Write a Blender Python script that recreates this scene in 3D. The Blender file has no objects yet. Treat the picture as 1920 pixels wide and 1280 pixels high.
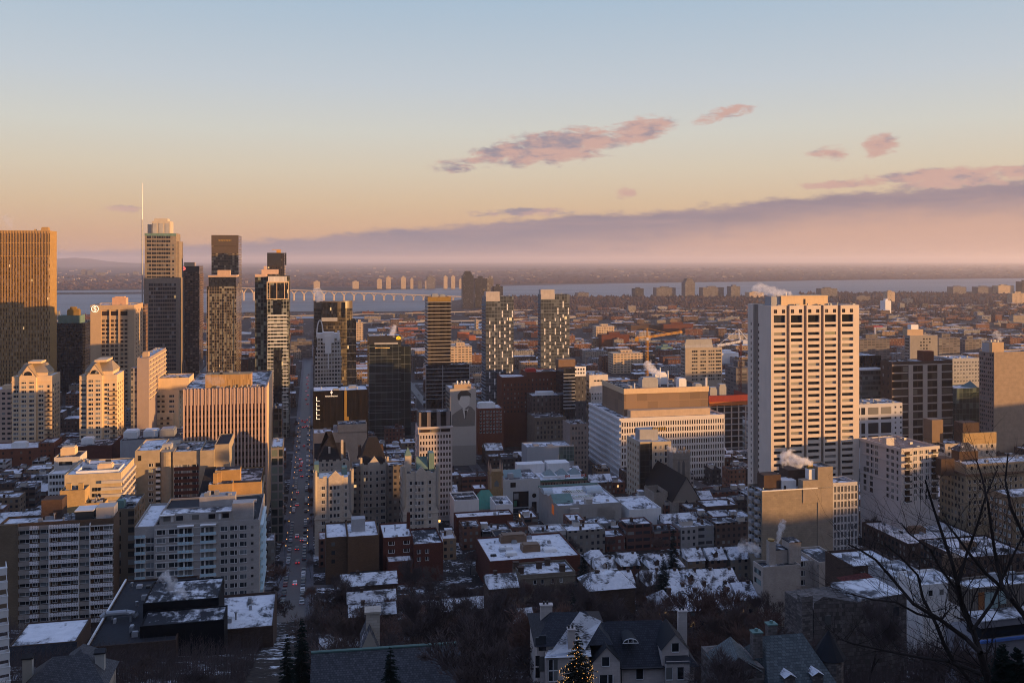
import bpy, math, random
from mathutils import Vector, Matrix
R = math.radians
SC = bpy.context.scene
COL = SC.collection
rnd = random.Random(7)
# ------------------------------------------------------------------ camera, sky, sun, exposure
F = 1700.0          # focal length in photograph pixels (photograph 1920 x 1280)
HC = 157.0          # eye height above the downtown ground
PY0 = 487.0         # row of the eye level
cam = bpy.data.objects.new('camera', bpy.data.cameras.new('camera'))
COL.objects.link(cam)
cam.location = (0, 0, HC)
cam.rotation_euler = (R(90), 0, 0)
cam.data.sensor_width = 36.0
cam.data.lens = 36.0 * F / 1920.0
cam.data.shift_y = -(640.0 - PY0) / 1920.0
cam.data.clip_start = 0.5
cam.data.clip_end = 120000
SC.camera = cam
SC.view_settings.view_transform = 'Standard'
SC.view_settings.look = 'None'
SC.view_settings.exposure = 0.9
SC.view_settings.gamma = 1.0
SC.cycles.volume_bounces = 3
SC.cycles.filter_width = 1.0
EXPO = 2 ** 0.9
SUN_AZ, SUN_EL = 106.0, 3.2
saz, sel = R(SUN_AZ), R(SUN_EL)
S = Vector((math.sin(saz) * math.cos(sel), math.cos(saz) * math.cos(sel), math.sin(sel)))
sun = bpy.data.objects.new('sun', bpy.data.lights.new('sun', 'SUN'))
COL.objects.link(sun)
sun.data.energy = 5.0
sun.data.angle = R(0.55)
sun.data.color = (1.0, 0.535, 0.19)
sun.rotation_euler = S.to_track_quat('Z', 'Y').to_euler()
class NT:
 """small helper for writing node networks"""
 def __init__(s, tree):
  s.t = tree
  s.n = tree.nodes
  s.l = tree.links
 def node(s, typ, **kw):
  n = s.n.new(typ)
  for k, v in kw.items():
   setattr(n, k, v)
  return n
 def put(s, sock, v):
  if hasattr(v, 'default_value') or isinstance(v, bpy.types.NodeSocket):
   s.l.new(v, sock)
  else:
   if sock.type in ('RGBA',) and not isinstance(v, (int, float)) and len(v) == 3:
    v = (*v, 1)
   sock.default_value = v
 def m(s, op, a, b=None, c=None, clamp=False):
  n = s.node('ShaderNodeMath', operation=op, use_clamp=clamp)
  s.put(n.inputs[0], a)
  if b is not None:
   s.put(n.inputs[1], b)
  if c is not None:
   s.put(n.inputs[2], c)
  return n.outputs[0]
 def step(s, x, a, b):
  n = s.node('ShaderNodeMapRange', interpolation_type='SMOOTHSTEP')
  s.put(n.inputs[0], x)
  s.put(n.inputs[1], a)
  s.put(n.inputs[2], b)
  return n.outputs[0]
 def mix(s, f, a, b, mode='MIX'):
  n = s.node('ShaderNodeMix', data_type='RGBA', blend_type=mode)
  s.put(n.inputs[0], f)
  s.put(n.inputs[6], a)
  s.put(n.inputs[7], b)
  return n.outputs[2]
 def noise(s, vec, scale, detail=3, rough=.55, dist=0):
  n = s.node('ShaderNodeTexNoise')
  if vec is not None:
   s.put(n.inputs['Vector'], vec)
  n.inputs['Scale'].default_value = scale
  n.inputs['Detail'].default_value = detail
  n.inputs['Roughness'].default_value = rough
  n.inputs['Distortion'].default_value = dist
  return n.outputs[0]
 def ramp(s, f, stops, interp='LINEAR'):
  n = s.node('ShaderNodeValToRGB')
  cr = n.color_ramp
  cr.interpolation = interp
  while len(cr.elements) < len(stops):
   cr.elements.new(.5)
  for e, (p, c) in zip(cr.elements, stops):
   e.position = p
   e.color = (*c, 1) if len(c) == 3 else c
  s.put(n.inputs[0], f)
  return n.outputs[0]
 def comb(s, x, y, z):
  n = s.node('ShaderNodeCombineXYZ')
  s.put(n.inputs[0], x)
  s.put(n.inputs[1], y)
  s.put(n.inputs[2], z)
  return n.outputs[0]
 def vmul(s, v, k):
  n = s.node('ShaderNodeVectorMath', operation='MULTIPLY')
  s.put(n.inputs[0], v)
  n.inputs[1].default_value = k
  return n.outputs[0]
 def vadd(s, v, k):
  n = s.node('ShaderNodeVectorMath', operation='ADD')
  s.put(n.inputs[0], v)
  s.put(n.inputs[1], k)
  return n.outputs[0]
def lin(r, g, b):
 def f(c):
  c /= 255.0
  return c / 12.92 if c <= .04045 else ((c + .055) / 1.055) ** 2.4
 return (f(r), f(g), f(b))
# sky: Nishita atmosphere blended with a measured winter sunset gradient and clouds by direction
world = bpy.data.worlds.new('World')
SC.world = world
world.use_nodes = True
wn = NT(world.node_tree)
bg = world.node_tree.nodes['Background']
sky = wn.node('ShaderNodeTexSky', sky_type='NISHITA', sun_disc=False)
sky.sun_elevation = sel
sky.sun_rotation = saz
sky.dust_density = 1.5
sky.ozone_density = 1.5
geo = wn.node('ShaderNodeTexCoord')
sep = wn.node('ShaderNodeSeparateXYZ')
wn.l.new(geo.outputs['Generated'], sep.inputs[0])
dx, dy, dz = sep.outputs
el = wn.m('MULTIPLY', wn.m('ARCSINE', dz), 180 / math.pi)          # degrees
az = wn.m('MULTIPLY', wn.m('ARCTAN2', dx, dy), 180 / math.pi)      # degrees, 0 = straight ahead
def EL(py):
 return math.degrees(math.atan((PY0 - py) / F))
def AZ(px):
 return math.degrees(math.atan((px - 960) / F))
def st(py, c):
 return ((EL(py) + 2) / 60.0, lin(*c))
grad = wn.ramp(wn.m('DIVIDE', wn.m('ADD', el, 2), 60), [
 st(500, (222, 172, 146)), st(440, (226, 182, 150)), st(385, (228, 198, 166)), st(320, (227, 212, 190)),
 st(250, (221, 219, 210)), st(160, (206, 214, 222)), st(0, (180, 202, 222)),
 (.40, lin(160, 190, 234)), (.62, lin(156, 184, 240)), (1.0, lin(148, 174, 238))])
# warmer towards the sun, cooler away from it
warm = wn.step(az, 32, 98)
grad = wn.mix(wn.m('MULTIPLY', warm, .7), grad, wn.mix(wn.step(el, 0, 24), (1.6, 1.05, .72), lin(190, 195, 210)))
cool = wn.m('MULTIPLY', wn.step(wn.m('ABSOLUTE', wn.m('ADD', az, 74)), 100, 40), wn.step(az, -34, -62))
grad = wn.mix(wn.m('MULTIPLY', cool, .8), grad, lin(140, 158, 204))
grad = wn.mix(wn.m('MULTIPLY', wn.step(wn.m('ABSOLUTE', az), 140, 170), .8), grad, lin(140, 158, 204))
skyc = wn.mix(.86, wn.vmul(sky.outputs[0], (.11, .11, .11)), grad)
nv = wn.comb(wn.m('MULTIPLY', az, .30), wn.m('MULTIPLY', el, .9), 0.0)
n1 = wn.noise(nv, 1.0, 8, .66)
n2 = wn.noise(nv, 3.2, 5, .6)
nn = wn.m('SUBTRACT', wn.m('ADD', wn.m('MULTIPLY', n1, .7), wn.m('MULTIPLY', n2, .3)), .5)
# cloud bank
fc = wn.node('ShaderNodeFloatCurve')
cur = fc.mapping.curves[0]
pts = [(-45, 478), (AZ(60), 474), (AZ(330), 460), (AZ(560), 444), (AZ(800), 424), (AZ(1050), 402), (AZ(1300), 390), (AZ(1520), 368), (AZ(1760), 358), (AZ(1920), 356), (45, 352)]
cv = [((a + 45) / 90, EL(p) / 10) for a, p in pts]
cur.points[0].location = cv[0]
cur.points[1].location = cv[-1]
for q in cv[1:-1]:
 cur.points.new(*q)
fc.mapping.update()
wn.put(fc.inputs['Value'], wn.m('DIVIDE', wn.m('ADD', az, 45), 90, clamp=True))
top = wn.m('MULTIPLY', fc.outputs[0], 10)
dtop = wn.m('SUBTRACT', wn.m('ADD', top, wn.m('MULTIPLY', nn, 2.0)), el)      # > 0 inside the bank
bank = wn.step(dtop, -.10, .40)
# underside: pinkish glow reaching the horizon towards the right
below = wn.step(dtop, .6, 2.6)
nlow = wn.noise(wn.comb(wn.m('MULTIPLY', az, .22), wn.m('MULTIPLY', el, .55), 3.0), 1.0, 4, .5)
rightness = wn.step(az, -14, 22)
glow = wn.m('MULTIPLY', below, wn.step(wn.m('ADD', wn.m('MULTIPLY', rightness, .8), wn.m('MULTIPLY', nlow, .9)), .55, 1.15))
bankc = wn.mix(rightness, lin(141, 134, 149), lin(145, 132, 145))
bankc = wn.mix(wn.m('MULTIPLY', wn.step(wn.noise(wn.comb(wn.m('MULTIPLY', az, .12), wn.m('MULTIPLY', el, 1.6), 8.0), 1.0, 6, .6), .38, .64), .6), bankc, lin(168, 147, 152))
lowc = wn.mix(rightness, lin(166, 149, 158), lin(206, 166, 150))
bankc = wn.mix(glow, bankc, lowc)
skyc = wn.mix(wn.m('MULTIPLY', bank, .94), skyc, bankc)
# separate small clouds: (px, py, half width px, half height px, slope, weight)
BL = [(1040, 276, 150, 28, -.12, 1.0), (955, 290, 110, 18, -.1, .8), (1200, 246, 78, 20, -.14, .95), (1120, 268, 120, 16, -.1, .6), (850, 314, 55, 9, -.05, .62), (900, 299, 90, 9, -.05, .6),
   (1350, 222, 66, 11, -.16, .62), (1384, 217, 26, 12, -.1, .5), (1652, 288, 42, 17, -.15, .85), (1555, 299, 42, 12, -.05, .72),
   (1172, 364, 24, 9, -.1, .6), (985, 398, 120, 7, -.02, .68), (225, 400, 50, 5, 0, .5), (1780, 348, 170, 15, 0, .95), (1600, 353, 130, 7, -.05, .7), (1900, 344, 90, 10, 0, .8)]
tot = None
for (px, py, hw, hh, sl, wgt) in BL:
 a0, e0 = AZ(px), EL(py)
 hh *= 1.35
 sa = hw / F * 57.3 * math.cos(R(a0)) ** 2
 se = hh / F * 57.3
 da = wn.m('DIVIDE', wn.m('SUBTRACT', az, a0), sa)
 de = wn.m('DIVIDE', wn.m('SUBTRACT', wn.m('SUBTRACT', el, e0), wn.m('MULTIPLY', wn.m('SUBTRACT', az, a0), -sl)), se)
 q = wn.m('SUBTRACT', 1.0, wn.m('ADD', wn.m('MULTIPLY', da, da), wn.m('MULTIPLY', de, de)))
 q = wn.m('MULTIPLY', q, wgt)
 tot = q if tot is None else wn.m('MAXIMUM', tot, q)
nv2 = wn.comb(wn.m('MULTIPLY', az, .55), wn.m('MULTIPLY', el, 1.5), 5.0)
nc = wn.m('SUBTRACT', wn.noise(nv2, 1.4, 8, .62, .4), .5)
dens = wn.m('ADD', tot, wn.m('MULTIPLY', nc, 2.3))
cl = wn.m('MULTIPLY', wn.step(dens, .05, .7), .95)
litn = wn.step(wn.m('ADD', wn.noise(nv2, 1.1, 5, .55), wn.m('MULTIPLY', wn.step(az, -6, 14), .16)), .42, .66)
clc = wn.mix(litn, lin(152, 142, 154), lin(205, 168, 158))
skyc = wn.mix(cl, skyc, clc)
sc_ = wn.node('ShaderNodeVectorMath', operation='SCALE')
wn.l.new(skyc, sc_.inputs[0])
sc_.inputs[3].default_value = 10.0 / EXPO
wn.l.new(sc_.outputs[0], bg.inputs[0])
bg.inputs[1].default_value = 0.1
# ------------------------------------------------------------------ grid and projection helpers
TH = R(12.4)                     # the street grid is turned against the view by this much
CT, ST = math.cos(TH), math.sin(TH)
def sm(t):
 t = max(0., min(1., t))
 return t * t * (3 - 2 * t)
GP = [(-400, 168), (0, 152), (18, 143.5), (60, 120), (100, 101.5), (150, 83), (200, 67), (250, 51), (300, 36), (350, 25), (400, 17), (470, 10.5), (550, 4.8), (650, 0), (9e9, 0)]
def gz(x, y):
 for (a, za), (b, zb) in zip(GP, GP[1:]):
  if y <= b:
   z = za + (zb - za) * max(0, (y - a) / (b - a)) if b < 1e9 else 0
   break
 z *= 1 - sm((x - 420) / 220)
 # unseen ridge to the west, shaped to keep the low town in shade
 xr = 560 + .13 * y
 rid = (84 + 15 * (1 - sm((y - 160) / 40)) + 27 * (1 - sm((y - 70) / 40)) - 15 * sm((y - 340) / 80)) * sm((x - xr) / 150) * (1 - sm((y - 980) / 300)) * sm((y + 500) / 300) * (1 - sm((x - 830) / 130))
 # the mountain's shoulder beside the lookout, unseen, raised to shade the near slope
 sh = 120 * sm((x - .6 * max(0, y) - 75) / 150) * (1 - sm((y - 60) / 110)) * (1 - sm((x - 300) / 120))
 return max(z, rid, z + sh)
def at(px, py, Y):
 return Vector(((px - 960) * Y / F, Y, HC - (py - PY0) * Y / F))
def on_ground(px, Y):
 x = (px - 960) * Y / F
 return Vector((x, Y, gz(x, Y)))
def ab(x, y):
 return (x * CT + y * ST, -x * ST + y * CT)
def xy(a, b):
 return (a * CT - b * ST, a * ST + b * CT)
# ------------------------------------------------------------------ meshes and objects
class MB:
 def __init__(s):
  s.v, s.f, s.uv, s.mi = [], [], [], []
 def quad(s, p, mi=0, uv=None):
  n = len(s.v)
  s.v += [tuple(q) for q in p]
  s.f.append(tuple(range(n, n + len(p))))
  s.uv += uv or [(0, 0)] * len(p)
  s.mi.append(mi)
 def box(s, x0, x1, y0, y1, z0, z1, mi=0, top=None, skip=''):
  top = mi if top is None else top
  w, d = x1 - x0, y1 - y0
  P = lambda x, y, z: (x, y, z)
  if 'F' not in skip:
   s.quad([P(x0, y0, z0), P(x1, y0, z0), P(x1, y0, z1), P(x0, y0, z1)], mi, [(x0, z0), (x1, z0), (x1, z1), (x0, z1)])
  if 'R' not in skip:
   s.quad([P(x1, y0, z0), P(x1, y1, z0), P(x1, y1, z1), P(x1, y0, z1)], mi, [(y0, z0), (y1, z0), (y1, z1), (y0, z1)])
  if 'B' not in skip:
   s.quad([P(x1, y1, z0), P(x0, y1, z0), P(x0, y1, z1), P(x1, y1, z1)], mi, [(x1, z0), (x0, z0), (x0, z1), (x1, z1)])
  if 'L' not in skip:
   s.quad([P(x0, y1, z0), P(x0, y0, z0), P(x0, y0, z1), P(x0, y1, z1)], mi, [(y1, z0), (y0, z0), (y0, z1), (y1, z1)])
  if 'T' not in skip:
   s.quad([P(x0, y0, z1), P(x1, y0, z1), P(x1, y1, z1), P(x0, y1, z1)], top, [(x0, y0), (x1, y0), (x1, y1), (x0, y1)])
  if 'D' not in skip:
   s.quad([P(x0, y1, z0), P(x1, y1, z0), P(x1, y0, z0), P(x0, y0, z0)], mi, [(x0, y1), (x1, y1), (x1, y0), (x0, y0)])
 def shell(s, x0, x1, y0, y1, z0, z1, mi=0, par=.6, t=.35, cap=None, capm=None):
  """walls with a parapet; open on top (a roof part closes it at z1 - par)"""
  cm = mi if capm is None else capm
  s.box(x0, x1, y0, y1, z0, z1, mi, skip='T')
  i = (x0 + t, x1 - t, y0 + t, y1 - t)
  a = [(x0, y0), (x1, y0), (x1, y1), (x0, y1)]
  b = [(i[0], i[2]), (i[1], i[2]), (i[1], i[3]), (i[0], i[3])]
  for k in range(4):
   l = (k + 1) % 4
   s.quad([(*a[k], z1), (*a[l], z1), (*b[l], z1), (*b[k], z1)], cm)
   s.quad([(*b[k], z1), (*b[l], z1), (*b[l], z1 - par - .05), (*b[k], z1 - par - .05)], mi)
 def prism(s, pts, z0, z1, mi=0, top=None):
  n = len(pts)
  u = 0
  for k in range(n):
   p, q = pts[k], pts[(k + 1) % n]
   L = math.hypot(q[0] - p[0], q[1] - p[1])
   s.quad([(*p, z0), (*q, z0), (*q, z1), (*p, z1)], mi, [(u, z0), (u + L, z0), (u + L, z1), (u, z1)])
   u += L
  s.quad([(*p, z1) for p in pts], mi if top is None else top, [tuple(p) for p in pts])
 def tube(s, p, q, r0, r1=None, n=6, mi=0, cap=True):
  r1 = r0 if r1 is None else r1
  p, q = Vector(p), Vector(q)
  d = (q - p)
  if d.length < 1e-6:
   return
  d.normalize()
  a = d.orthogonal().normalized()
  b = d.cross(a)
  base = len(s.v)
  for (c, r) in ((p, r0), (q, r1)):
   for k in range(n):
    t = 2 * math.pi * k / n
    s.v.append(tuple(c + (a * math.cos(t) + b * math.sin(t)) * r))
  for k in range(n):
   l = (k + 1) % n
   s.f.append((base + k, base + l, base + n + l, base + n + k))
   s.uv += [(0, 0)] * 4
   s.mi.append(mi)
  if cap:
   s.f.append(tuple(base + n + k for k in range(n)))
   s.uv += [(0, 0)] * n
   s.mi.append(mi)
 def gable(s, x0, x1, y0, y1, z0, z1, axis='x', mi=0, wall=1, over=0.0):
  """pitched roof; ridge along axis"""
  if axis == 'x':
   ym = (y0 + y1) / 2
   e = [(x0, y0), (x1, y0), (x1, y1), (x0, y1)]
   r = [(x0, ym, z1), (x1, ym, z1)]
   s.quad([(x0, y0, z0), (x1, y0, z0), r[1], r[0]], mi, [(x0, 0), (x1, 0), (x1, z1 - z0 + 4), (x0, z1 - z0 + 4)])
   s.quad([(x1, y1, z0), (x0, y1, z0), r[0], r[1]], mi, [(x1, 0), (x0, 0), (x0, z1 - z0 + 4), (x1, z1 - z0 + 4)])
   s.quad([(x0, y1, z0), (x0, y0, z0), r[0]], wall)
   s.quad([(x1, y0, z0), (x1, y1, z0), r[1]], wall)
  else:
   xm = (x0 + x1) / 2
   r = [(xm, y0, z1), (xm, y1, z1)]
   s.quad([(x1, y0, z0), (x1, y1, z0), r[1], r[0]], mi, [(y0, 0), (y1, 0), (y1, z1 - z0 + 4), (y0, z1 - z0 + 4)])
   s.quad([(x0, y1, z0), (x0, y0, z0), r[0], r[1]], mi, [(y1, 0), (y0, 0), (y0, z1 - z0 + 4), (y1, z1 - z0 + 4)])
   s.quad([(x0, y0, z0), (x1, y0, z0), r[0]], wall)
   s.quad([(x1, y1, z0), (x0, y1, z0), r[1]], wall)
 def hip(s, x0, x1, y0, y1, z0, z1, ins, mi=0, axis='x', flat=None):
  """hipped roof with ridge inset ins at both ends (flat: ridge half width)"""
  f = flat or 0
  if axis == 'x':
   ym = (y0 + y1) / 2
   r = [(x0 + ins, ym - f, z1), (x1 - ins, ym - f, z1), (x1 - ins, ym + f, z1), (x0 + ins, ym + f, z1)]
  else:
   xm = (x0 + x1) / 2
   r = [(xm - f, y0 + ins, z1), (xm + f, y0 + ins, z1), (xm + f, y1 - ins, z1), (xm - f, y1 - ins, z1)]
  e = [(x0, y0, z0), (x1, y0, z0), (x1, y1, z0), (x0, y1, z0)]
  for k in range(4):
   l = (k + 1) % 4
   L = math.dist(e[k], e[l])
   s.quad([e[k], e[l], r[l], r[k]], mi, [(0, 0), (L, 0), (L * .7, 6), (L * .3, 6)])
  s.quad(r, mi)
 def build(s, name, mats, parent=None, loc=None, rz=0, col=None, smooth=False):
  me = bpy.data.meshes.new(name)
  me.from_pydata(s.v, [], s.f)
  if not isinstance(mats, (list, tuple)):
   mats = [mats]
  for m in mats:
   me.materials.append(m)
  if s.mi:
   me.polygons.foreach_set('material_index', s.mi)
  uvl = me.uv_layers.new(name='UVMap')
  flat = [c for q in s.uv for c in q]
  if len(flat) == len(me.loops) * 2:
   uvl.data.foreach_set('uv', flat)
  if smooth:
   me.polygons.foreach_set('use_smooth', [True] * len(s.f))
  me.update()
  o = bpy.data.objects.new(name, me)
  COL.objects.link(o)
  if parent is not None:
   o.parent = parent
  if loc is not None:
   o.location = loc
  o.rotation_euler[2] = rz
  if col:
   o.color = (*col, 1)
  return o
def tag(o, label=None, cat=None, group=None, kind=None):
 if label:
  o['label'] = label
 if cat:
  o['category'] = cat
 if group:
  o['group'] = group
 if kind:
  o['kind'] = kind
 return o
def empty(name, loc, rz=0, label=None, cat=None, group=None):
 o = bpy.data.objects.new(name, None)
 o.empty_display_size = 1
 COL.objects.link(o)
 o.location = loc
 o.rotation_euler[2] = rz
 return tag(o, label, cat, group)
def link_copy(src, parent=None, loc=None, rz=None):
 o = src.copy()
 COL.objects.link(o)
 if parent is not None:
  o.parent = parent
 if loc is not None:
  o.location = loc
 if rz is not None:
  o.rotation_euler[2] = rz
 return o
# ------------------------------------------------------------------ materials
def new_mat(name):
 m = bpy.data.materials.new(name)
 m.use_nodes = True
 t = NT(m.node_tree)
 b = m.node_tree.nodes['Principled BSDF']
 return m, t, b
def objco(t):
 return t.node('ShaderNodeTexCoord').outputs['Object']
def spec(b, v):
 b.inputs['Specular IOR Level'].default_value = v
def plain(name, col, rough=.85, var=.22, sc=.25, metal=0, sp=.3, emit=None, streak=0):
 m, t, b = new_mat(name)
 co = objco(t)
 n = t.noise(co, sc, 5, .6)
 n2 = t.noise(t.vmul(co, (1, 1, .12)), sc * 4, 3, .6)
 f = t.m('ADD', t.m('MULTIPLY', n, .6), t.m('MULTIPLY', n2, .4))
 k = t.m('ADD', 1 - var * 1.6, t.m('MULTIPLY', f, var * 3.2))
 g = t.node('ShaderNodeVectorMath', operation='SCALE')
 g.inputs[0].default_value = col
 t.put(g.inputs[3], k)
 t.l.new(g.outputs[0], b.inputs['Base Color'])
 b.inputs['Roughness'].default_value = rough
 b.inputs['Metallic'].default_value = metal
 spec(b, sp)
 if emit:
  b.inputs['Emission Color'].default_value = (*emit[0], 1)
  b.inputs['Emission Strength'].default_value = emit[1]
 return m
def stone(name, col, bw=.9, bh=.35, var=.3, mortar=.7):
 """coursed stone or brick by UV in metres"""
 m, t, b = new_mat(name)
 uv = t.node('ShaderNodeUVMap').outputs[0]
 br = t.node('ShaderNodeTexBrick')
 t.l.new(uv, br.inputs['Vector'])
 br.inputs['Scale'].default_value = 1
 br.inputs['Brick Width'].default_value = bw
 br.inputs['Row Height'].default_value = bh
 br.inputs['Mortar Size'].default_value = .02
 br.inputs['Color1'].default_value = (*[c * (1 + var) for c in col], 1)
 br.inputs['Color2'].default_value = (*[c * (1 - var) for c in col], 1)
 br.inputs['Mortar'].default_value = (*[c * mortar for c in col], 1)
 n = t.noise(objco(t), .3, 5)
 c = t.mix(t.m('MULTIPLY', t.step(n, .3, .7), .45), br.outputs[0], tuple(q * .6 for q in col))
 t.l.new(c, b.inputs['Base Color'])
 b.inputs['Roughness'].default_value = .9
 spec(b, .2)
 return m
def rand(t):
 oi = t.node('ShaderNodeObjectInfo')
 ge = t.node('ShaderNodeNewGeometry')
 return t.m('FRACT', t.m('ADD', t.m('MULTIPLY', oi.outputs['Random'], 7.13), ge.outputs['Random Per Island']))
def window_mat(name, dark=(.012, .013, .015), blind=.25, bc=(.26, .255, .24), tint=None, lit=.002, rough=.1):
 """panes: mostly dark, some with blinds, a few lit"""
 m, t, b = new_mat(name)
 r = rand(t)
 tint = tint or tuple(c * 3.2 for c in dark)
 c = t.ramp(r, [(0, dark), ((1 - blind) * .55, tuple(d * 1.7 for d in dark)), ((1 - blind) * .85, tint), (1 - blind, tuple(x * .45 for x in bc)), (1, bc)], 'CONSTANT' if blind > .5 else 'LINEAR')
 t.l.new(c, b.inputs['Base Color'])
 b.inputs['Roughness'].default_value = rough
 spec(b, .3)
 l = t.m('LESS_THAN', t.m('FRACT', t.m('MULTIPLY', r, 17.77)), lit)
 b.inputs['Emission Color'].default_value = (1, .62, .25, 1)
 t.put(b.inputs['Emission Strength'], t.m('MULTIPLY', l, .2))
 return m
def facade(name, wall=(.3, .28, .25), cw=3., ch=3.2, u0=.2, u1=.8, v0=.28, v1=.8, dark=(.012, .013, .016), blind=.2, bc=(.25, .25, .24), lit=.01,
     rough=.85, grough=.12, usecol=False, var=.22, line=None, lw=.06, cells=1, brick=False, tint=None):
 """curtain wall or window pattern of one wall by UV in metres"""
 m, t, b = new_mat(name)
 uv = t.node('ShaderNodeUVMap').outputs[0]
 s = t.node('ShaderNodeSeparateXYZ')
 t.l.new(uv, s.inputs[0])
 fu = t.m('DIVIDE', t.m('ADD', s.outputs[0], 500 * cw), cw)
 fv = t.m('DIVIDE', t.m('ADD', s.outputs[1], 200 * ch), ch)
 ru, rv = t.m('FRACT', fu), t.m('FRACT', fv)
 iu, iv = t.m('FLOOR', fu), t.m('FLOOR', fv)
 oi = t.node('ShaderNodeObjectInfo')
 wno = t.node('ShaderNodeTexWhiteNoise', noise_dimensions='4D')
 t.l.new(t.comb(iu, iv, 0.0), wno.inputs['Vector'])
 t.l.new(oi.outputs['Random'], wno.inputs['W'])
 r = wno.outputs['Value']
 mask = t.m('MULTIPLY', t.m('MULTIPLY', t.m('GREATER_THAN', ru, u0), t.m('LESS_THAN', ru, u1)),
      t.m('MULTIPLY', t.m('GREATER_THAN', rv, v0), t.m('LESS_THAN', rv, v1)))
 ge = t.node('ShaderNodeNewGeometry')
 sn = t.node('ShaderNodeSeparateXYZ')
 t.l.new(ge.outputs['Normal'], sn.inputs[0])
 mask = t.m('MULTIPLY', mask, t.m('LESS_THAN', t.m('ABSOLUTE', sn.outputs[2]), .5))
 tint = tint or tuple(d * 3 for d in dark)
 gc = t.ramp(r, [(0, dark), ((1 - blind) * .6, tuple(d * 1.6 for d in dark)), ((1 - blind) * .97, tint), (1 - blind + .001, tuple(x * .5 for x in bc)), (1, bc)])
 co = objco(t)
 n = t.noise(co, .12, 5, .6)
 n2 = t.noise(t.vmul(co, (1, 1, .1)), .9, 3, .6)
 k = t.m('ADD', 1 - var * 1.6, t.m('MULTIPLY', t.m('ADD', t.m('MULTIPLY', n, .6), t.m('MULTIPLY', n2, .4)), var * 3.2))
 g = t.node('ShaderNodeVectorMath', operation='SCALE')
 if usecol:
  t.l.new(oi.outputs['Color'], g.inputs[0])
 else:
  g.inputs[0].default_value = wall
 t.put(g.inputs[3], k)
 wc = g.outputs[0]
 if line:
  # thin mullion lines inside the glass
  lm = t.m('MAXIMUM', t.m('LESS_THAN', ru, u0 + lw / cw), t.m('LESS_THAN', rv, v0 + lw / ch))
  gc = t.mix(lm, gc, line)
 c = t.mix(mask, wc, gc)
 t.l.new(c, b.inputs['Base Color'])
 t.put(b.inputs['Roughness'], t.m('ADD', rough, t.m('MULTIPLY', mask, grough - rough)))
 spec(b, .4)
 l = t.m('MULTIPLY', mask, t.m('LESS_THAN', t.m('FRACT', t.m('MULTIPLY', r, 31.7)), lit))
 b.inputs['Emission Color'].default_value = (1, .6, .25, 1)
 t.put(b.inputs['Emission Strength'], t.m('MULTIPLY', l, .5))
 return m
def roof_mat(name, base=(.05, .05, .055), snow=.5, sc=.15):
 """flat roof membrane under wind-blown snow"""
 m, t, b = new_mat(name)
 co = objco(t)
 oi = t.node('ShaderNodeObjectInfo')
 off = t.comb(t.m('MULTIPLY', oi.outputs['Random'], 91.), t.m('MULTIPLY', oi.outputs['Random'], 57.), 0.0)
 v = t.vadd(co, off)
 n = t.noise(v, sc, 7, .62, .6)
 n2 = t.noise(t.vmul(v, (1, .35, 1)), sc * 6, 4, .6)
 f = t.m('ADD', t.m('MULTIPLY', n, .75), t.m('MULTIPLY', n2, .25))
 f = t.m('ADD', f, t.m('MULTIPLY', t.m('SUBTRACT', oi.outputs['Random'], .5), .16))
 thr = .5 + (.5 - snow) * .55
 k = t.step(f, thr - .05, thr + .09)
 bc = t.mix(t.noise(v, 1.3, 4), tuple(c * .6 for c in base), tuple(c * 1.5 for c in base))
 sn = t.mix(t.noise(v, .5, 4), (.50, .51, .54), (.82, .83, .86))
 c = t.mix(k, bc, sn)
 t.l.new(c, b.inputs['Base Color'])
 b.inputs['Roughness'].default_value = .85
 spec(b, .2)
 return m
def pitched_mat(name, base=(.045, .045, .05), snow=.35, bh=.4):
 """shingle or slate courses with snow left in streaks"""
 m, t, b = new_mat(name)
 uv = t.node('ShaderNodeUVMap').outputs[0]
 br = t.node('ShaderNodeTexBrick')
 t.l.new(uv, br.inputs['Vector'])
 br.inputs['Scale'].default_value = 1
 br.inputs['Brick Width'].default_value = bh * 1.3
 br.inputs['Row Height'].default_value = bh
 br.inputs['Mortar Size'].default_value = .03
 br.inputs['Color1'].default_value = (*[c * 1.3 for c in base], 1)
 br.inputs['Color2'].default_value = (*[c * .7 for c in base], 1)
 br.inputs['Mortar'].default_value = (*[c * .55 for c in base], 1)
 co = objco(t)
 oi = t.node('ShaderNodeObjectInfo')
 v = t.vadd(co, t.comb(t.m('MULTIPLY', oi.outputs['Random'], 71.), 0.0, 0.0))
 n = t.noise(v, .22, 6, .62, .5)
 n2 = t.noise(t.vmul(uv, (.6, 5, 1)), 1.1, 4, .6)
 f = t.m('ADD', t.m('MULTIPLY', n, .62), t.m('MULTIPLY', n2, .38))
 thr = .5 + (.5 - snow) * .6
 k = t.step(f, thr - .03, thr + .05)
 c = t.mix(k, br.outputs[0], t.mix(t.noise(v, .9, 4), (.50, .51, .54), (.80, .81, .84)))
 t.l.new(c, b.inputs['Base Color'])
 b.inputs['Roughness'].default_value = .8
 spec(b, .25)
 return m
M = {}
M['conc'] = plain('pale_concrete', (.46, .42, .38))
M['concgrey'] = plain('grey_concrete', (.33, .33, .34))
M['cream'] = plain('cream_precast', (.62, .455, .285), var=.15)
M['white'] = plain('white_paint', (.72, .71, .70), var=.12)
M['offwhite'] = plain('off_white_precast', (.68, .67, .66), var=.15)
M['tan'] = plain('tan_precast', (.42, .30, .19), var=.15)
M['beigebrick'] = stone('beige_brick', (.30, .25, .19), .6, .22, .12)
M['palebrick'] = stone('pale_brick', (.45, .41, .37), .6, .22, .12)
M['tanbrick'] = stone('tan_brick', (.20, .135, .082), .6, .22, .18)
M['redbrick'] = stone('red_brick', (.12, .040, .026), .6, .22, .2)
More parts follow.
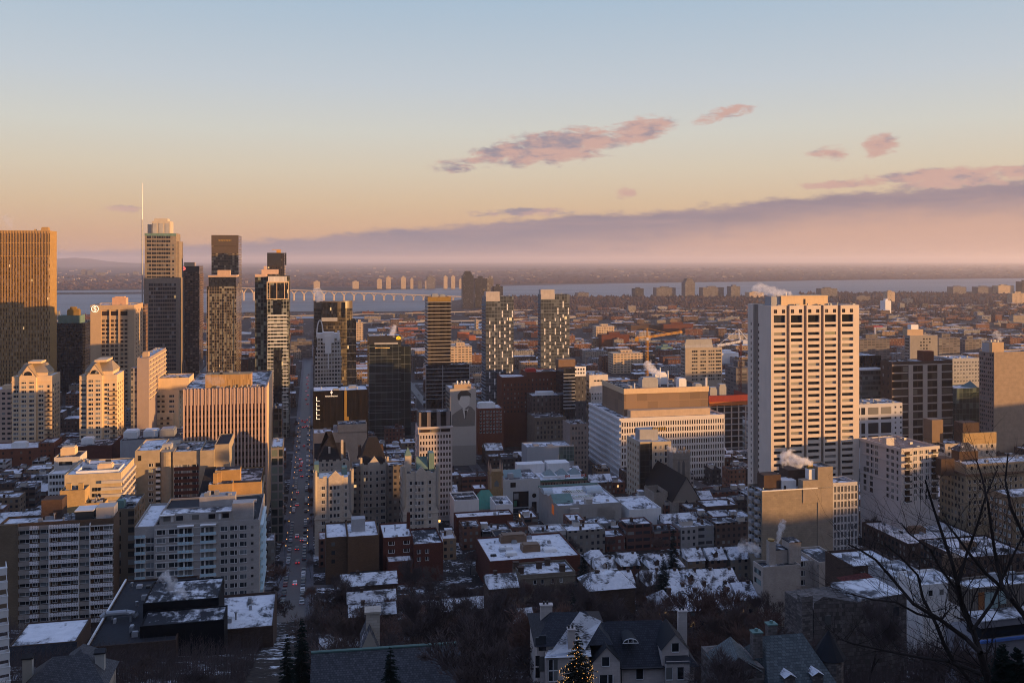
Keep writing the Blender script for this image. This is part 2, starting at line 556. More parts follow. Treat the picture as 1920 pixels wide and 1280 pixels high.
M['brownbrick'] = stone('brown_brick', (.085, .055, .042), .6, .22, .2)
M['yellowbrick'] = stone('yellow_brick', (.44, .30, .14), .6, .22, .12)
M['limestone'] = stone('limestone', (.50, .43, .355), 1.0, .4, .12)
M['fieldstone'] = stone('fieldstone', (.16, .14, .13), .8, .4, .5, .5)
M['dark'] = plain('dark_metal', (.022, .022, .025), .5, sp=.4)
M['black'] = plain('black_metal', (.008, .008, .010), .7, sp=.08)
M['bronze'] = plain('bronze_metal', (.42, .26, .10), .5, metal=.2)
M['brown'] = plain('brown_metal_panel', (.17, .105, .065), .6)
M['gold'] = plain('gold_panel', (.30, .19, .05), .45, metal=.3)
M['copper'] = plain('green_copper', (.12, .20, .18), .75, var=.35)
M['steel'] = plain('galvanised_steel', (.30, .31, .33), .5, metal=.4)
M['yellow'] = plain('yellow_paint', (.52, .26, .035), .5)
M['redpaint'] = plain('red_paint', (.42, .030, .022), .6)
M['slate'] = pitched_mat('slate_shingles', (.026, .028, .036), .05, .28)
M['slatesnow'] = pitched_mat('snowy_slate', (.045, .048, .058), .42, .3)
M['slategrey'] = pitched_mat('weathered_slate', (.075, .078, .088), .15, .3)
M['darkslate'] = pitched_mat('dark_steep_slate', (.017, .015, .016), .02, .4)
M['snowroof'] = pitched_mat('snow_covered_shingles', (.06, .055, .055), .56, .3)
M['redroof'] = pitched_mat('red_tile_roof', (.10, .020, .016), .12, .4)
M['roof'] = roof_mat('snowy_flat_roof', (.030, .031, .036), .54)
M['roofdark'] = roof_mat('dark_gravel_roof', (.024, .025, .030), .33)
M['roofwhite'] = roof_mat('deep_snow_roof', (.06, .06, .066), .60)
M['win'] = window_mat('window_panes')
M['windark'] = window_mat('dark_window_panes', (.010, .012, .015), .07, (.2, .2, .2), (.022, .024, .028))
M['winblue'] = window_mat('blue_window_panes', (.014, .017, .021), .3, (.28, .31, .33))
M['winteal'] = window_mat('teal_window_panes', (.012, .018, .020), .35, (.20, .27, .26))
M['winbrown'] = window_mat('brown_window_panes', (.018, .012, .009), .12, (.2, .17, .13))
M['winframe'] = M['offwhite']
M['bluebalc'] = plain('frosted_balcony_glass', (.45, .62, .70), .35, var=.1)
M['glassdark'] = facade('dark_curtain_glass', (.012, .012, .014), 1.6, 3.6, .04, 1, .03, 1, (.008, .009, .011), .04, (.05, .05, .05), .003, line=None, rough=.3)
M['asphalt'] = plain('wet_asphalt', (.046, .047, .055), .55, var=.35, sc=.12, sp=.4)
M['pave'] = plain('snow_dusted_pavement', (.10, .10, .11), .85, var=.5, sc=.2)
M['bark'] = plain('dark_bark', (.030, .024, .022), .95, sp=.1)
M['twig'] = plain('winter_twigs', (.105, .078, .072), .95, sp=.1)
M['twigred'] = plain('reddish_winter_twigs', (.14, .085, .070), .95, sp=.1)
M['needles'] = plain('spruce_needles', (.010, .017, .013), .9, sp=.15, var=.4, sc=1.5)
M['fill'] = facade('low_block_windows', cw=2.9, ch=3.2, u0=.27, u1=.72, v0=.3, v1=.78, blind=.3, lit=.006, usecol=True)
M['fillwide'] = facade('low_block_ribbon_windows', cw=4.2, ch=3.4, u0=.1, u1=.9, v0=.34, v1=.78, blind=.25, lit=.004, usecol=True)
def cham(name, c, s):
 m, t, b = new_mat(name)
 b.inputs['Base Color'].default_value = (*c, 1)
 b.inputs['Emission Color'].default_value = (*c, 1)
 b.inputs['Emission Strength'].default_value = s
 b.inputs['Roughness'].default_value = .4
 return m
M['lampwarm'] = cham('warm_lamp_light', (1, .50, .13), 1.3)
M['taillight'] = cham('red_tail_light', (1, .02, .015), 1.5)
M['brakelight'] = cham('dim_red_tail_light', (.25, .010, .008), .06)
M['headlight'] = cham('headlight', (1, .85, .6), 2.0)
M['signred'] = cham('red_sign_light', (1, .22, .17), .45)
M['signwhite'] = cham('white_sign_light', (1, .93, .82), .3)
M['signyellow'] = cham('yellow_sign_light', (1, .50, .02), .45)
M['signorange'] = cham('orange_banner', (.9, .2, .03), .05)
# ------------------------------------------------------------------ ground, river, far plain, roads, hill
def sheet(name, xs, ys, zf, mat):
 v = [(x, y, zf(x, y)) for y in ys for x in xs]
 n = len(xs)
 f = [(j * n + i, j * n + i + 1, (j + 1) * n + i + 1, (j + 1) * n + i) for j in range(len(ys) - 1) for i in range(n - 1)]
 me = bpy.data.meshes.new(name)
 me.from_pydata(v, [], f)
 me.materials.append(mat)
 o = bpy.data.objects.new(name, me)
 COL.objects.link(o)
 o['kind'] = 'structure'
 return o
def land_mat(name, dark, mid, snow, sc, snowc=(.62, .64, .67), stretch=(1, 1, 1), dk2=None):
 m, t, b = new_mat(name)
 co = t.vmul(t.node('ShaderNodeNewGeometry').outputs['Position'], stretch)
 n = t.noise(co, sc, 8, .65, .3)
 n2 = t.noise(co, sc * 7, 5, .6)
 c = t.mix(t.step(n2, .3, .7), dark, mid)
 if dk2:
  c = t.mix(t.step(t.noise(co, sc * .31, 5, .6), .42, .6), c, dk2)
 thr = .5 + (.5 - snow) * .5
 k = t.step(t.m('ADD', t.m('MULTIPLY', n, .65), t.m('MULTIPLY', n2, .35)), thr - .025, thr + .045)
 c = t.mix(k, c, snowc)
 t.l.new(c, b.inputs['Base Color'])
 b.inputs['Roughness'].default_value = .95
 spec(b, .15)
 return m
M['hillground'] = land_mat('leaf_litter_and_snow', (.016, .013, .012), (.040, .031, .027), .40, .10)
M['cityground'] = land_mat('city_lots', (.018, .018, .021), (.060, .055, .055), .30, .03)
M['farland'] = land_mat('far_woods_and_fields', (.085, .058, .056), (.16, .105, .098), .22, .0016, (.30, .25, .24), (1, .8, 1), (.040, .028, .028))
ysn = [-400, 110, 140, 160, 190, 210, -250, -150, -80, -40, 0, 18, 40, 60, 80, 100, 125, 150, 175, 200, 225, 250, 275, 300, 325, 350, 375, 400, 435, 470, 510, 550, 600, 650, 720, 800, 900, 1000, 1100, 1200, 1300, 1400]
xsn = [-1400, -1000, -700, -500, -300, -150, -50, 0, 50, 150, 300, 450, 600, 640, 680, 720, 760, 800, 850, 900, 1000, 1200, 1600, 2200]
xsn = sorted(set(xsn + [90, 120, 150, 180, 220, 260]))
sheet('hillside', xsn, sorted(ysn), gz, M['hillground'])
sheet('city_ground', [-4000, -1500, 0, 1500, 4000], [655, 1400, 2200, 3000, 5200], lambda x, y: .06, M['cityground'])
sheet('plain', [-70000, -20000, -6000, 0, 6000, 20000, 70000], [-30000, -3000, -400, 655, 5000, 9000, 16000, 30000, 60000], lambda x, y: -.4 if y > 600 else -3, M['farland'])
# river: outline of the two banks as rows of the ground plane
def GY(py):
 return HC * F / (py - PY0)
wm, wt, wb = new_mat('river_water')
wpos = wt.node('ShaderNodeNewGeometry').outputs['Position']
wv = wt.vmul(wpos, (.25, 1, 1))
wb.inputs['Base Color'].default_value = (.10, .125, .155, 1)
wn1 = wt.noise(wv, .0035, 6, .65)
wt.l.new(wt.mix(wt.step(wn1, .35, .65), (.045, .062, .085), (.12, .145, .175)), wb.inputs['Base Color'])
wb.inputs['Roughness'].default_value = .5
bp = wt.node('ShaderNodeBump')
bp.inputs['Strength'].default_value = .25
bp.inputs['Distance'].default_value = 2
wt.l.new(wt.noise(wv, .02, 5, .7), bp.inputs['Height'])
wt.l.new(bp.outputs[0], wb.inputs['Normal'])
near = [(-900, 600), (0, 592), (300, 588), (470, 585), (600, 583.5), (700, 584), (790, 583), (830, 566), (900, 557), (1000, 555), (1080, 556), (1200, 557), (1400, 556), (1600, 550), (1800, 547), (1920, 546), (2900, 545)]
far = [(-900, 553), (0, 553), (300, 551), (470, 549), (600, 546.5), (700, 544.5), (790, 541.5), (830, 540), (900, 537.5), (1000, 535), (1080, 533.5), (1200, 531), (1400, 528.5), (1600, 525), (1800, 523), (1920, 522), (2900, 519)]
mb = MB()
pn = [((px - 960) * GY(py) / F, GY(py), .35) for px, py in near]
pf = [((px - 960) * GY(py) / F, GY(py), .35) for px, py in far]
for k in range(len(pn) - 1):
 mb.quad([pn[k], pn[k + 1], pf[k + 1], pf[k]])
tag(mb.build('river', wm), kind='structure')
mb = MB()
n2_ = [(-900, 549), (60, 549), (290, 547), (430, 545.5)]
f2_ = [(-900, 545), (60, 545.3), (290, 543.6), (430, 543)]
a_ = [((px - 960) * GY(py) / F, GY(py), .35) for px, py in n2_]
b_ = [((px - 960) * GY(py) / F, GY(py), .35) for px, py in f2_]
for k in range(3):
 mb.quad([a_[k], a_[k + 1], b_[k + 1], b_[k]])
tag(mb.build('seaway_channel_water', wm), kind='structure')
# basins and snowy yards before the river
M['ice'] = plain('snowy_ice', (.40, .43, .47), .7, var=.3, sc=.01)
for (x0, x1, y0, y1) in ((690, 800, 616, 622), (700, 905, 607, 610), (880, 1010, 612, 616), (1090, 1330, 590, 593), (1180, 1400, 573, 575), (470, 690, 594, 597)):
 mb = MB()
 Ya, Yb = GY(y1), GY(y0)
 mb.quad([((x0 - 960) * Ya / F, Ya, .5), ((x1 - 960) * Ya / F, Ya, .5), ((x1 - 960) * Yb / F, Yb, .5), ((x0 - 960) * Yb / F, Yb, .5)])
 tag(mb.build('frozen_basin_water', M['ice']), kind='structure')
# distant hill on the horizon
mb = MB()
hp = []
D0 = 26000.
prof = [(-60, 0), (40, 20), (90, 70), (112, 150), (128, 205), (140, 220), (152, 205), (172, 150), (205, 90), (260, 45), (330, 22), (430, 8), (520, 0)]
rows = 8
for j in range(rows + 1):
 t = j / rows
 for px, h in prof:
  x = (px - 960) * D0 / F
  hp.append((x, D0 + (t - .5) * 5200, -2 + h * math.sin(math.pi * t) ** 1.2))
n = len(prof)
mb.v = hp
mb.f = [(j * n + i, j * n + i + 1, (j + 1) * n + i + 1, (j + 1) * n + i) for j in range(rows) for i in range(n - 1)]
mb.uv = [(0, 0)] * (4 * len(mb.f))
mb.mi = [0] * len(mb.f)
tag(mb.build('hills', M['farland'], smooth=True), kind='structure')
# roads follow the terrain; A0 = the long avenue
A0, RW = -7.6, 9.5
def strip(name, pts, w, mat, dz, kind='structure', side=0.0):
 """road strip along grid points (a, b)"""
 mb = MB()
 P = []
 for i, (a, b) in enumerate(pts):
  q = pts[min(i + 1, len(pts) - 1)]
  p = pts[max(i - 1, 0)]
  da, db = q[0] - p[0], q[1] - p[1]
  L = math.hypot(da, db)
  na, nb = db / L, -da / L
  row = []
  for sgn in (-1, 1):
   x, y = xy(a + na * (side + sgn * w / 2), b + nb * (side + sgn * w / 2))
   row.append((x, y, max(gz(x, y), .06) + dz))
  P.append(row)
 for p, q in zip(P, P[1:]):
  mb.quad([p[0], p[1], q[1], q[0]])
 return tag(mb.build(name, mat), kind=kind)
def line(a, b0, b1, stp=12):
 n = max(2, int((b1 - b0) / stp))
 return [(a, b0 + (b1 - b0) * k / n) for k in range(n + 1)]
def cross(b, a0, a1, stp=40):
 n = max(2, int((a1 - a0) / stp))
 return [(a0 + (a1 - a0) * k / n, b) for k in range(n + 1)]
AVE_B0, AVE_B1 = 315, 1700
strip('avenue_road', line(A0, AVE_B0, AVE_B1), RW, M['asphalt'], .16)
for sgn in (-1, 1):
 mbp = MB()
 pts = line(A0 + sgn * (RW / 2 + 1.6), AVE_B0, AVE_B1)
 strip('avenue_pavement', pts, 3.2, M['pave'], .29)
CROSS_B = [(388, -20, 12, 6), (548, -560, 560, 13), (612, -60, 60, 7), (760, -520, 560, 10), (930, -500, 600, 10), (1150, -700, 800, 12)]
for b, a0, a1, w in CROSS_B:
 strip('cross_street_road', cross(b, a0, a1, 10), w, M['asphalt'], .166)
AVE_A = [120, 262, 390, -150, -290, -420]
for a in AVE_A:
 strip('side_street_road', line(a, 560, 1500), 8, M['asphalt'], .154)
# ------------------------------------------------------------------ building toolkit
RECTS = []          # taken ground in street-grid coordinates
HEROES = []         # (short description, x, y)
_unit = {}
def unit_window(w, h, mat, frame, name='window'):
 k = (round(w, 2), round(h, 2), mat.name, frame, name)
 if k not in _unit:
  mb = MB()
  mb.box(-w / 2, w / 2, -.05, .05, -h / 2, h / 2, 0, skip='B')
  mats = [mat]
  if frame:
   mats.append(M['winframe'] if frame is True else M[frame])
   t = min(.14, w * .07)
   mb.box(-w / 2, w / 2, -.10, -.05, -h / 2 - .12, -h / 2 + .04, 1, skip='B')
   for q in ((-.5, .5) if w < 1.5 else (-.5, .12, .5)):
    x = q * w
    mb.box(x - t / 2, x + t / 2, -.09, -.05, -h / 2 + .04, h / 2, 1, skip='B')
  me = bpy.data.meshes.new(name)
  me.from_pydata(mb.v, [], mb.f)
  for m in mats:
   me.materials.append(m)
  me.polygons.foreach_set('material_index', mb.mi)
  me.update()
  _unit[k] = me
 return _unit[k]
def cen(a0, a1, n):
 return [a0 + (a1 - a0) * (k + .5) / n for k in range(n)]
class B:
 def __init__(s, name, label, cat, x0, x1, Y, ytop, xs=None, D=None, th=TH, base=None, group=None, short=None, reg=True, drop=3.0):
  s.th, s.c, s.sn = th, math.cos(th), math.sin(th)
  s.Y = Y
  X0 = (x0 - 960) * Y / F
  t1 = (x1 - 960) / F
  s.W = (t1 * Y - X0) / (s.c - t1 * s.sn)
  s.vis = 'R' if (x0 + x1) / 2 < 960 - F * math.tan(th) else 'L'
  s.X0 = X0
  if D is None:
   cx, cy = (X0 + s.W * s.c, Y + s.W * s.sn) if s.vis == 'R' else (X0, Y)
   t2 = (xs - 960) / F
   D = (cx - t2 * cy) / (s.sn + t2 * s.c)
   if not 2 < D < 120:
    print('depth?', label, D)
    D = min(120, max(8, abs(D)))
  s.D = D
  s.base = gz(X0, Y) if base is None else base
  s.h = HC - (ytop - PY0) * Y / F - s.base
  s.z0 = -drop
  s.root = empty(name, (X0, Y, s.base), th, label, cat, group)
  s.cnt = {}
  s.extra = {}
  if reg:
   a, b = ab(X0, Y)
   RECTS.append((a - 1, a + s.W + 1, b - 1, b + D + 1))
  if short:
   HEROES.append((short, X0 + s.W / 2 * s.c, Y + s.W / 2 * s.sn + D / 2))
 def Z(s, py, y=0):
  return HC - (py - PY0) * (s.Y + y) / F - s.base
 def A(s, px, y=0):
  """local x of the picture column px on the plane local y"""
  t = (px - 960) / F
  X0, Y0 = s.X0 - y * s.sn, s.Y + y * s.c
  return (t * Y0 - X0) / (s.c - t * s.sn)
 def DP(s, px):
  """local y of the picture column px on the visible side wall"""
  t = (px - 960) / F
  cx, cy = (s.X0 + s.W * s.c, s.Y + s.W * s.sn) if s.vis == 'R' else (s.X0, s.Y)
  return (cx - t * cy) / (s.sn + t * s.c)
 def part(s, name, mb, mats, **k):
  if not mb.f:
   return None
  return mb.build(name, mats, s.root, **k)
 def body(s, mat, roof='roof', par=.7, z1=None, x0=0, x1=None, y0=0, y1=None, z0=None, mb=None, capm=None, build=True):
  x1 = s.W if x1 is None else x1
  y1 = s.D if y1 is None else y1
  z1 = s.h if z1 is None else z1
  z0 = s.z0 if z0 is None else z0
  own = mb is None
  mb = mb or MB()
  mb.shell(x0, x1, y0, y1, z0, z1, 0, par)
  s.roofat(x0 + .3, x1 - .3, y0 + .3, y1 - .3, z1 - par, roof)
  if own and build:
   s.part('wall', mb, mat)
  return mb
 def roofat(s, x0, x1, y0, y1, z, roof='roof', name='roof'):
  r = MB()
  r.box(x0, x1, y0, y1, z - .3, z, 0)
  o = r.build(name, M[roof] if isinstance(roof, str) else roof, s.root)
  return o
 def face(s, f, a, z, o=0, plane=0):
  if f == 'F':
   return (a, plane - o, z), 0
  if f == 'R':
   return (s.W + o + plane, a, z), math.pi / 2
  if f == 'L':
   return (-o + plane, s.D - a, z), -math.pi / 2
  return (s.W - a, s.D + o + plane, z), math.pi
 def wins(s, f, al, zl, w, h, mat='win', name='window', o=.05, plane=0, frame=False, cap=100, skip=None, kindlabel=None):
  mat = M[mat] if isinstance(mat, str) else mat
  me = unit_window(w, h, mat, frame, name)
  for i, z in enumerate(zl):
   for j, a in enumerate(al):
    if skip and skip(i, j):
     continue
    p, rz = s.face(f, a, z, o, plane)
    n = s.cnt.get(name, 0)
    s.cnt[name] = n + 1
    if n < cap:
     ob = bpy.data.objects.new(name, me)
     COL.objects.link(ob)
     ob.parent = s.root
     ob.location = p
     ob.rotation_euler[2] = rz
    else:
     key = (name, mat.name)
     mb = s.extra.setdefault(key, (MB(), mat))[0]
     c, sn = math.cos(rz), math.sin(rz)
     q = [(x * c - y * sn + p[0], x * sn + y * c + p[1], zz + p[2]) for x, y, zz in
       ((-w / 2, -.05, -h / 2), (w / 2, -.05, -h / 2), (w / 2, -.05, h / 2), (-w / 2, -.05, h / 2))]
     mb.quad(q)
 def grid(s, f, mb, a0, a1, z0, z1, cols, rows, ww, wh, mat='win', rel=.3, name='window', plane=0, mi=0, frame=False, zoff=0, spand=True, piers=True, cap=100):
  """relief of piers and spandrels with a pane in every opening"""
  pa, pz = (a1 - a0) / cols, (z1 - z0) / rows
  al, zl = cen(a0, a1, cols), [z + zoff for z in cen(z0, z1, rows)]
  def bx(aa, ab_, za, zb, r):
   if f == 'F':
    mb.box(aa, ab_, plane - r, plane - .002, za, zb, mi, skip='B')
   elif f == 'R':
    mb.box(s.W + .002 + plane, s.W + r + plane, aa, ab_, za, zb, mi, skip='L')
   elif f == 'L':
    mb.box(-r + plane, -.002 + plane, s.D - ab_, s.D - aa, za, zb, mi, skip='R')
  if rel:
   if spand:
    e = [z0] + [(zl[k] + zl[k + 1]) / 2 for k in range(rows - 1)] + [z1]
    prev = z0
    for z in zl:
     bx(a0, a1, prev, z - wh / 2, rel)
     prev = z + wh / 2
    bx(a0, a1, prev, z1, rel)
   if piers:
    prev = a0
    for a in al:
     bx(prev, a - ww / 2, z0, z1, rel + .006)
     prev = a + ww / 2
    bx(prev, a1, z0, z1, rel + .006)
  s.wins(f, al, zl, ww, wh, mat, name, .05, plane, frame, cap)
  return al, zl
 def units(s, boxes, mat='steel', name='rooftop_unit'):
  """rooftop machinery: (x0,x1,y0,y1,z0,z1)"""
  for (x0, x1, y0, y1, z0, z1) in boxes:
   mb = MB()
   w, d, h = x1 - x0, y1 - y0, z1 - z0
   mb.box(-w / 2, w / 2, -d / 2, d / 2, 0, h * .85)
   mb.box(-w * .42, w * .42, -d * .42, d * .42, h * .85, h)
   o = mb.build(name, M[mat], s.root, ((x0 + x1) / 2, (y0 + y1) / 2, z0))
 def clutter(s, n, z, seed=0, x0=None, x1=None, y0=None, y1=None, big=2.2):
  r = random.Random(seed + 11)
  x0, x1 = (1 if x0 is None else x0), (s.W - 1 if x1 is None else x1)
  y0, y1 = (1 if y0 is None else y0), (s.D - 1 if y1 is None else y1)
  for k in range(n):
   w, d, h = r.uniform(.6, big), r.uniform(.6, big), r.uniform(.5, 1.6)
   if x1 - x0 < w or y1 - y0 < d:
    continue
   x, y = r.uniform(x0, x1 - w), r.uniform(y0, y1 - d)
   if r.random() < .3:
    mb = MB()
    mb.tube((0, 0, 0), (0, 0, h * 1.3), .25, .25, 8)
    mb.tube((0, 0, h * 1.3), (0, 0, h * 1.3 + .3), .42, .42, 8)
    mb.build('roof_vent', M['steel'], s.root, (x, y, z))
   else:
    s.units([(x, x + w, y, y + d, z, z + h)], r.choice(['steel', 'concgrey', 'steel', 'dark']))
 def finish(s):
  for (name, _), (mb, mat) in s.extra.items():
   mb.build(name, mat, s.root)['kind'] = 'stuff'
  return s.root
# ------------------------------------------------------------------ tall buildings west of the avenue (picture left)
def cwall(name, **k):
 M[name] = facade(name, **k)
 return M[name]
# --- bronze slab with vertical fins
b = B('office_tower', 'broad bronze slab tower with close vertical fins and a dark louvred top band', 'tower', -75, 93, 950, 432, xs=105.5, short='the bronze slab tower')
cwall('bronze_slab_glass', wall=(.30, .20, .10), cw=1.55, ch=3.9, u0=.12, u1=1, v0=.30, v1=1, dark=(.020, .015, .010), blind=.42, bc=(.55, .46, .34), lit=.004, var=.12, tint=(.07, .05, .03))
cwall('bronze_louvres', wall=(.40, .27, .11), cw=2.3, ch=60, u0=.35, u1=1, v0=0, v1=1, dark=(.02, .014, .008), blind=0, lit=0, rough=.6)
b.body(M['bronze_slab_glass'])
zt, zl = b.Z(478), b.h
mb = MB()
for f in ('F',):
 mb.box(0, b.W, -.5, -.02, zt, zl - 2.5, 0, skip='B')
b.part('louvre_band', mb, M['bronze_louvres'])
mb = MB()
mb.box(-.5, b.W + .6, -.8, -.52, zl - 2.5, zl + .4, 0)
for z in (b.Z(436), b.Z(455), b.Z(480)):
 mb.box(0, b.W, -.75, -.55, z - .6, z + .6, 0, skip='B')
b.part('cornice_band', mb, M['bronze'])
nf = 58
for k in range(nf):
 mb = MB()
 x = b.W * (k + .5) / nf
 mb.box(x - .22, x + .22, -1.15, -.01 - .5, 0, zl - .2, 0, skip='B')
 b.part('vertical_fin', mb, M['bronze'])
mb = MB()
mb.box(b.W + .01, b.W + .5, 0, b.D, -2, zl + .3, 0, skip='L')
b.part('end_wall', mb, stone('bronze_end_panels', (.33, .21, .08), 7, 3.9, .06, .75))
b.units([(b.A(60), b.A(63), 8, 12, zl - .7, zl + 2.2), (b.A(74), b.A(88), 6, 12, zl - .7, zl + 4.3)], 'bronze')
b.finish()
# --- black glass block with a green top
b = B('office_building', 'black glass office block with a green metal top, beside the bronze slab tower', 'office building', 100, 160, 1050, 606, xs=170, short='the black glass block')
cwall('black_grid_glass', wall=(.030, .030, .032), cw=2.0, ch=3.7, u0=.1, u1=1, v0=.14, v1=1, dark=(.006, .006, .008), blind=.03, bc=(.05, .05, .05), lit=.002)
b.body(M['black_grid_glass'])
mb = MB()
mb.box(b.A(108), b.A(150), 2, b.D - 2, b.h - 1, b.Z(592))
b.part('green_metal_top', mb, M['copper'])
b.units([(b.A(123), b.A(146), 6, 14, b.Z(592), b.Z(580)), (b.A(128), b.A(140), 7, 12, b.Z(580), b.Z(576))], 'gold')
b.finish()
b = B('apartment_block', 'sliver of pale balconied block between the black glass block and the tan hotel', 'building', 160, 170, 1300, 600, D=14, short=None)
b.body(cwall('sliver_balconies', wall=(.42, .33, .22), cw=3, ch=3.1, u0=.1, u1=.8, v0=.3, v1=.9, blind=.2))
b.finish()
# --- tan hotel tower with a round emblem
b = B('hotel_tower', 'tan precast hotel tower with three recessed window bays and a round white emblem', 'tower', 170, 252, 900, 572, xs=268, short='the tan hotel tower')
mb = b.body(M['tan'], build=False, mb=MB())
bays = [(190, 205), (207, 222), (225, 240)]
ztop, zbot = b.Z(596), 2
for (pa, pb) in bays:
 a0, a1 = b.A(pa), b.A(pb)
prev = 0
for (pa, pb) in bays + [(None, None)]:
 a1 = b.W if pa is None else b.A(pa)
 mb.box(prev, a1, -1.2, -.01, -2, b.h, 0, skip='B')
 if pa is not None:
  prev = b.A(pb)
for (pa, pb) in bays:
 mb.box(b.A(pa) + .003, b.A(pb) - .003, -1.19, -.01, b.Z(581), b.h - .01, 0, skip='B')
 zz = [b.Z(602) - k * 4.15 for k in range(26)]
 zz = [z for z in zz if z > 3]
 w = (b.A(pb) - b.A(pa)) / 2
 b.wins('F', [b.A(pa) + w * .5, b.A(pa) + w * 1.5], zz, w * .72, 2.3, 'winbrown')
 b.wins('F', [b.A(pa) + w], [b.Z(588)], w * 1.7, 4.2, 'winbrown', name='louvre_opening')
zz = [b.Z(584) - k * 4.15 for k in range(28)]
al = cen(2, b.D - 2, 3)
for z in zz:
 pass
b.wins('R', al, [z for z in zz if z > 3], 2.6, 2.0, 'winbrown')
b.part('wall', mb, M['tan'])
mb = MB()
mb.box(b.A(207), b.A(233), 8, 20, b.h - .7, b.Z(559))
mb.box(b.A(211), b.A(229), 10, 18, b.Z(559), b.Z(557))
b.part('penthouse', mb, plain('salmon_panel', (.50, .30, .20)))
b.clutter(7, b.h - .7, 3, y1=8)
# emblem: ring, wreath arcs and a letter-like curve in relief
em = MB()
R0 = 3.2
for k in range(28):
 t0, t1 = 2 * math.pi * k / 28, 2 * math.pi * (k + 1) / 28
 em.tube((R0 * math.cos(t0), 0, R0 * math.sin(t0)), (R0 * math.cos(t1), 0, R0 * math.sin(t1)), .34, .34, 5)
cs = [(1.1, 1.3), (.3, 1.9), (-.8, 1.6), (-1.1, .8), (-.2, .1), (.9, -.5), (1.1, -1.3), (.2, -1.9), (-1.0, -1.5)]
for p, q in zip(cs, cs[1:]):
 em.tube((p[0], 0, p[1]), (q[0], 0, q[1]), .38, .38, 5)
b.part('emblem', em, M['signwhite'], loc=(b.A(178.5), -1.5, b.Z(579)))
b.finish()
b = B('office_building', 'dark brown block half hidden behind the tan hotel tower', 'office building', 250, 271, 1010, 571, D=20)
b.body(cwall('dark_brown_grid', wall=(.16, .095, .055), cw=3.2, ch=4, u0=.25, u1=.75, v0=.3, v1=.75, dark=(.012, .008, .006), blind=.05))
b.finish()
# --- stepped granite tower with a mast
b = B('skyscraper', 'tallest stepped grey granite tower with paired windows and a thin white mast', 'skyscraper', 269.5, 337, 1150, 521, xs=345.5, short='the stepped tower with the mast')
gm = stone('grey_granite', (.25, .205, .165), 3, 2, .06, .85)
mb = b.body(gm, build=False, mb=MB())
u0, u1 = b.A(271), b.A(330)
zup, ztop = b.h, b.Z(437)
dy0, dy1 = 1.5, b.D - 3
mb2 = MB()
mb2.shell(u0, u1, dy0, dy1, zup - 1, ztop, 0, .6)
b.roofat(u0 + .4, u1 - .4, dy0 + .4, dy1 - .4, ztop - .6)
mb2.box(u1, b.A(335.5), dy0 + 2, dy1 - 2, zup - 1, b.Z(452), 0)
c0, c1 = b.A(283), b.A(318)
mb3 = MB()
mb3.box(c0, c1, 6, dy1 - 6, ztop - .7, b.Z(414))
mb3.box(b.A(287), b.A(312), 9, dy1 - 9, b.Z(414), b.Z(409))
mb3.box(b.A(274), b.A(283) - .01, 9, 16, ztop - .7, b.Z(420))
for k in range(3):
 x = c0 + (c1 - c0) * (k + .5) / 3
 mb3.box(x - 2.4, x + 2.4, 5.6, 5.99, ztop, b.Z(418), 1)
b.part('crown', mb3, [plain('pale_granite_crown', (.42, .37, .31)), M['concgrey']])
mb4 = MB()
mb4.box(u0 - .2, u1 + .2, dy0 - .5, dy0 - .02, ztop - 3.4, ztop - .3)
b.part('green_cornice', mb4, M['copper'])
cols = [279, 288.3, 297.3, 306.2, 315.2]
off = 2.2
al = []
for c in cols:
 al += [b.A(c) - 1.35, b.A(c) + 1.35]
zs = [b.Z(444.5) - k * (7.55 * 1150 / F) for k in range(11)]
b.wins('F', al, zs, 2.4, 3.3, 'windark', plane=dy0)
b.wins('F', [b.A(324.5)], zs[2:], 2.4, 2.9, 'win', plane=dy0)
cols2 = [283, 292, 300.5, 309, 317.5, 326]
al2 = []
for c in cols2:
 al2 += [b.A(c) - 1.35, b.A(c) + 1.35]
zs2 = [b.Z(534) - k * (7.55 * 1150 / F) for k in range(22)]
b.wins('F', al2, [z for z in zs2 if z > 2], 2.4, 3.3, 'windark')
b.part('wall', mb, gm)
b.part('upper_shaft', mb2, gm)
m_ = MB()
mz = b.Z(412)
m_.tube((-1.5, -1, 20), (-1.5, -1, mz), .9, .8, 8, 1)
m_.tube((-1.5, -1, mz), (-1.5, -1, b.Z(366)), .62, .5, 8)
m_.tube((-1.5, -1, b.Z(366)), (-1.5, -1, b.Z(343)), .42, .2, 8)
for k in range(7):
 z = mz - 8 - k * 6
 m_.box(-3.0, -.2, -1.6, -.6, z, z + .6, 1)
b.part('mast', m_, [M['white'], M['steel']])
b.finish()
# --- dark brown balconied tower with a lit round sign
b = B('apartment_tower', 'dark brown balconied tower with a round pink sign near its top', 'tower', 337, 373, 1250, 499, xs=381, short='the dark tower with the pink sign')
cwall('brown_balcony_glass', wall=(.060, .043, .036), cw=3.4, ch=3.2, u0=.12, u1=.88, v0=.3, v1=.95, dark=(.010, .009, .009), blind=.22, bc=(.30, .24, .2), lit=.002)
b.body(M['brown_balcony_glass'])
for k in range(1, 42):
 z = b.h - 9 - k * 3.4
 if z < 60:
  break
 mb = MB()
 for q in range(4):
  x = b.W * (.12 + .22 * q)
  if (k + q) % 3:
   mb.box(x, x + b.W * .14, -1.5, -.02, z, z + 1.0, 0, skip='B')
 mb.box(b.W + .02, b.W + 1.3, 1.5, b.D - 1.5, z, z + 1, 0, skip='L')
 b.part('balcony', mb, plain('brown_balcony', (.16, .10, .075)) if 'bb' not in M else M['bb'])
mb = MB()
mb.box(-.2, b.W + .2, -.35, -.02, b.h - 8, b.h, 0)
b.part('sign_band', mb, M['dark'])
em = MB()
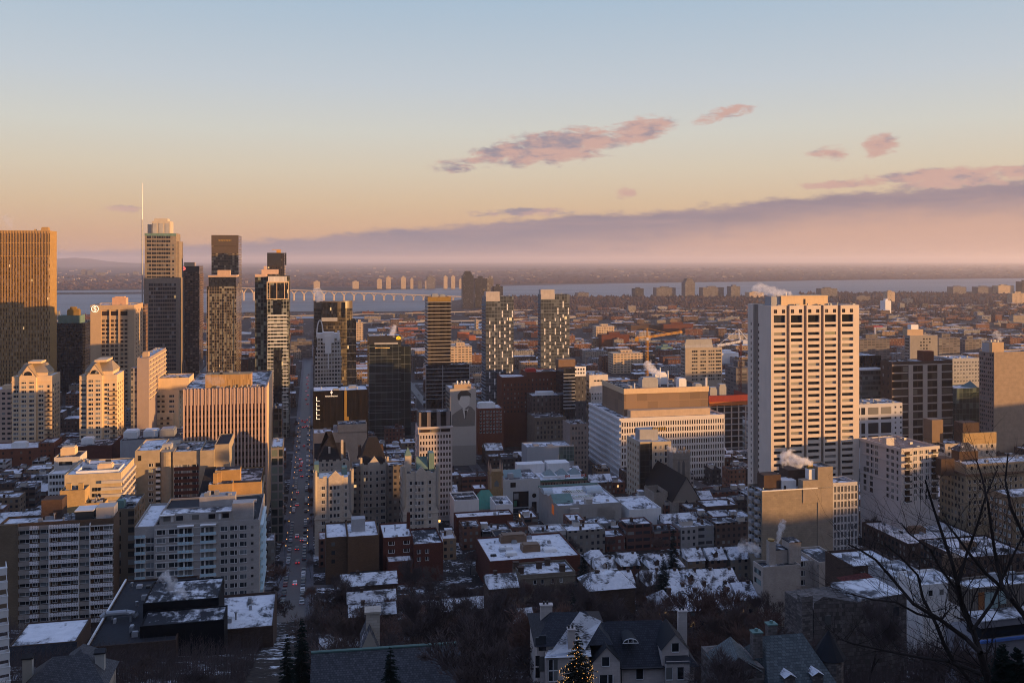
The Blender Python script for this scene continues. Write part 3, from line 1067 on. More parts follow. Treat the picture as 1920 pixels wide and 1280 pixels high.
for (rx, rz_) in ((3.1, 2.4), (2.2, 1.5)):
 for k in range(20):
  t0, t1 = 2 * math.pi * k / 20, 2 * math.pi * (k + 1) / 20
  em.tube((rx * math.cos(t0), 0, rz_ * math.sin(t0)), (rx * math.cos(t1), 0, rz_ * math.sin(t1)), .42, .42, 5)
em.box(-.5, .5, -.3, .3, -1.4, 1.4)
b.part('emblem', em, M['signred'], loc=(b.A(343.5), -.9, b.Z(503.5)))
mb = MB()
mb.box(b.A(344), b.A(364), 6, 14, b.h - .7, b.Z(492))
b.part('penthouse', mb, M['tan'])
b.finish()
# --- bronze glass tower behind, with its lower companion in front
b = B('glass_tower', 'tall brown glass tower with a signed parapet, rising behind the checkered glass tower', 'tower', 396.5, 447, 1180, 441, xs=453, short='the tall brown glass tower')
cwall('brown_glass', wall=(.10, .07, .045), cw=2.6, ch=3.4, u0=.07, u1=1, v0=.22, v1=1, dark=(.022, .017, .011), blind=.22, bc=(.30, .25, .17), lit=.002, tint=(.08, .06, .035))
b.body(M['brown_glass'])
mb = MB()
mb.box(-.1, b.W + .1, -.5, -.02, b.Z(461), b.h + .2, 0)
mb.box(0, b.W, -.45, -.02, b.Z(475), b.Z(463), 0, skip='B')
b.part('parapet_band', mb, plain('brown_glass_parapet', (.085, .062, .042), .35))
mb = MB()
for k in range(16):
 x = b.A(409 + k * 1.55)
 mb.box(x, x + .7 + .4 * (k % 2), -.62, -.52, b.Z(451.5) - .4 * (k % 3), b.Z(449))
b.part('sign_lettering', mb, M['gold'])
b.finish()
b = B('glass_tower', 'brown glass tower with a patchwork of panes and two stacked beige roof boxes', 'tower', 387.5, 443, 1100, 537, D=42, short='the patchwork glass tower')
cwall('patch_glass', wall=(.21, .16, .11), cw=2.9, ch=3.3, u0=.12, u1=1, v0=.12, v1=1, dark=(.013, .013, .012), blind=.36, bc=(.22, .22, .18), lit=.002, tint=(.055, .05, .04), var=.12)
b.body(M['patch_glass'])
mb = MB()
mb.box(b.A(391), b.A(442), 1.5, b.D - 2, b.h - .8, b.Z(519.5))
b.part('upper_storey', mb, M['glassdark'])
mb = MB()
mb.box(b.A(390), b.A(443.5), .3, b.D - 1, b.Z(519.5), b.Z(516))
mb.box(b.A(407), b.A(431), 4, 12, b.Z(516), b.Z(506.5))
b.part('penthouse', mb, plain('salmon_roof_box', (.46, .32, .23)))
for k in range(8):
 mb = MB()
 x = b.W * (k + .5) / 8
 zc = b.h - 4 - (k * 37 % 23)
 mb.box(x - .5, x + .3, -.5, -.01, 5, zc, 0, skip='B')
 b.part('stone_pier', mb, plain('tower_pier', (.25, .19, .13)) if k == 0 else M.get('tp', b.root.children[-1].data.materials[0]))
b.finish()
# --- second pair
b = B('apartment_tower', 'black brown tower with a blank dark top and a crane on its roof', 'tower', 501, 533, 1150, 474, D=26, short='the black brown tower')
b.body(cwall('blackbrown', wall=(.030, .024, .024), cw=3.2, ch=3.3, u0=.2, u1=.8, v0=.3, v1=.85, dark=(.010, .009, .009), blind=.15, bc=(.2, .16, .13)))
mb = MB()
mb.box(-.1, b.A(527), -.3, -.02, b.Z(497), b.h + .1)
mb.box(b.A(534), b.A(537), -.3, -.02, b.Z(497), b.h + .05)
b.part('blank_top', mb, M['dark'])
zz = [b.Z(500) - 3.3 * k for k in range(60)]
mb = MB()
for k, z in enumerate(zz[:12]):
 mb.box(b.W + .02, b.W + 1.1, 1, b.D - 1, z, z + .9, 0, skip='L')
b.part('balconies_slab', mb, M['tan'])
mb = MB()
mb.box(b.A(518), b.A(526), 6, 10, b.h - .7, b.h + 3.6)
mb.tube((b.A(509), 8, b.h + 3.9), (b.A(527), 8, b.h + 3.9), .35, .35, 4)
b.part('roof_crane', mb, M['yellow'])
b.finish()
b = B('apartment_tower', 'glass tower with a narrow white balconied front wing and stacked salmon roof boxes', 'tower', 478, 500.5, 800, 518, D=26, short='the white balconied glass tower')
b.body(cwall('teal_patch', wall=(.10, .09, .075), cw=2.4, ch=3.3, u0=.1, u1=1, v0=.14, v1=1, dark=(.014, .016, .014), blind=.3, bc=(.19, .21, .16), lit=.002, tint=(.05, .055, .04)), x1=b.A(543) )
Wt = b.A(541.5)
w0 = b.A(501)
mb = MB()
mb.shell(w0, Wt, -5, -.02, -2, b.Z(529), 0, .5)
b.part('front_wing', mb, cwall('wing_glass', wall=(.30, .30, .27), cw=2.7, ch=3.35, u0=.1, u1=1, v0=.1, v1=1, dark=(.014, .018, .018), blind=.3, bc=(.24, .26, .24), lit=.002, tint=(.06, .065, .06)))
b.roofat(w0 + .3, Wt - .3, -4.7, -.3, b.Z(529) - .5)
dark = MB()
dark.box(b.A(505.5), b.A(538.5), -5.2, -5.02, b.Z(560), b.Z(534), 0, skip='B')
dark.box(b.A(512.5), b.A(528.5), -5.2, -5.02, b.Z(591), b.Z(563), 0, skip='B')
dark.box(b.A(514), b.A(528.5), -5.2, -5.02, b.Z(765), b.Z(656), 0, skip='B')
b.part('dark_glazing', dark, M['glassdark'])
fr = MB()
for px in (501.3, 506.5, 519.5, 534, 541):
 fr.box(b.A(px) - .25, b.A(px) + .25, -5.6, -5.22, b.Z(560), b.Z(529), 0)
fr.box(w0 - .2, Wt + .2, -5.61, -5.23, b.Z(561), b.Z(559.5), 0)
fr.box(w0 - .2, Wt + .2, -5.61, -5.23, b.Z(530), b.Z(528), 0)
b.part('cream_frame', fr, M['cream'])
for k in range(40):
 z = b.Z(592) - k * 3.05
 if z < b.Z(770):
  break
 mb = MB()
 py = 592 + k * 3.05 * F / 800
 if py < 655:
  mb.box(w0 + .3, Wt - .3, -6.1, -5.03, z, z + .32, 0, skip='B')
  mb.box(b.A(503), b.A(538), -6.1, -5.9, z + .33, z + 1.0, 0)
 else:
  mb.box(w0 + .3, b.A(513), -6.1, -5.03, z, z + .5, 0, skip='B')
  mb.box(b.A(530), Wt - .3, -6.1, -5.03, z, z + .5, 0, skip='B')
 b.part('balcony', mb, M['offwhite'])
mb = MB()
mb.box(b.A(478), b.A(500), -.4, 12, b.h - .6, b.Z(514))
mb.box(b.A(490), b.A(521), 3, 14, b.Z(514), b.Z(505.5))
mb.box(b.A(494), b.A(499), 4, 8, b.Z(505.5), b.Z(499))
b.part('penthouse', mb, plain('salmon_box', (.52, .36, .27)))
mb = MB()
mb.box(b.A(503), b.A(538), -3.5, 12, b.Z(529), b.Z(518.5))
b.part('white_roof_screen', mb, cwall('ribbed_screen', wall=(.6, .56, .53), cw=.9, ch=50, u0=0, u1=.3, v0=0, v1=1, dark=(.25, .23, .22), blind=0, lit=0))
b.finish()
# --- office with close vertical fins, sunlit
b = B('office_building', 'broad pink office block with many vertical concrete fins and a bronze penthouse', 'office building', 345, 499, 520, 729, xs=510, short='the finned pink office block')
b.body(plain('pink_core', (.24, .17, .14)))
pk = plain('pink_precast', (.50, .35, .28), var=.12)
zt = b.h
nfn = 23
fl = 13.4 * 520 / F
z0w = b.Z(783.5)
zsw = [b.Z(775) - k * fl for k in range(19)]
zsw = [z for z in zsw if z > 1]
al = cen(0, b.W, nfn)
b.wins('F', al, zsw, b.W / nfn * .62, fl * .60, 'winbrown', o=.05)
for k in range(nfn + 1):
 mb = MB()
 x = b.W * k / nfn
 w = .42
 mb.box(x - w, x + w, -1.1, -.01, -2, zt, 0, skip='B')
 b.part('vertical_fin', mb, pk)
zs_top = b.Z(760)
mb = MB()
for k in range(nfn):
 x = al[k]
 mb.box(x - .28, x + .28, -.8, -.012, zs_top, zt - .5, 0, skip='B')
b.part('upper_ribs', mb, pk)
b.wins('F', al, [(zs_top + zt) / 2], b.W / nfn * .5, zt - zs_top - 2, 'winbrown', name='louvre_slot', o=.03)
mb = MB()
mb.box(b.W + .01, b.W + .6, 0, b.D, -2, zt + .2, 0, skip='L')
b.part('end_wall', mb, plain('gold_pink_end', (.55, .38, .24)))
mb = MB()
mb.box(b.A(383), b.A(470), 5, 16, b.h - .7, b.Z(706))
b.part('penthouse', mb, cwall('bronze_screen', wall=(.36, .22, .09), cw=1.3, ch=40, u0=0, u1=.2, v0=0, v1=1, dark=(.2, .12, .05), blind=0, lit=0))
b.clutter(16, b.h - .7, 5, y1=4.5)
b.clutter(5, b.Z(706), 6, x0=b.A(386), x1=b.A(468), y0=6, y1=15)
b.finish()
# --- two golden gabled condominium towers
def gabled(x0, x1, xs, ytop, peak, label, short, cm):
 b = B('condominium_tower', label, 'tower', x0, x1, 700, ytop, xs=xs, short=short)
 W = b.W
 mb = b.body(cm, build=False, mb=MB(), z1=b.h)
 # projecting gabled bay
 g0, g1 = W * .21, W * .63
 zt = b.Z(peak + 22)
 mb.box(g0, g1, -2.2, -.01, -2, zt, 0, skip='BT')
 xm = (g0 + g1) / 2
 zpk = b.Z(peak + 1)
 mb.quad([(g0, -2.2, zt), (g1, -2.2, zt), (xm, -2.2, zpk)], 0)
 b.part('wall', mb, cm)
 rf = MB()
 back = b.D * .55
 rf.quad([(g1 + .4, -2.5, zt - .2), (g1 + .4, back, zt - .2), (xm, back, zpk + .3), (xm, -2.5, zpk + .3)], 0)
 rf.quad([(g0 - .4, back, zt - .2), (g0 - .4, -2.5, zt - .2), (xm, -2.5, zpk + .3), (xm, back, zpk + .3)], 0)
 rf.quad([(g0 - .4, back, zt - .2), (xm, back, zpk + .3), (g1 + .4, back, zt - .2)], 0)
 b.part('gable_roof', rf, plain('bronze_standing_seam', (.30, .22, .13), .6))
 hb = MB()
 hb.box(W * .12, W * .86, 4, b.D - 3, b.h - .7, b.Z(peak + 16))
 hb.hip(W * .10, W * .88, 3.6, b.D - 2.6, b.Z(peak + 16), b.Z(peak - 1), 3.5, 1, flat=2)
 hb.box(W * .35, W * .68, 6, b.D - 5, b.Z(peak - 1), b.Z(peak - 5), 0)
 b.part('roof_lantern', hb, [cm, plain('roof_lantern_metal', (.26, .21, .15), .6)])
 fan = MB()
 zc = b.Z(peak + 22) + 1.2
 for k in range(8):
  t0, t1 = math.pi * k / 8, math.pi * (k + 1) / 8
  fan.quad([(xm, -2.28, zc), (xm + 3.1 * math.cos(t0), -2.28, zc + 3.1 * math.sin(t0)), (xm + 3.1 * math.cos(t1), -2.28, zc + 3.1 * math.sin(t1))], 0)
 b.part('fan_window', fan, M['win'])
 arch = MB()
 for k in range(10):
  t0, t1 = math.pi * k / 10, math.pi * (k + 1) / 10
  arch.tube((xm + 3.5 * math.cos(t0), -2.3, zc + 3.5 * math.sin(t0)), (xm + 3.5 * math.cos(t1), -2.3, zc + 3.5 * math.sin(t1)), .3, .3, 5)
 b.part('arch_moulding', arch, cm)
 fh = 8.75 * 700 / F
 zs = [b.Z(peak + 32) - k * fh for k in range(17)]
 zs = [z for z in zs if z > .5]
 b.wins('F', [g0 + (g1 - g0) * .27, g0 + (g1 - g0) * .73], zs, 3.4, 1.9, 'win', plane=-2.2, frame=True)
 b.wins('F', [W * .105, W * .73], zs[1:], 3.6, 1.9, 'win', frame=True)
 b.wins('F', [W * .92], zs[1:], 1.5, 1.8, 'win')
 b.wins('R', cen(2, b.D - 2, 4), zs[1:], 1.7, 1.9, 'win')
 for k, z in enumerate(zs[2:]):
  m2 = MB()
  m2.box(W * .83, W + .6, -1.3, -.01, z - 1.6, z - 1.35, 0, skip='B')
  m2.box(W * .83, W + .6, -1.3, -1.2, z - 1.34, z - .6, 0)
  b.part('balcony', m2, M['brown'])
 cb = MB()
 for pyc in (peak + 31, peak + 72):
  cb.box(-.3, g0 - .02, -.5, -.01, b.Z(pyc) - .2, b.Z(pyc) + .3, 0, skip='B')
  cb.box(g0 - .3, g1 + .3, -2.7, -2.21, b.Z(pyc) - .2, b.Z(pyc) + .3, 0, skip='B')
  cb.box(g1 + .02, W + .3, -.5, -.01, b.Z(pyc) - .2, b.Z(pyc) + .3, 0, skip='B')
 b.part('string_course', cb, cm)
 b.clutter(6, b.h - .7, x0)
 b.finish()
gabled(22, 97, 113, 706, 685, 'cream gabled condominium tower with fan window, lower floors in shade, before the bronze slab tower', 'the shaded gabled tower', M['cream'])
gabled(149, 219, 235, 704, 682, 'golden sunlit gabled condominium tower with fan window, before the tan hotel tower', 'the golden gabled tower', M['cream'])
b = B('apartment_block', 'low pink and cream block cut by the picture edge beside the shaded gabled tower', 'building', -40, 20, 720, 731, D=20)
b.body(cwall('pink_cream', wall=(.50, .36, .28), cw=4, ch=4, u0=.2, u1=.8, v0=.35, v1=.8, blind=.1))
b.units([(b.A(2), b.A(16), 3, 9, b.h - .7, b.h + 3)], 'cream')
b.finish()
# --- golden stepped block
b = B('condominium_block', 'golden stepped condominium with balconies in its front recess, beside the finned pink office block', 'building', 270, 335, 770, 734, xs=346, short='the golden stepped condominium')
mb = b.body(M['cream'], build=False, mb=MB())
W = b.W
mb.box(-2.5, W * .86, -3.5, -.01, -2, b.Z(775), 0)
b.part('wall', mb, M['cream'])
pb = MB()
pb.shell(W * .25, W + 8, 5, b.D - 1, b.h - .7, b.Z(711), 0, .5)
b.roofat(W * .25 + .4, W + 7.6, 5.4, b.D - 1.4, b.Z(711) - .5)
b.part('penthouse', pb, M['cream'])
fh = 9.6 * 770 / F
zs = [b.Z(744) - k * fh for k in range(4)]
b.wins('F', cen(W * .2, W * .62, 3), zs, 2.4, 2.2, 'winbrown')
b.wins('F', [W * .8], zs, 4.2, 2.0, 'win', frame=True)
zs2 = [b.Z(784) - k * fh for k in range(7)]
zs2 = [z for z in zs2 if z > 0]
b.wins('F', cen(W * .08, W * .8, 4), zs2, 2.2, 2.0, 'winbrown', plane=-3.5)
b.wins('R', [b.D * .3, b.D * .7], [b.Z(740) - k * fh for k in range(13)], 1.3, 1.9, 'win')
for z in zs[:4]:
 m2 = MB()
 m2.box(W * .17, W * .66, -1.2, -.01, z - 1.7, z - 1.45, 0, skip='B')
 m2.box(W * .17, W * .66, -1.2, -1.1, z - 1.44, z - .7, 0)
 b.part('balcony', m2, M['cream'])
for z in zs2:
 m2 = MB()
 m2.box(W * .02, W * .84, -4.6, -3.51, z - 1.6, z - 1.4, 0, skip='B')
 m2.box(W * .02, W * .84, -4.6, -4.5, z - 1.39, z - .7, 0)
 b.part('balcony', m2, M['tan'])
sl = MB()
sl.quad([(0, 0, b.Z(725)), (W * .5, 0, b.Z(725)), (W * .5, 3, b.Z(717)), (0, 3, b.Z(717))], 0)
b.clutter(6, b.Z(711) - .5, 9, x0=W * .3, x1=W, y0=6)
b.finish()
b = B('office_building', 'slender grey pink slab with one blank wall and gold edged floors on its sunny side', 'building', 257, 279, 730, 671, xs=311, short='the slender pink slab')
mb = b.body(M['concgrey'], build=False, mb=MB())
b.part('wall', mb, plain('grey_pink_wall', (.30, .24, .22), var=.1))
for k in range(9):
 z = b.h - 2 - k * 3.8
 m2 = MB()
 m2.box(b.W + .02, b.W + .7, 0, b.D, z - .8, z + .2, 0, skip='L')
 b.part('ledge', m2, M['cream'])
 b.wins('R', cen(1, b.D - 1, 6), [z - 2.0], 1.5, 1.4, 'win')
lw = MB()
lw.box(b.A(245), -.02, 1, 10, -2, b.Z(690))
b.part('side_wing', lw, cwall('blue_wing', wall=(.22, .21, .22), cw=2.6, ch=3.5, u0=.2, u1=.8, v0=.2, v1=.85, dark=(.03, .034, .04), blind=.2))
b.clutter(8, b.h - .7, 12)
b.units([(b.W * .3, b.W * .8, 8, 16, b.h - .7, b.h + 4)], 'tan')
b.finish()
# --- dark buildings along the avenue's west side
for (x0, x1, xs, Y, yt, lab, mt) in (
  (508, 530, 536, 470, 838, 'narrow glass fronted block with pale frames at the foot of the finned pink office', 'avenue_glass'),
  (512, 528, 545, 600, 766, 'low dark block with a snowy terrace beside the avenue below the white balconied tower', 'avenue_dark')):
 b = B('avenue_block', lab, 'building', x0, x1, Y, yt, D=26)
 b.body(cwall(mt, wall=(.19, .17, .16) if 'glass' in mt else (.07, .065, .065), cw=3.6, ch=4.4, u0=.1, u1=.92, v0=.12, v1=.9, dark=(.012, .016, .016), blind=.35, bc=(.15, .18, .15), lit=.002))
 b.clutter(4, b.h - .7, x0)
 b.finish()
# ------------------------------------------------------------------ tall buildings in the middle of the picture
def ringpts(cx, cy, rx, ry, n, t0=0, t1=2 * math.pi):
 return [(cx + rx * math.cos(t0 + (t1 - t0) * k / n), cy + ry * math.sin(t0 + (t1 - t0) * k / n)) for k in range(n + 1)]
# --- round fronted dark glass tower
b = B('glass_tower', 'round fronted dark bronze glass tower with an open crown above the river', 'tower', 588, 662, 1000, 565, D=34, short='the round dark tower')
cwall('round_glass', wall=(.085, .068, .048), cw=2.0, ch=3.8, u0=.04, u1=1, v0=.2, v1=1, dark=(.020, .018, .014), blind=.12, bc=(.2, .17, .11), lit=.002, tint=(.06, .05, .035))
W = b.W
pts = ringpts(W / 2, 14, W / 2, 14, 28, math.pi, 2 * math.pi) + [(W, 34), (0, 34)]
mb = MB()
mb.prism(pts, -2, b.h - 8)
b.part('wall', mb, M['round_glass'])
cr = MB()
p2 = ringpts(W / 2, 14, W / 2, 14, 28, math.pi, 2 * math.pi)
for p, q in zip(p2, p2[1:]):
 cr.quad([(*p, b.h - 8), (*q, b.h - 8), (*q, b.h), (*p, b.h)], 0)
 pi = (W / 2 + (p[0] - W / 2) * .95, 14 + (p[1] - 14) * .95)
 qi = (W / 2 + (q[0] - W / 2) * .95, 14 + (q[1] - 14) * .95)
 cr.quad([(*qi, b.h - 8), (*pi, b.h - 8), (*pi, b.h), (*qi, b.h)], 0)
 cr.quad([(*p, b.h), (*q, b.h), (*qi, b.h), (*pi, b.h)], 0)
b.part('crown_wall', cr, plain('bronze_crown', (.085, .065, .042), .4, sp=.5))
mb = MB()
mb.box(W * .2, W * .6, -1.5, 3, b.h - 18, b.h - 1.5)
mb.box(W * .75, W * .8, 0, 3, b.h - 18, b.h - 1)
b.part('dark_recess', mb, M['glassdark'])
mb = MB()
mb.box(W * .2, W * .6, -1.8, 2, b.h - 22, b.h - 18.01)
b.part('pale_band', mb, M['concgrey'])
mb = MB()
mb.shell(b.A(634), b.A(668), 4, 30, -2, b.Z(601), 0, .6)
b.part('lower_wing', mb, M['glassdark'])
b.roofat(b.A(634) + .5, b.A(668) - .5, 4.5, 29.5, b.Z(601) - .6, 'roofdark')
fr = MB()
for k in range(9):
 fr.box(b.A(634), b.A(668), 3.8, 3.99, 8 + k * 9, 8.25 + k * 9, 0)
b.part('floor_line', fr, M['steel'])
b.units([(W * .3, W * .5, 8, 16, b.h - 8, b.h - 2), (W * .6, W * .8, 12, 18, b.h - 8, b.h - 3)], 'steel')
b.finish()
# --- stepped white building with an arch
b = B('office_building', 'stepped white and glass office block with an arched spire before the round dark tower', 'office building', 590, 640, 850, 690, D=24, short='the stepped white block')
cwall('white_grid', wall=(.50, .46, .42), cw=2.6, ch=3.6, u0=.18, u1=.88, v0=.32, v1=.85, dark=(.016, .016, .016), blind=.3, bc=(.3, .26, .2), lit=.002)
b.body(M['white_grid'])
for (xa, xb, yt, y0_, y1_, n) in ((591, 641, 672, 3, 22, 'middle_step'), (593, 640, 655, 6, 21, 'upper_step'), (595, 639, 636, 9, 20, 'top_step')):
 mb = MB()
 mb.shell(b.A(xa), b.A(xb), y0_, y1_, b.h - 1, b.Z(yt), 0, .5)
 b.roofat(b.A(xa) + .4, b.A(xb) - .4, y0_ + .4, y1_ - .4, b.Z(yt) - .5)
 b.part(n, mb, M['white_grid'])
mb = MB()
mb.box(b.A(609), b.A(621), 1, 2.9, b.Z(664), b.Z(630))
mb.box(b.A(605), b.A(627), 8, 14, b.Z(645), b.Z(624))
mb.box(b.A(594), b.A(638), 10, 19, b.Z(637), b.Z(627))
mb.box(b.A(633), b.A(637), 8, 10, b.Z(640), b.Z(622))
b.part('white_core', mb, M['white'])
mb = MB()
mb.box(b.A(614.3), b.A(616.5), -.8, -.01, b.Z(692), b.Z(660), 0)
b.part('white_pylon', mb, M['white'])
mb = MB()
for k in range(12):
 t0, t1 = math.pi * k / 12, math.pi * (k + 1) / 12
 f = lambda t: (b.A(600) - 3.0 * math.cos(t), 12, b.Z(634) + 16 * math.sin(t))
 mb.tube(f(t0), f(t1), .55, .55, 6)
b.part('arch', mb, M['offwhite'])
b.finish()
# --- black hotel slab with lettering
b = B('hotel', 'matt black hotel slab with a white roof, one vertical gold strip and small white lettering', 'hotel', 587, 690, 600, 733, xs=None, D=24, short='the black hotel')
mb = b.body(M['black'], 'roofwhite', build=False, mb=MB())
mb2 = MB()
n = 46
r = random.Random(4)
for k in range(n):
 x0_, x1_ = b.W * k / n, b.W * (k + 1) / n
 z = -1
 while z < b.h - 1:
  z1_ = min(b.h - .6, z + r.uniform(6, 16))
  mb2.box(x0_ + .04, x1_ - .04, -.12 - .10 * r.random(), -.005, z, z1_ - .05, r.choice([0, 0, 1, 2]), skip='B')
  z = z1_
b.part('wall', mb, M['black'])
b.part('panel_skin', mb2, [M['black'], plain('charcoal_panel', (.012, .012, .016), .7, sp=.08), plain('brown_black_panel', (.015, .012, .013), .7, sp=.08)])
mb = MB()
mb.box(b.A(645.5), b.A(650.5), -.5, -.24, b.Z(783), b.h - .3)
mb.box(b.A(645.5), b.A(654), -.5, -.24, b.Z(800), b.Z(783) - .01)
b.part('gold_strip', mb, M['gold'])
mb = MB()
for (pa, pb) in ((744, 752), (755, 761), (763, 769), (771, 778), (780, 786)):
 mb.box(b.A(593), b.A(594.3), -.4, -.24, b.Z(pb), b.Z(pa))
 mb.box(b.A(594.4), b.A(600), -.4, -.24, b.Z(pb), b.Z(pb) + .22)
b.part('light_strip', mb, M['signwhite'])
# lettering
cu = bpy.data.curves.new('lettering', 'FONT')
cu.body = 'FOUR SEASONS'
cu.size = 1.15
cu.extrude = .05
cu.align_x = 'CENTER'
tmp = bpy.data.objects.new('tmp', cu)
COL.objects.link(tmp)
me = bpy.data.meshes.new_from_object(tmp.evaluated_get(bpy.context.evaluated_depsgraph_get()))
me.name = 'lettering'
me.materials.clear()
me.materials.append(M['signwhite'])
bpy.data.objects.remove(tmp)
lo = bpy.data.objects.new('lettering', me)
COL.objects.link(lo)
lo.parent = b.root
lo.location = (b.A(621.5), -.4, b.Z(744.5))
lo.rotation_euler = (R(90), 0, 0)
em = MB()
for (x, z, w, h) in ((0, 0, .18, 1.6), (0, 1.5, .6, .5), (-.45, 1.0, .6, .5), (.45, 1.0, .6, .5), (0, .6, 1.1, .35), (0, 2.1, .35, .5)):
 em.box(x - w / 2, x + w / 2, -.08, 0, z - h / 2, z + h / 2)
b.part('emblem', em, M['signwhite'], loc=(b.A(621.5), -.4, b.Z(739)))
b.units([(b.A(624), b.A(636), 2, 5, b.h - .7, b.h + .8), (b.A(655), b.A(670), 12, 18, b.h - .7, b.h + 1)], 'steel')
b.clutter(5, b.h - .7, 2)
b.finish()
# --- stepped beige party wall behind the castle flats
b = B('apartment_block', 'windowless stepped beige party wall behind the castle like flats', 'building', 587.5, 688, 560, 812, D=15, short='the beige party wall')
mb = b.body(M['beigebrick'], build=False, mb=MB())
st_ = MB()
st_.shell(b.A(634), b.A(688), .0, 14, b.h - .8, b.Z(798), 0, .6)
b.part('wall', mb, stone('pale_party_wall', (.40, .33, .26), .6, .25, .06))
b.part('upper_step', st_, stone('pale_party_wall_upper', (.41, .34, .265), .6, .25, .06))
b.roofat(b.A(634) + .4, b.A(688) - .4, .4, 13.6, b.Z(798) - .6)
b.clutter(8, b.h - .8, 41, x1=b.A(630))
b.units([(b.A(625), b.A(633), 2, 6, b.h - .8, b.Z(801))], 'steel')
b.clutter(5, b.Z(798) - .6, 42, x0=b.A(640), x1=b.A(686))
b.finish()
# --- castle-like apartment house: four blocks of one building read as towers
def castle(name, label, x0, x1, Y, ytop, D, gpx, gpeak, cols, rows, row0, pitch, turret=True, short=None, roofpk=None, group='castle like apartment towers', dormer=True):
 b = B(name, label, 'apartment tower', x0, x1, Y, ytop, D=D, short=short)
 mb = b.body(M['limestone'], 'roof', build=False, mb=MB(), par=1.0)
 # crenels
 n = int(b.W / 1.8)
 for k in range(n):
  if k % 2 == 0:
   x = b.W * k / n
   mb.box(x, x + b.W / n, 0, .4, b.h, b.h + .9, 0)
 # stone gable on the front
 ga, gb_ = b.A(gpx[0]), b.A(gpx[1])
 gm = (ga + gb_) / 2
 zt, zp = b.h + .2, b.Z(gpeak)
 mb.quad([(ga, -.5, b.h - 22), (gb_, -.5, b.h - 22), (gb_, -.5, zt), (gm, -.5, zp), (ga, -.5, zt)], 0, [(ga, 0), (gb_, 0), (gb_, 20), (gm, 25), (ga, 20)])
 mb.quad([(gb_, -.5, zt), (gb_, 1.0, zt), (gm, 1.0, zp), (gm, -.5, zp)], 0)
 mb.quad([(ga, 1.0, zt), (ga, -.5, zt), (gm, -.5, zp), (gm, 1.0, zp)], 0)
 mb.quad([(gb_, 1.0, zt), (ga, 1.0, zt), (gm, 1.0, zp)], 0)
 mb.quad([(gb_, -.5, b.h - 22), (gb_, 0, b.h - 22), (gb_, 1., zt), (gb_, -.5, zt)], 0)
 mb.quad([(ga, 0, b.h - 22), (ga, -.5, b.h - 22), (ga, -.5, zt), (ga, 1., zt)], 0)
 mb.box(ga - .3, gb_ + .3, -.9, -.51, b.h - 22.6, b.h - 22, 0)
 mb.box(-.3, ga - .31, -.35, -.01, b.h - 20, b.h - 19.6, 0)
 mb.box(gb_ + .31, b.W + .3, -.35, -.01, b.h - 20, b.h - 19.6, 0)
 b.part('wall', mb, M['limestone'])
 if turret:
  for x in (0.2, b.W - .2):
   t = MB()
   t.tube((0, 0, b.h - 16), (0, 0, b.h + 3.2), 1.05, 1.05, 10)
   t.tube((0, 0, b.h - 18.5), (0, 0, b.h - 16), .2, 1.05, 10)
   for k in range(5):
    a = 2 * math.pi * k / 5
    t.box(math.cos(a) * .75 - .25, math.cos(a) * .75 + .25, math.sin(a) * .75 - .25, math.sin(a) * .75 + .25, b.h + 3.2, b.h + 4)
   b.part('corner_turret', t, M['limestone'], loc=(x, .2, 0))
 zs = [b.Z(row0) - k * pitch * Y / F for k in range(rows)]
 zs = [z for z in zs if z > 0]
 for (c, w, pl) in cols:
  b.wins('F', [b.A(c)], zs, w, 1.7, 'win', plane=pl, frame=True)
 b.wins('R', cen(1.5, b.D - 1, 6), zs, 1.0, 1.6, 'win')
 b.wins('L', cen(1.5, b.D - 1, 6), zs, 1.0, 1.6, 'win')
 return b
b = castle('castle_apartments', 'pale stone castle like tower by the avenue with a gable, turrets and mint copper behind', 590, 660, 440, 897, 16, (616, 641), 884,
     [(606.5, 1.9, 0), (620.6, 1.2, -.5), (627.5, 1.2, -.5), (634.4, 1.2, -.5), (648.5, 1.3, 0)], 8, 915.5, 13.1, short='the avenue side castle tower')
cp = MB()
cp.box(b.A(642), b.A(652), 9, 14, b.h - 1, b.Z(886))
cp.box(b.A(589.5), b.A(598), 6, 14, b.h - 1, b.Z(876))
b.part('copper_roof', cp, M['copper'])
b.clutter(4, b.h - 1, 8)
b.finish()
b = castle('castle_apartments', 'shaded castle like block behind the courtyard with steep dark hipped roof and long gable', 675, 726, 478, 872, 22, (690, 713), 856,
     [(684, 1.1, 0), (687.5, 1.1, 0), (695, 1.1, -.5), (707, 1.1, -.5), (716, 1.1, 0), (720, 1.1, 0)], 9, 887, 12.1, short='the courtyard castle block')
dr = MB()
dr.hip(-.6, b.W + .6, .6, 21, b.h, b.Z(826), 5.5, 0, flat=2)
b.part('steep_roof', dr, M['darkslate'])
ch = MB()
for px in (676, 718):
 ch.box(b.A(px) - .8, b.A(px) + .8, 8, 9.6, b.h, b.Z(840))
b.part('chimney', ch, M['brownbrick'])
b.finish()
b = castle('castle_apartments', 'pale stone castle like tower with mint copper roof pieces, farther from the avenue', 756, 822, 445, 888, 16, (779, 800), 876,
     [(770.5, 1.3, 0), (780, 1.2, -.5), (786, 1.2, -.5), (792, 1.2, -.5), (806, 1.4, 0)], 8, 906.5, 12.4, short='the second castle tower')
cp = MB()
cp.box(b.A(808), b.A(818), 8, 14, b.h - 1, b.Z(858))
cp.gable(b.A(785), b.A(806), 8, 14, b.h, b.Z(866), 'x', 0, 0)
b.part('copper_roof', cp, M['copper'])
tw = MB()
tw.box(b.A(763), b.A(775), 9, 13, b.h - 1, b.Z(862), 0)
xm, ym = b.A(769), 11
q = [(b.A(762), 8.5), (b.A(776), 8.5), (b.A(776), 13.5), (b.A(762), 13.5)]
for k in range(4):
 tw.quad([(*q[k], b.Z(862)), (*q[(k + 1) % 4], b.Z(862)), (xm, ym, b.Z(846))], 1)
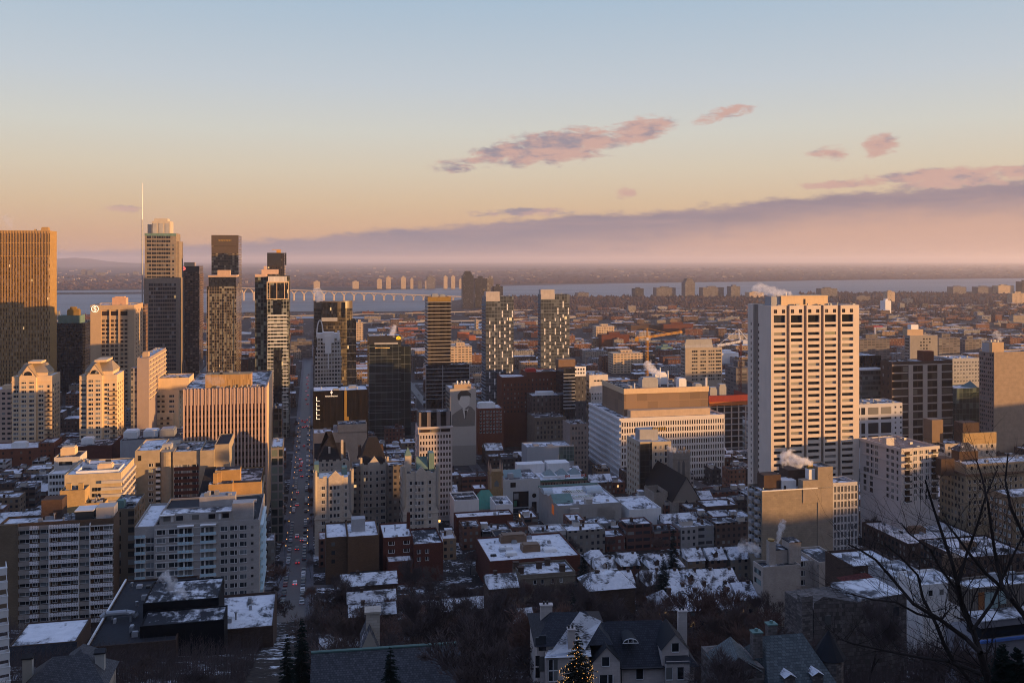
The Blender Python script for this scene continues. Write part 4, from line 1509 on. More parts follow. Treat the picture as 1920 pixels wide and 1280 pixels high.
b.part('roof_turret', tw, [M['limestone'], M['copper']])
b.finish()
b = castle('castle_apartments', 'dark rear wing of the castle like flats with one tall pyramid roof, beside the avenue', 591, 656, 500, 866, 26, (640, 652), 862,
     [(605, 1.2, 0), (613, 1.2, 0), (622, 1.2, 0), (645, 1.2, -.5)], 4, 872, 11.5, turret=False, short='the pyramid roofed castle wing')
dr = MB()
W = b.W
dr.hip(W * .05, W * .75, .8, 18, b.h, b.Z(815), 8.2, 0, flat=.6)
dr.gable(-.5, W * .9, 9, 24, b.h, b.Z(842), 'x', 0, 0)
b.part('steep_roof', dr, M['darkslate'])
dm = MB()
dm.box(W * .38, W * .44, 2.2, 6, b.h + 4, b.h + 7.2)
b.part('dormer', dm, M['limestone'])
ch = MB()
ch.box(b.A(642) - .7, b.A(642) + .7, 5, 6.5, b.h, b.Z(830))
b.part('chimney', ch, M['limestone'])
b.finish()
for (x0, x1, Y, yt, lab) in ((661, 676, 462, 874, 'dark recessed link of the castle like flats behind the avenue side tower'), (727, 756, 470, 872, 'dark recessed link of the castle like flats before the second tower')):
 b = B('castle_link_wing', lab, 'building wing', x0, x1, Y, yt, D=10)
 b.body(cwall('linkwall', wall=(.13, .11, .095), cw=2.6, ch=3.2, u0=.25, u1=.75, v0=.3, v1=.75))
 b.finish()
# --- slim pale office with a dark recess at the top
b = B('office_building', 'slim pale office block with rows of small windows and a black boxed roof storey', 'office building', 784, 848, 520, 801, xs=779, short='the slim pale office')
mb = b.body(M['offwhite'], build=False, mb=MB())
fh = 11.2 * 520 / F
n = 16
rows = int((b.Z(812)) / fh)
zt = b.Z(814)
b.grid('F', mb, 0.6, b.W - .6, zt - rows * fh, zt, 11, rows, .95, 1.9, 'winbrown', rel=.35)
b.grid('L', mb, 0.6, b.D - .6, zt - rows * fh, zt, 9, rows, .95, 1.9, 'winbrown', rel=.35)
mb.box(-.4, b.W + .4, -.8, -.01, b.Z(804), b.h + .2, 0, skip='B')
b.wins('F', cen(1, b.W - 1, 3), [b.Z(808)], b.W * .27, 1.6, 'winbrown', name='louvre_opening', o=.4)
b.part('wall', mb, plain('pale_pink_concrete', (.48, .42, .39), var=.12))
pt = MB()
pt.shell(b.A(786), b.A(846), 1.5, b.D - 1, b.h - .7, b.Z(774), 0, .8)
b.part('roof_storey', pt, cwall('pent_panels', wall=(.19, .16, .15), cw=5.6, ch=60, u0=.35, u1=.95, v0=0, v1=1, dark=(.006, .006, .006), blind=0, lit=0))
b.roofat(b.A(786) + .5, b.A(846) - .5, 2, b.D - 1.5, b.Z(774) - .8, 'roofdark')
b.clutter(6, b.Z(774) - .8, 17)
b.finish()
# --- building with a painted wall
b = B('mural_building', 'apartment block whose blank end wall carries a huge sepia painted figure', 'building', 844, 893, 690, 729, D=24, xs=None, short='the painted wall block')
mb = b.body(M['tanbrick'], build=False, mb=MB())
b.part('wall', mb, plain('grey_tan_render', (.30, .265, .225), var=.08))
# plain painted figure in broad tones: a generic standing sitter, flat paint a few millimetres thick
def paint(pts, o, mat, name='painted_tone'):
 m2 = MB()
 P = [(b.A(x), b.Z(y)) for x, y in pts]
 n = len(P)
 m2.quad([(x, -.02 - o, z) for x, z in P][::-1] if False else [(x, -.02 - o, z) for x, z in P])
 b.part(name, m2, mat)
tone = [plain('sepia_dark', (.06, .052, .045), var=.18, sc=.6), plain('sepia_mid', (.19, .165, .14), var=.18, sc=.6), plain('sepia_light', (.60, .55, .48), var=.12, sc=.6), plain('sepia_ground', (.43, .38, .33), var=.1)]
paint([(843.5, 836), (892.6, 836), (892.6, 729.5), (843.5, 729.5)], 0, tone[3], 'painted_ground')
paint([(846, 800), (890, 800), (891, 772), (884, 764), (878, 762), (866, 766), (856, 772), (848, 778)], .01, tone[1], 'painted_coat')
paint([(860, 757), (870, 768), (880, 760), (881, 745), (876, 738), (864, 738), (859, 745)], .02, tone[2], 'painted_head')
paint([(858, 748), (861, 752), (864, 743), (880, 743), (882, 747), (883, 739), (876, 733), (864, 733), (858, 740)], .03, tone[0], 'painted_hair')
paint([(867, 766), (871, 786), (879, 766), (875, 769)], .03, tone[2], 'painted_collar')
paint([(871, 770), (873, 788), (876, 770)], .04, tone[0], 'painted_tie')
mb = MB()
mb.box(b.A(852), b.A(884), 1, 10, b.h - .7, b.Z(721))
b.part('penthouse', mb, M['tan'])
dm = MB()
dm.tube((0, 0, 0), (0, 0, 1.2), .5, .5, 8)
dm.tube((0, 0, 1.2), (0, 0, 2.6), 1.0, .4, 10)
for x in (858, 866, 872, 879):
 b.part('roof_dish', dm, M['white'], loc=(b.A(x), 2, b.Z(721)))
fe = MB()
for k in range(12):
 z = b.h - 4 - k * 3.2
 fe.box(-1.6, -.02, 2, 20, z, z + .15, 0)
 fe.box(-1.6, -1.5, 2, 20, z + .16, z + 1.0, 0)
b.part('fire_escape', fe, M['dark'])
b.finish()
# --- dark glass office with a yellow emblem
b = B('office_building', 'dark green black glass office with thin pale grid lines and a yellow sun emblem', 'office building', 692, 752, 800, 630, D=26, short='the dark office with the yellow emblem')
cwall('grid_glass', wall=(.17, .19, .19), cw=5.2, ch=8.0, u0=.035, u1=1, v0=.03, v1=1, dark=(.010, .013, .013), blind=.06, bc=(.05, .055, .05), lit=.002, tint=(.025, .030, .028))
b.body(M['grid_glass'])
mb = MB()
mb.shell(b.W, b.A(771), 3, 26, -2, b.Z(651), 0, .6)
b.roofat(b.W + .3, b.A(771) - .4, 3.5, 25.5, b.Z(651) - .6, 'roofdark')
b.part('lower_wing', mb, M['grid_glass'])
mb = MB()
mb.box(-.2, b.W + .2, -.4, -.03, b.Z(646), b.h + .2)
b.part('sign_band', mb, M['dark'])
mb = MB()
mb.box(b.A(702), b.A(746), -.6, -.42, b.Z(646), b.Z(642.5))
b.part('pale_band', mb, M['concgrey'])
em = MB()
for k in range(7):
 t = math.pi * (k + .5) / 7
 em.tube((math.cos(t) * 1.0, 0, math.sin(t) * 1.0), (math.cos(t) * 2.1, 0, math.sin(t) * 2.1), .26, .5, 6)
em.box(-1.9, 1.9, -.25, .25, -.9, -.4)
em.tube((0, 0, -.3), (0, 0, .4), .8, .8, 8)
b.part('emblem', em, M['signyellow'], loc=(b.A(747), -.7, b.Z(635.5)))
fl = MB()
for k in range(15):
 z = 4 + k * 5.9
 if z < b.Z(650):
  fl.box(0, b.W, -.16, -.012, z, z + .16, 0, skip='B')
b.part('floor_lines', fl, M['steel'])
lt = MB()
for k in range(14):
 lt.box(b.A(704 + k * 2), b.A(704.7 + k * 2), -.10, -.02, b.Z(653) - .1, b.Z(653) + .3, 0, skip='B')
b.part('ceiling_lights', lt, M['lampwarm'])
b.clutter(9, b.h - .7, 21)
b.finish()
# --- banded tower on a podium
b = B('apartment_tower', 'slender dark tower ringed by thin pale floor bands on a banded podium', 'tower', 803, 845, 850, 557, xs=797, short='the banded tower')
b.body(cwall('banded_glass', wall=(.03, .03, .03), cw=2.2, ch=40, u0=.04, u1=1, v0=0, v1=1, dark=(.016, .014, .011), blind=.1, bc=(.07, .06, .05), lit=0, tint=(.04, .034, .025)))
nb = 23
for k in range(nb):
 z = b.Z(567) - k * (6.62 * 850 / F)
 mb = MB()
 mb.box(-.9, b.W + .6, -.9, -.02, z, z + .42, 0, skip='B')
 mb.box(-.9, -.02, -.018, b.D, z, z + .42, 0, skip='R')
 b.part('floor_band', mb, M['conc'])
mb = MB()
mb.box(-.6, b.W + .4, -.6, -.03, b.Z(565), b.h + .2)
b.part('cornice', mb, M['gold'])
po = MB()
po.shell(b.A(797), b.A(879), -4, 14, -2, b.Z(684), 0, .6)
b.roofat(b.A(797) + .5, b.A(879) - .5, -3.5, 13.5, b.Z(684) - .6)
b.part('podium', po, M['glassdark'])
p2 = MB()
for k in range(9):
 z = b.Z(691) - k * 3.5
 p2.box(b.A(797) - .4, b.A(880), -4.5, -4.02, z, z + .5, 0, skip='B')
for px in (797.5, 829, 879):
 p2.box(b.A(px) - .3, b.A(px) + .3, -4.55, -4.03, 0, b.Z(684), 0)
b.part('podium_frame', p2, M['concgrey'])
b.units([(4, 10, 4, 10, b.h - .7, b.h + 3), (12, 17, 6, 11, b.h - .7, b.h + 2.4)], 'steel')
b.finish()
# --- two towers with white chequered panels
def chequer(x0, x1, xs, Y, ytop, ylow, label, seed, capx):
 b = B('apartment_tower', label, 'tower', x0, x1, Y, ytop, xs=xs, short='the bigger chequered tower' if seed == 3 else 'the smaller chequered tower')
 b.body(cwall('chequer_glass_%d' % 1, wall=(.12, .135, .155), cw=2.6, ch=3.2, u0=.08, u1=1, v0=.16, v1=1, dark=(.035, .04, .047), blind=.2, bc=(.15, .165, .18), lit=.002, tint=(.05, .055, .06)) if 'chequer_glass_1' not in M else M['chequer_glass_1'])
 r = random.Random(seed)
 W = b.W
 # white panels in alternating columns
 ncol = 11
 fh = 6.35 * Y / F
 cnt = 0
 m2 = MB()
 nrow = int(b.h / fh) - 2
 for j in range(nrow):
  z = b.h - 8 - j * fh
  py = ytop + (8 + j * fh) * F / Y
  band = int((py - ytop) / 47)
  for i in range(ncol):
   x = W * (i + .5) / ncol
   on = False
   if band % 2 == 0:
    on = i >= 5 and i % 2 == 0 and (j // 2 + i // 2) % 2 == 0 or (band and i in (1, 3) and (j + i // 2) % 2 == 0)
   else:
    on = i < 6 and i % 2 == 1 and (j // 2 + i // 2) % 2 == 0
    on = on or (i in (7, 9) and (i // 2 + j) % 2 == 0)
   if not on:
    continue
   wide = band % 2 == 1 and i >= 7
   hw, hh = (.55, fh * .44)
   if i == 3 and band == 2 and False:
    hw, hh = 1.2, .45
   if cnt < 100:
    m1 = MB()
    m1.box(-hw, hw, -.30, -.02, -hh, hh, 0, skip='B')
    key = ('chq', hw, round(hh, 2))
    if key not in _unit:
     o = b.part('white_panel', m1, M['white'], loc=(x, 0, z))
     _unit[key] = o.data
    else:
     o = bpy.data.objects.new('white_panel', _unit[key])
     COL.objects.link(o)
     o.parent = b.root
     o.location = (x, 0, z)
   else:
    m2.box(x - hw, x + hw, -.30, -.02, z - hh, z + hh, 0, skip='B')
   cnt += 1
 o = b.part('white_panel', m2, M['white'])
 if o:
  o['kind'] = 'stuff'
 bl = MB()
 for j in range(nrow):
  z = b.h - 8 - j * fh
  bl.box(-.9, -.02, 1, b.D - 1, z - .35, z + .35, 0, skip='R')
 b.part('balcony_bands', bl, plain('blue_grey_balcony', (.20, .23, .26)))
 cp = MB()
 cp.box(b.A(capx[0]), b.A(capx[1]), .6, 8, b.h - .7, b.Z(ytop - 9))
 cp.box(b.A(capx[0]) , b.A(capx[1]), -.35, -.02, b.Z(ytop + 9), b.h + .1, 0)
 b.part('cap', cp, plain('ribbed_cap', (.40, .36, .34)))
 b.clutter(5, b.h - .7, seed)
 b.finish()
chequer(911, 963, 903.5, 800, 556, 740, 'dark chequered tower with scattered white panels, before the paired river towers', 3, (911, 937))
chequer(1014, 1068, 1008.5, 870, 552, 705, 'dark chequered tower with scattered white panels, behind the big red brick block', 8, (1014, 1040))
# --- big red brick block and its dark neighbour
b = B('brick_building', 'big dark red brick block with tiny windows in two stepped heights', 'building', 941, 985, 760, 707, D=22, short='the big red brick block')
mb = b.body(M['redbrick'], build=False, mb=MB(), x1=b.A(987))
rows = [b.Z(722 + 8.3 * k) for k in range(7)]
b.wins('F', [b.A(946 + 6.5 * k) for k in range(7)], rows, 1.0, 1.6, 'win')
m2 = MB()
m2.shell(b.A(987), b.A(1049), .8, 22, -2, b.Z(699), 0, .6)
b.roofat(b.A(987) + .4, b.A(1049) - .4, 1.3, 21.6, b.Z(699) - .6)
b.wins('F', [b.A(992 + 7 * k) for k in range(8)], [b.Z(714 + 8.3 * k) for k in range(7)], 1.0, 1.6, 'win', plane=.8)
b.part('wall', mb, M['redbrick'])
b.part('taller_wing', m2, M['redbrick'])
b.units([(b.A(990), b.A(1008), 5, 12, b.Z(699) - .6, b.Z(694))], 'redpaint')
b.finish()
b = B('apartment_block', 'dark modern block with white balcony bands and corner, beside the big red brick block', 'building', 1057, 1078, 740, 690, D=24, short='the dark modern block')
mb = b.body(M['dark'], build=False, mb=MB())
b.part('wall', mb, M['glassdark'])
for k in range(11):
 z = b.Z(702) - k * (6.4 * 740 / F)
 m2 = MB()
 m2.box(-.4, b.W, -1.1, -.02, z, z + .7, 0, skip='B')
 b.part('balcony', m2, M['concgrey'])
m2 = MB()
m2.shell(b.W, b.A(1100), 1, 24, -2, b.Z(690), 0, .6)
b.roofat(b.W + .4, b.A(1100) - .4, 1.4, 23.6, b.Z(690) - .6)
b.part('side_wing', m2, cwall('dark_punched', wall=(.06, .06, .066), cw=3, ch=3.6, u0=.3, u1=.6, v0=.25, v1=.8, blind=.2))
m3 = MB()
m3.box(b.W + .1, b.A(1099), .6, .98, b.Z(706), b.Z(688), 0)
b.part('white_upper_wall', m3, M['white'])
b.wins('F', [b.A(1080 + 5 * k) for k in range(4)], [b.Z(693), b.Z(700)], 1.2, 1.6, 'win', plane=.55)
m4 = MB()
m4.box(b.A(1052), b.A(1084), 8, 18, b.Z(690), b.Z(676))
b.part('roof_storey', m4, M['brown'])
b.finish()
# --- white hospital-like slab with brown upper block
b = B('office_building', 'wide white office slab with a grid of narrow windows and a brown louvred roof block', 'office building', 1163.5, 1358.5, 640, 784, xs=1105, short='the wide white slab')
mb = b.body(M['offwhite'], build=False, mb=MB(), par=.9)
rows = 10
fh = 12.05 * 640 / F
zt = b.Z(790)
b.grid('F', mb, .5, b.W - .5, zt - rows * fh, zt, 43, rows, 1.02, 3.0, 'winbrown', rel=.4)
m2 = MB()
for k in range(rows + 1):
 z = zt - (k - .3) * fh
 m2.box(-.9, -.02, -.3, b.D, z - .75, z + .75, 0, skip='R')
nm = 34
for k in range(nm):
 y = b.D * (k + .5) / nm
 m2.box(-.6, -.018, y - .17, y + .17, 0, b.h - 2, 0, skip='R')
b.part('side_louvres', m2, M['white'])
b.part('wall', mb, plain('white_precast', (.62, .57, .53), var=.10))
d1 = b.DP(1133)
up = MB()
z0 = b.h - 1
up.shell(b.A(1170, 12), b.A(1328, 12), 12, 62, z0, b.Z(731, 12), 0, 1.0)
b.part('roof_block', up, cwall('brown_louvre', wall=(.25, .16, .10), cw=8.2, ch=9, u0=.02, u1=1, v0=.06, v1=1, dark=(.15, .098, .062), blind=0, lit=0, tint=(.17, .11, .07), grough=.7))
b.roofat(b.A(1170, 12) + .4, b.A(1328, 12) - .4, 12.4, 61.6, b.Z(731, 12) - 1, 'roofdark')
bd = MB()
bd.box(b.A(1170, 12) - .3, b.A(1328, 12) + .3, 11.5, 11.98, b.Z(739, 12), b.Z(729, 12))
bd.box(b.A(1170, 12) - .5, b.A(1170, 12) - .02, 11.99, 62, b.Z(739, 12), b.Z(729, 12))
b.part('cream_cornice', bd, M['cream'])
lw = MB()
lw.box(b.A(1186), b.A(1336), 4, 11.4, b.h - .9, b.Z(772.5))
b.part('lower_penthouse', lw, plain('orange_beige_panel', (.48, .36, .25)))
zr = b.Z(731, 12) - 1
X = lambda p: b.A(p, 20)
b.units([(X(1206), X(1236), 22, 30, zr, zr + 8), (X(1280), X(1291), 30, 36, zr, zr + 6), (X(1176), X(1184), 18, 26, zr, zr + 3), (X(1300), X(1312), 16, 22, zr, zr + 3)], 'concgrey')
b.units([(X(1247), X(1270), 40, 46, zr, zr + 9), (X(1271), X(1285), 18, 24, zr, zr + 7)], 'white')
b.clutter(22, zr, 31, x0=b.A(1175, 12), x1=b.A(1322, 12), y0=14, y1=60, big=5)
st = MB()
for px, yy, h in ((1247, 30, 14), (1258, 26, 12), (1323, 20, 7), (1327, 22, 7), (1186, 16, 5)):
 st.tube((X(px), yy, zr), (X(px), yy, zr + h), .55, .5, 8)
b.part('flue', st, M['white'])
b.finish()
# --- beige and black corner block in front of it
b = B('apartment_block', 'beige block with a black glass corner standing before the wide white slab', 'building', 1200, 1258, 560, 829, xs=1175, short='the black cornered beige block')
mb = b.body(M['beigebrick'], build=False, mb=MB())
W = b.W
xa = b.A(1222)
fh = 12.2 * 560 / F
zt = b.Z(835)
rows = 9
m2 = MB()
mb.box(xa, W, -.5, -.01, -2, b.h, 0, skip='B')
b.wins('F', [b.A(1229.5), b.A(1238.5)], [zt - (k + .4) * fh for k in range(10)], 1.7, 1.9, 'win', plane=-.5, frame=True)
b.wins('F', [b.A(1249)], [zt - (k + .4) * fh for k in range(10)], 2.6, 2.9, 'win', plane=-.5, frame=True)
b.wins('L', cen(1, b.D - 1, 5), [zt - (k + .4) * fh for k in range(10)], 1.6, 1.9, 'winbrown', frame='cream')
m2.box(-.4, xa - .02, -.45, -.01, -2, b.Z(832), 0, skip='B')
b.part('wall', mb, plain('beige_panel', (.42, .36, .28), var=.1))
b.part('black_glass_corner', m2, cwall('blackglasscorner', wall=(.05, .05, .05), cw=3, ch=3.6, u0=.05, u1=1, v0=.06, v1=1, dark=(.008, .009, .010), blind=.1, bc=(.05, .055, .06), lit=.002))
m3 = MB()
m3.box(-.3, xa + 1, -.8, 5, b.h, b.h + .5)
m3.box(W * .1, W * .7, 6, 14, b.h - .7, b.Z(809))
b.part('roof_canopy', m3, M['concgrey'])
m4 = MB()
for k in range(6):
 m4.tube((W * .55 + k * 1.6, 7, b.Z(812)), (W * .55 + k * 1.6, 7, b.Z(806)), .7, .7, 10)
b.part('cooling_fan', m4, M['gold'])
b.clutter(6, b.h - .7, 51)
b.finish()
# --- church with a battlemented tower
b = B('church', 'grey stone church with a battlemented bell tower and steep dark roof', 'church', 1262, 1293, 540, 850, D=8, short='the church')
mb = MB()
W = b.W
mb.box(0, W, 0, 8, -3, b.h)
for k in range(5):
 for (x, y) in ((W * k / 5, -.2), (W * k / 5, 7.6)):
  mb.box(x, x + W / 9, y, y + .6, b.h, b.h + 1.2)
for (x, y) in ((-.3, -.3), (W - .9, -.3), (-.3, 7.2), (W - .9, 7.2)):
 mb.box(x, x + 1.2, y, y + 1.2, b.h - 20, b.h + 2)
mb.box(-.35, W + .35, -.35, -.02, b.Z(862), b.Z(860), 0)
b.part('bell_tower', mb, stone('church_stone', (.30, .26, .22), .8, .4, .15))
lv = MB()
for px in (1273, 1281.5):
 x = b.A(px)
 lv.quad([(x - .8, -.12, b.Z(892)), (x + .8, -.12, b.Z(892)), (x + .8, -.12, b.Z(868)), (x, -.12, b.Z(863)), (x - .8, -.12, b.Z(868))])
b.part('lancet_window', lv, M['win'])
nv_ = MB()
n0, n1 = b.A(1232), b.A(1300)
na, nb_ = b.A(1212), b.A(1254)
zb = b.Z(928)
# nave: ridge running away from the camera, gable towards the viewer
gx0, gx1 = b.A(1262, -22), b.A(1312, -22)
g0y, g1y = -22, 24
ez, rz_ = b.Z(938, -22), b.Z(895, -22)
nv_.box(gx0, gx1, g0y, g1y, -4, ez, 0, skip='T')
nv_.quad([(gx0, g0y, ez), (gx1, g0y, ez), ((gx0 + gx1) / 2, g0y, rz_)], 0)
nv_.quad([(gx1, g1y, ez), (gx0, g1y, ez), ((gx0 + gx1) / 2, g1y, rz_)], 0)
b.part('nave', nv_, stone('church_stone_nave', (.34, .29, .24), .8, .4, .15))
rf = MB()
xm = (gx0 + gx1) / 2
rf.quad([(gx0 - .8, g1y, ez - .6), (gx0 - .8, g0y - .6, ez - .6), (xm, g0y - .6, rz_ + .3), (xm, g1y, rz_ + .3)])
rf.quad([(gx1 + .8, g0y - .6, ez - .6), (gx1 + .8, g1y, ez - .6), (xm, g1y, rz_ + .3), (xm, g0y - .6, rz_ + .3)])
b.part('nave_roof', rf, M['darkslate'])
tr = MB()
tx0, tx1 = b.A(1210), gx0
tr.box(tx0, tx1, -14, 2, -4, b.Z(915, -8), 0, skip='T')
b.part('side_aisle', tr, b.root.children[-2].data.materials[0])
r2 = MB()
r2.gable(tx0 - 1, xm, -16, 4, b.Z(917, -8), b.Z(887, -6), 'x', 0, 1)
gw = MB()
x = xm
zc = b.Z(950, -22)
gw.quad([(x - 2, g0y - .1, zc - 4), (x + 2, g0y - .1, zc - 4), (x + 2, g0y - .1, zc + 1), (x, g0y - .1, zc + 4), (x - 2, g0y - .1, zc + 1)])
b.part('traceried_window', gw, M['win'])
b.finish()
# --- concrete frame under construction with red formwork
b = B('construction_frame', 'open concrete frame under construction topped by bright red and orange safety netting', 'building site', 1331, 1402, 720, 752, D=26, short='the red topped building site')
W = b.W
fh = 11.2 * 720 / F
nfl = 11
for k in range(nfl):
 z = b.h - k * fh
 if z < 0:
  break
 mb = MB()
 ext = 6 if k > 3 else 0
 mb.box(0, W + ext, 0, 26, z - .45, z, 0)
 b.part('floor_slab', mb, M['concgrey'])
for i in range(6):
 for j in range(3):
  mb = MB()
  x, y = W * (i + .1) / 5.3, .6 + j * 11
  mb.box(x - .4, x + .4, y, y + .8, -2, b.h - .46, 0)
  b.part('column', mb, M['conc'])
mb = MB()
mb.box(4, W - 3, 3, 24, -2, b.h - .5, 0)
b.part('dark_core', mb, M['dark'])
mb = MB()
mb.box(-1.5, W + 1, -1.6, -1.4, b.h - .5, b.h + 4.5)
mb.box(-1.6, -1.4, -1.39, 26, b.h - .5, b.h + 4.5)
mb.box(W + .8, W + 1, -1.39, 26, b.h - .5, b.h + 4.5)
b.part('red_net', mb, plain('red_safety_net', (.20, .020, .015), .7, var=.45, sc=.9))
mb = MB()
mb.box(-1.0, W + .6, -1.2, -1.0, b.h - 3.6, b.h - .6)
b.part('orange_net', mb, plain('orange_formwork', (.42, .13, .03), .7, var=.35, sc=.7))
b.clutter(10, b.h, 61, big=5)
b.units([(3, 9, 6, 12, b.h, b.h + 10), (12, 18, 8, 14, b.h, b.h + 12)], 'steel')
b.finish()
# --- tan office with a tapered roof box
b = B('office_building', 'beige office block with ribbon windows in groups and a tapered pale roof box', 'office building', 1285, 1354, 1000, 652, xs=1276, short='the beige ribbon windowed office')
mb = b.body(M['conc'], build=False, mb=MB())
W = b.W
fh = 6.6 * 1000 / F
for (pa, pb) in ((1297, 1308), (1313, 1324), (1328, 1340), (1342, 1352)):
 b.wins('F', cen(b.A(pa), b.A(pb), 3), [b.Z(659 + 6.6 * k) for k in range(9)], 1.9, 1.9, 'win')
b.wins('L', cen(2, b.D - 2, 5), [b.Z(656 + 6.6 * k) for k in range(9)], b.D * .12, 1.5, 'win')
b.part('wall', mb, plain('beige_concrete', (.36, .31, .25)))
mb = MB()
q0 = [(b.A(1288), 6), (b.A(1342), 6), (b.A(1342), b.D - 6), (b.A(1288), b.D - 6)]
q1 = [(b.A(1290), 8), (b.A(1338), 8), (b.A(1338), b.D - 8), (b.A(1290), b.D - 8)]
for k in range(4):
 l = (k + 1) % 4
 mb.quad([(*q0[k], b.h - .7), (*q0[l], b.h - .7), (*q1[l], b.Z(637)), (*q1[k], b.Z(637))])
mb.quad([(*q, b.Z(637)) for q in q1])
b.part('tapered_roof_box', mb, M['concgrey'])
b.finish()
# --- white stepped block with sunlit side
b = B('office_building', 'white stepped block with golden ribbon windows on its sunlit corner', 'office building', 1105, 1140, 760, 703, xs=1087, short='the white stepped block')
mb = b.body(M['white'], build=False, mb=MB())
for k in range(7):
 z = b.Z(716 + 8 * k)
 b.wins('L', cen(1, b.D - 1, 4), [z], b.D * .2, 1.2, 'winbrown', frame='cream')
b.wins('F', [b.A(1116), b.A(1122), b.A(1128)], [b.Z(714)], 2, 1.3, 'win')
b.part('wall', mb, plain('white_block_wall', (.60, .54, .48)))
m2 = MB()
m2.shell(b.A(1140), b.A(1168), 3, 20, -2, b.Z(717), 0, .6)
b.roofat(b.A(1140) + .4, b.A(1168) - .4, 3.4, 19.6, b.Z(717) - .6)
m2.box(b.A(1104), b.A(1150), -6, -.02, -2, b.Z(735), 0)
b.part('lower_wing', m2, cwall('lower_white', wall=(.46, .43, .41), cw=2.4, ch=4, u0=.2, u1=.6, v0=.2, v1=.7))
b.clutter(8, b.h - .7, 71)
b.finish()
# ------------------------------------------------------------------ tall buildings east of the museum (picture right)
b = B('apartment_tower', 'massive pale concrete tower with five window bays and a cream roof box', 'tower', 1449, 1611, 471, 573.5, xs=1405, short='the massive pale tower')
pr = plain('ribbed_pale_concrete', (.62, .52, .43), var=.14, sc=.12)
W, D = b.W, b.D
mb = MB()
zt = b.h
core = 1.2
mb.shell(0, W, core, D, -3, zt, 0, .7)
b.roofat(.4, W - .4, core + .4, D - .4, zt - .7, 'roofdark')
bays = [(1449, 1474.6), (1480.6, 1507), (1512.6, 1539), (1544.6, 1570.6), (1576.6, 1611)]
ys = 11.72 * 471 / F
zrows = [b.Z(612)] + [b.Z(626.5 + 11.72 * k) for k in range(26)]
zrows = [z for z in zrows if z > 1]
wb = [(1450.8, 1472.6), (1482.6, 1504.8), (1514.8, 1537), (1546.7, 1568), (1578.5, 1600)]
ww = b.A(1472.6) - b.A(1450.8)
wc = [(b.A(p) + b.A(q)) / 2 for p, q in wb]
hw = 1.35
for i, (pa, pb) in enumerate(bays):
 xa, xb = b.A(pa), b.A(pb)
 x0_, x1_ = wc[i] - ww / 2, wc[i] + ww / 2
 # jambs and spandrels leave real openings
 mb.box(xa, x0_, 0, core - .005, -3, zt, 0, skip='')
 mb.box(x1_, xb, 0, core - .005, -3, zt, 0)
 prev = zt
 cuts = [(b.Z(598.5) + 2.0, b.Z(598.5) - 1.9)] + [(z + hw / 2 + .1, z - hw / 2 - .1) for z in zrows]
 for (hi, lo) in cuts:
  mb.box(x0_ + .003, x1_ - .003, .004, core - .005, hi, prev if prev < zt else zt - .004, 0)
  prev = lo
 mb.box(x0_ + .003, x1_ - .003, .004, core - .005, -3, prev, 0)
b.wins('F', wc, [b.Z(598.5)], ww, 3.9, 'win', name='tall_opening', plane=core, o=.1)
b.wins('F', wc, zrows, ww, hw + .25, window_mat('tower_panes', (.012, .013, .015), .22, (.36, .35, .33), lit=.002), plane=core, o=.25)
sl = []
for c in wc:
 sl += [c - ww * .42, c - ww * .28, c + ww * .28, c + ww * .42]
b.wins('F', sl, [b.Z(584)], .75, 1.9, 'winbrown', name='slot_opening', o=.04)
# narrow window posts beside every window
# side wall: two panels and a dark groove with slot windows
g0, g1 = b.DP(1425), b.DP(1415)
mb.box(-1.0, -.01, .02, g0, -3, zt, 0, skip='R')
mb.box(-1.0, -.01, g1, D, -3, zt, 0, skip='R')
b.wins('L', [D - g0 + .6, D - g1 - 2.0], zrows[:], .8, 1.5, 'winbrown', name='slot_window', plane=-1.0, o=.04)
b.part('wall', mb, pr)
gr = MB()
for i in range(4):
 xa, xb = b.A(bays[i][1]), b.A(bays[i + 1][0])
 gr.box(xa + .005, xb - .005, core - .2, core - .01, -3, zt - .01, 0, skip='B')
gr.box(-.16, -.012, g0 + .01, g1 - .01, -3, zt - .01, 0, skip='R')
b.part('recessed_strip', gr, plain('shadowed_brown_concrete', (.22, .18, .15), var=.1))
ph = MB()
ph.box(b.A(1472), b.A(1560), 4, 14, zt - .7, b.Z(556))
ph.box(b.A(1472) - .15, b.A(1560) + .15, 3.85, 14.15, b.Z(557.5), b.Z(555.5))
b.part('penthouse', ph, M['cream'])
ph = MB()
ph.box(b.A(1455), b.A(1471.5), 5, 12, zt - .7, b.Z(557))
b.part('penthouse', ph, M['concgrey'])
b.wins('F', [b.A(1516)], [b.Z(567)], 1.1, 3, 'win', name='roof_door', plane=4)
b.clutter(9, zt - .7, 81, y1=3.6)
fl = MB()
for px in (1465, 1468, 1488):
 fl.tube((b.A(px), 8, b.Z(557)), (b.A(px), 8, b.Z(549)), .4, .4, 8)
b.part('flue', fl, M['white'])
b.finish()
# --- beige slab with a gridded end
b = B('apartment_block', 'beige windowless end wall of an apartment slab with a white gridded wing and roof chimney', 'building', 1429, 1561, 385, 921, xs=1402, short='the beige blank walled slab')
W, D = b.W, b.D
mb = b.body(M['palebrick'], build=False, mb=MB())
b.part('wall', mb, stone('beige_panel_brick', (.285, .235, .18), 1.6, .8, .10, .6))
st = MB()
x0_, x1_ = b.A(1505), b.A(1561)
st.shell(b.A(1533), x1_, -.2, 9, -1, b.Z(881), 0, .5)
st.box(x0_, b.A(1533) - .01, -.19, 4, b.h - 6, b.Z(905), 0)
b.roofat(b.A(1533) + .4, x1_ - .4, .2, 8.6, b.Z(881) - .5)
b.part('stair_tower', st, stone('beige_stair_brick', (.32, .26, .20), 1.3, .5, .05, .75))
rm = MB()
rm.box(b.A(1443), b.A(1475), 5, 11, b.h - .7, b.Z(897))
rm.box(b.A(1496), b.A(1532), 8, 16, b.h - .7, b.Z(893))
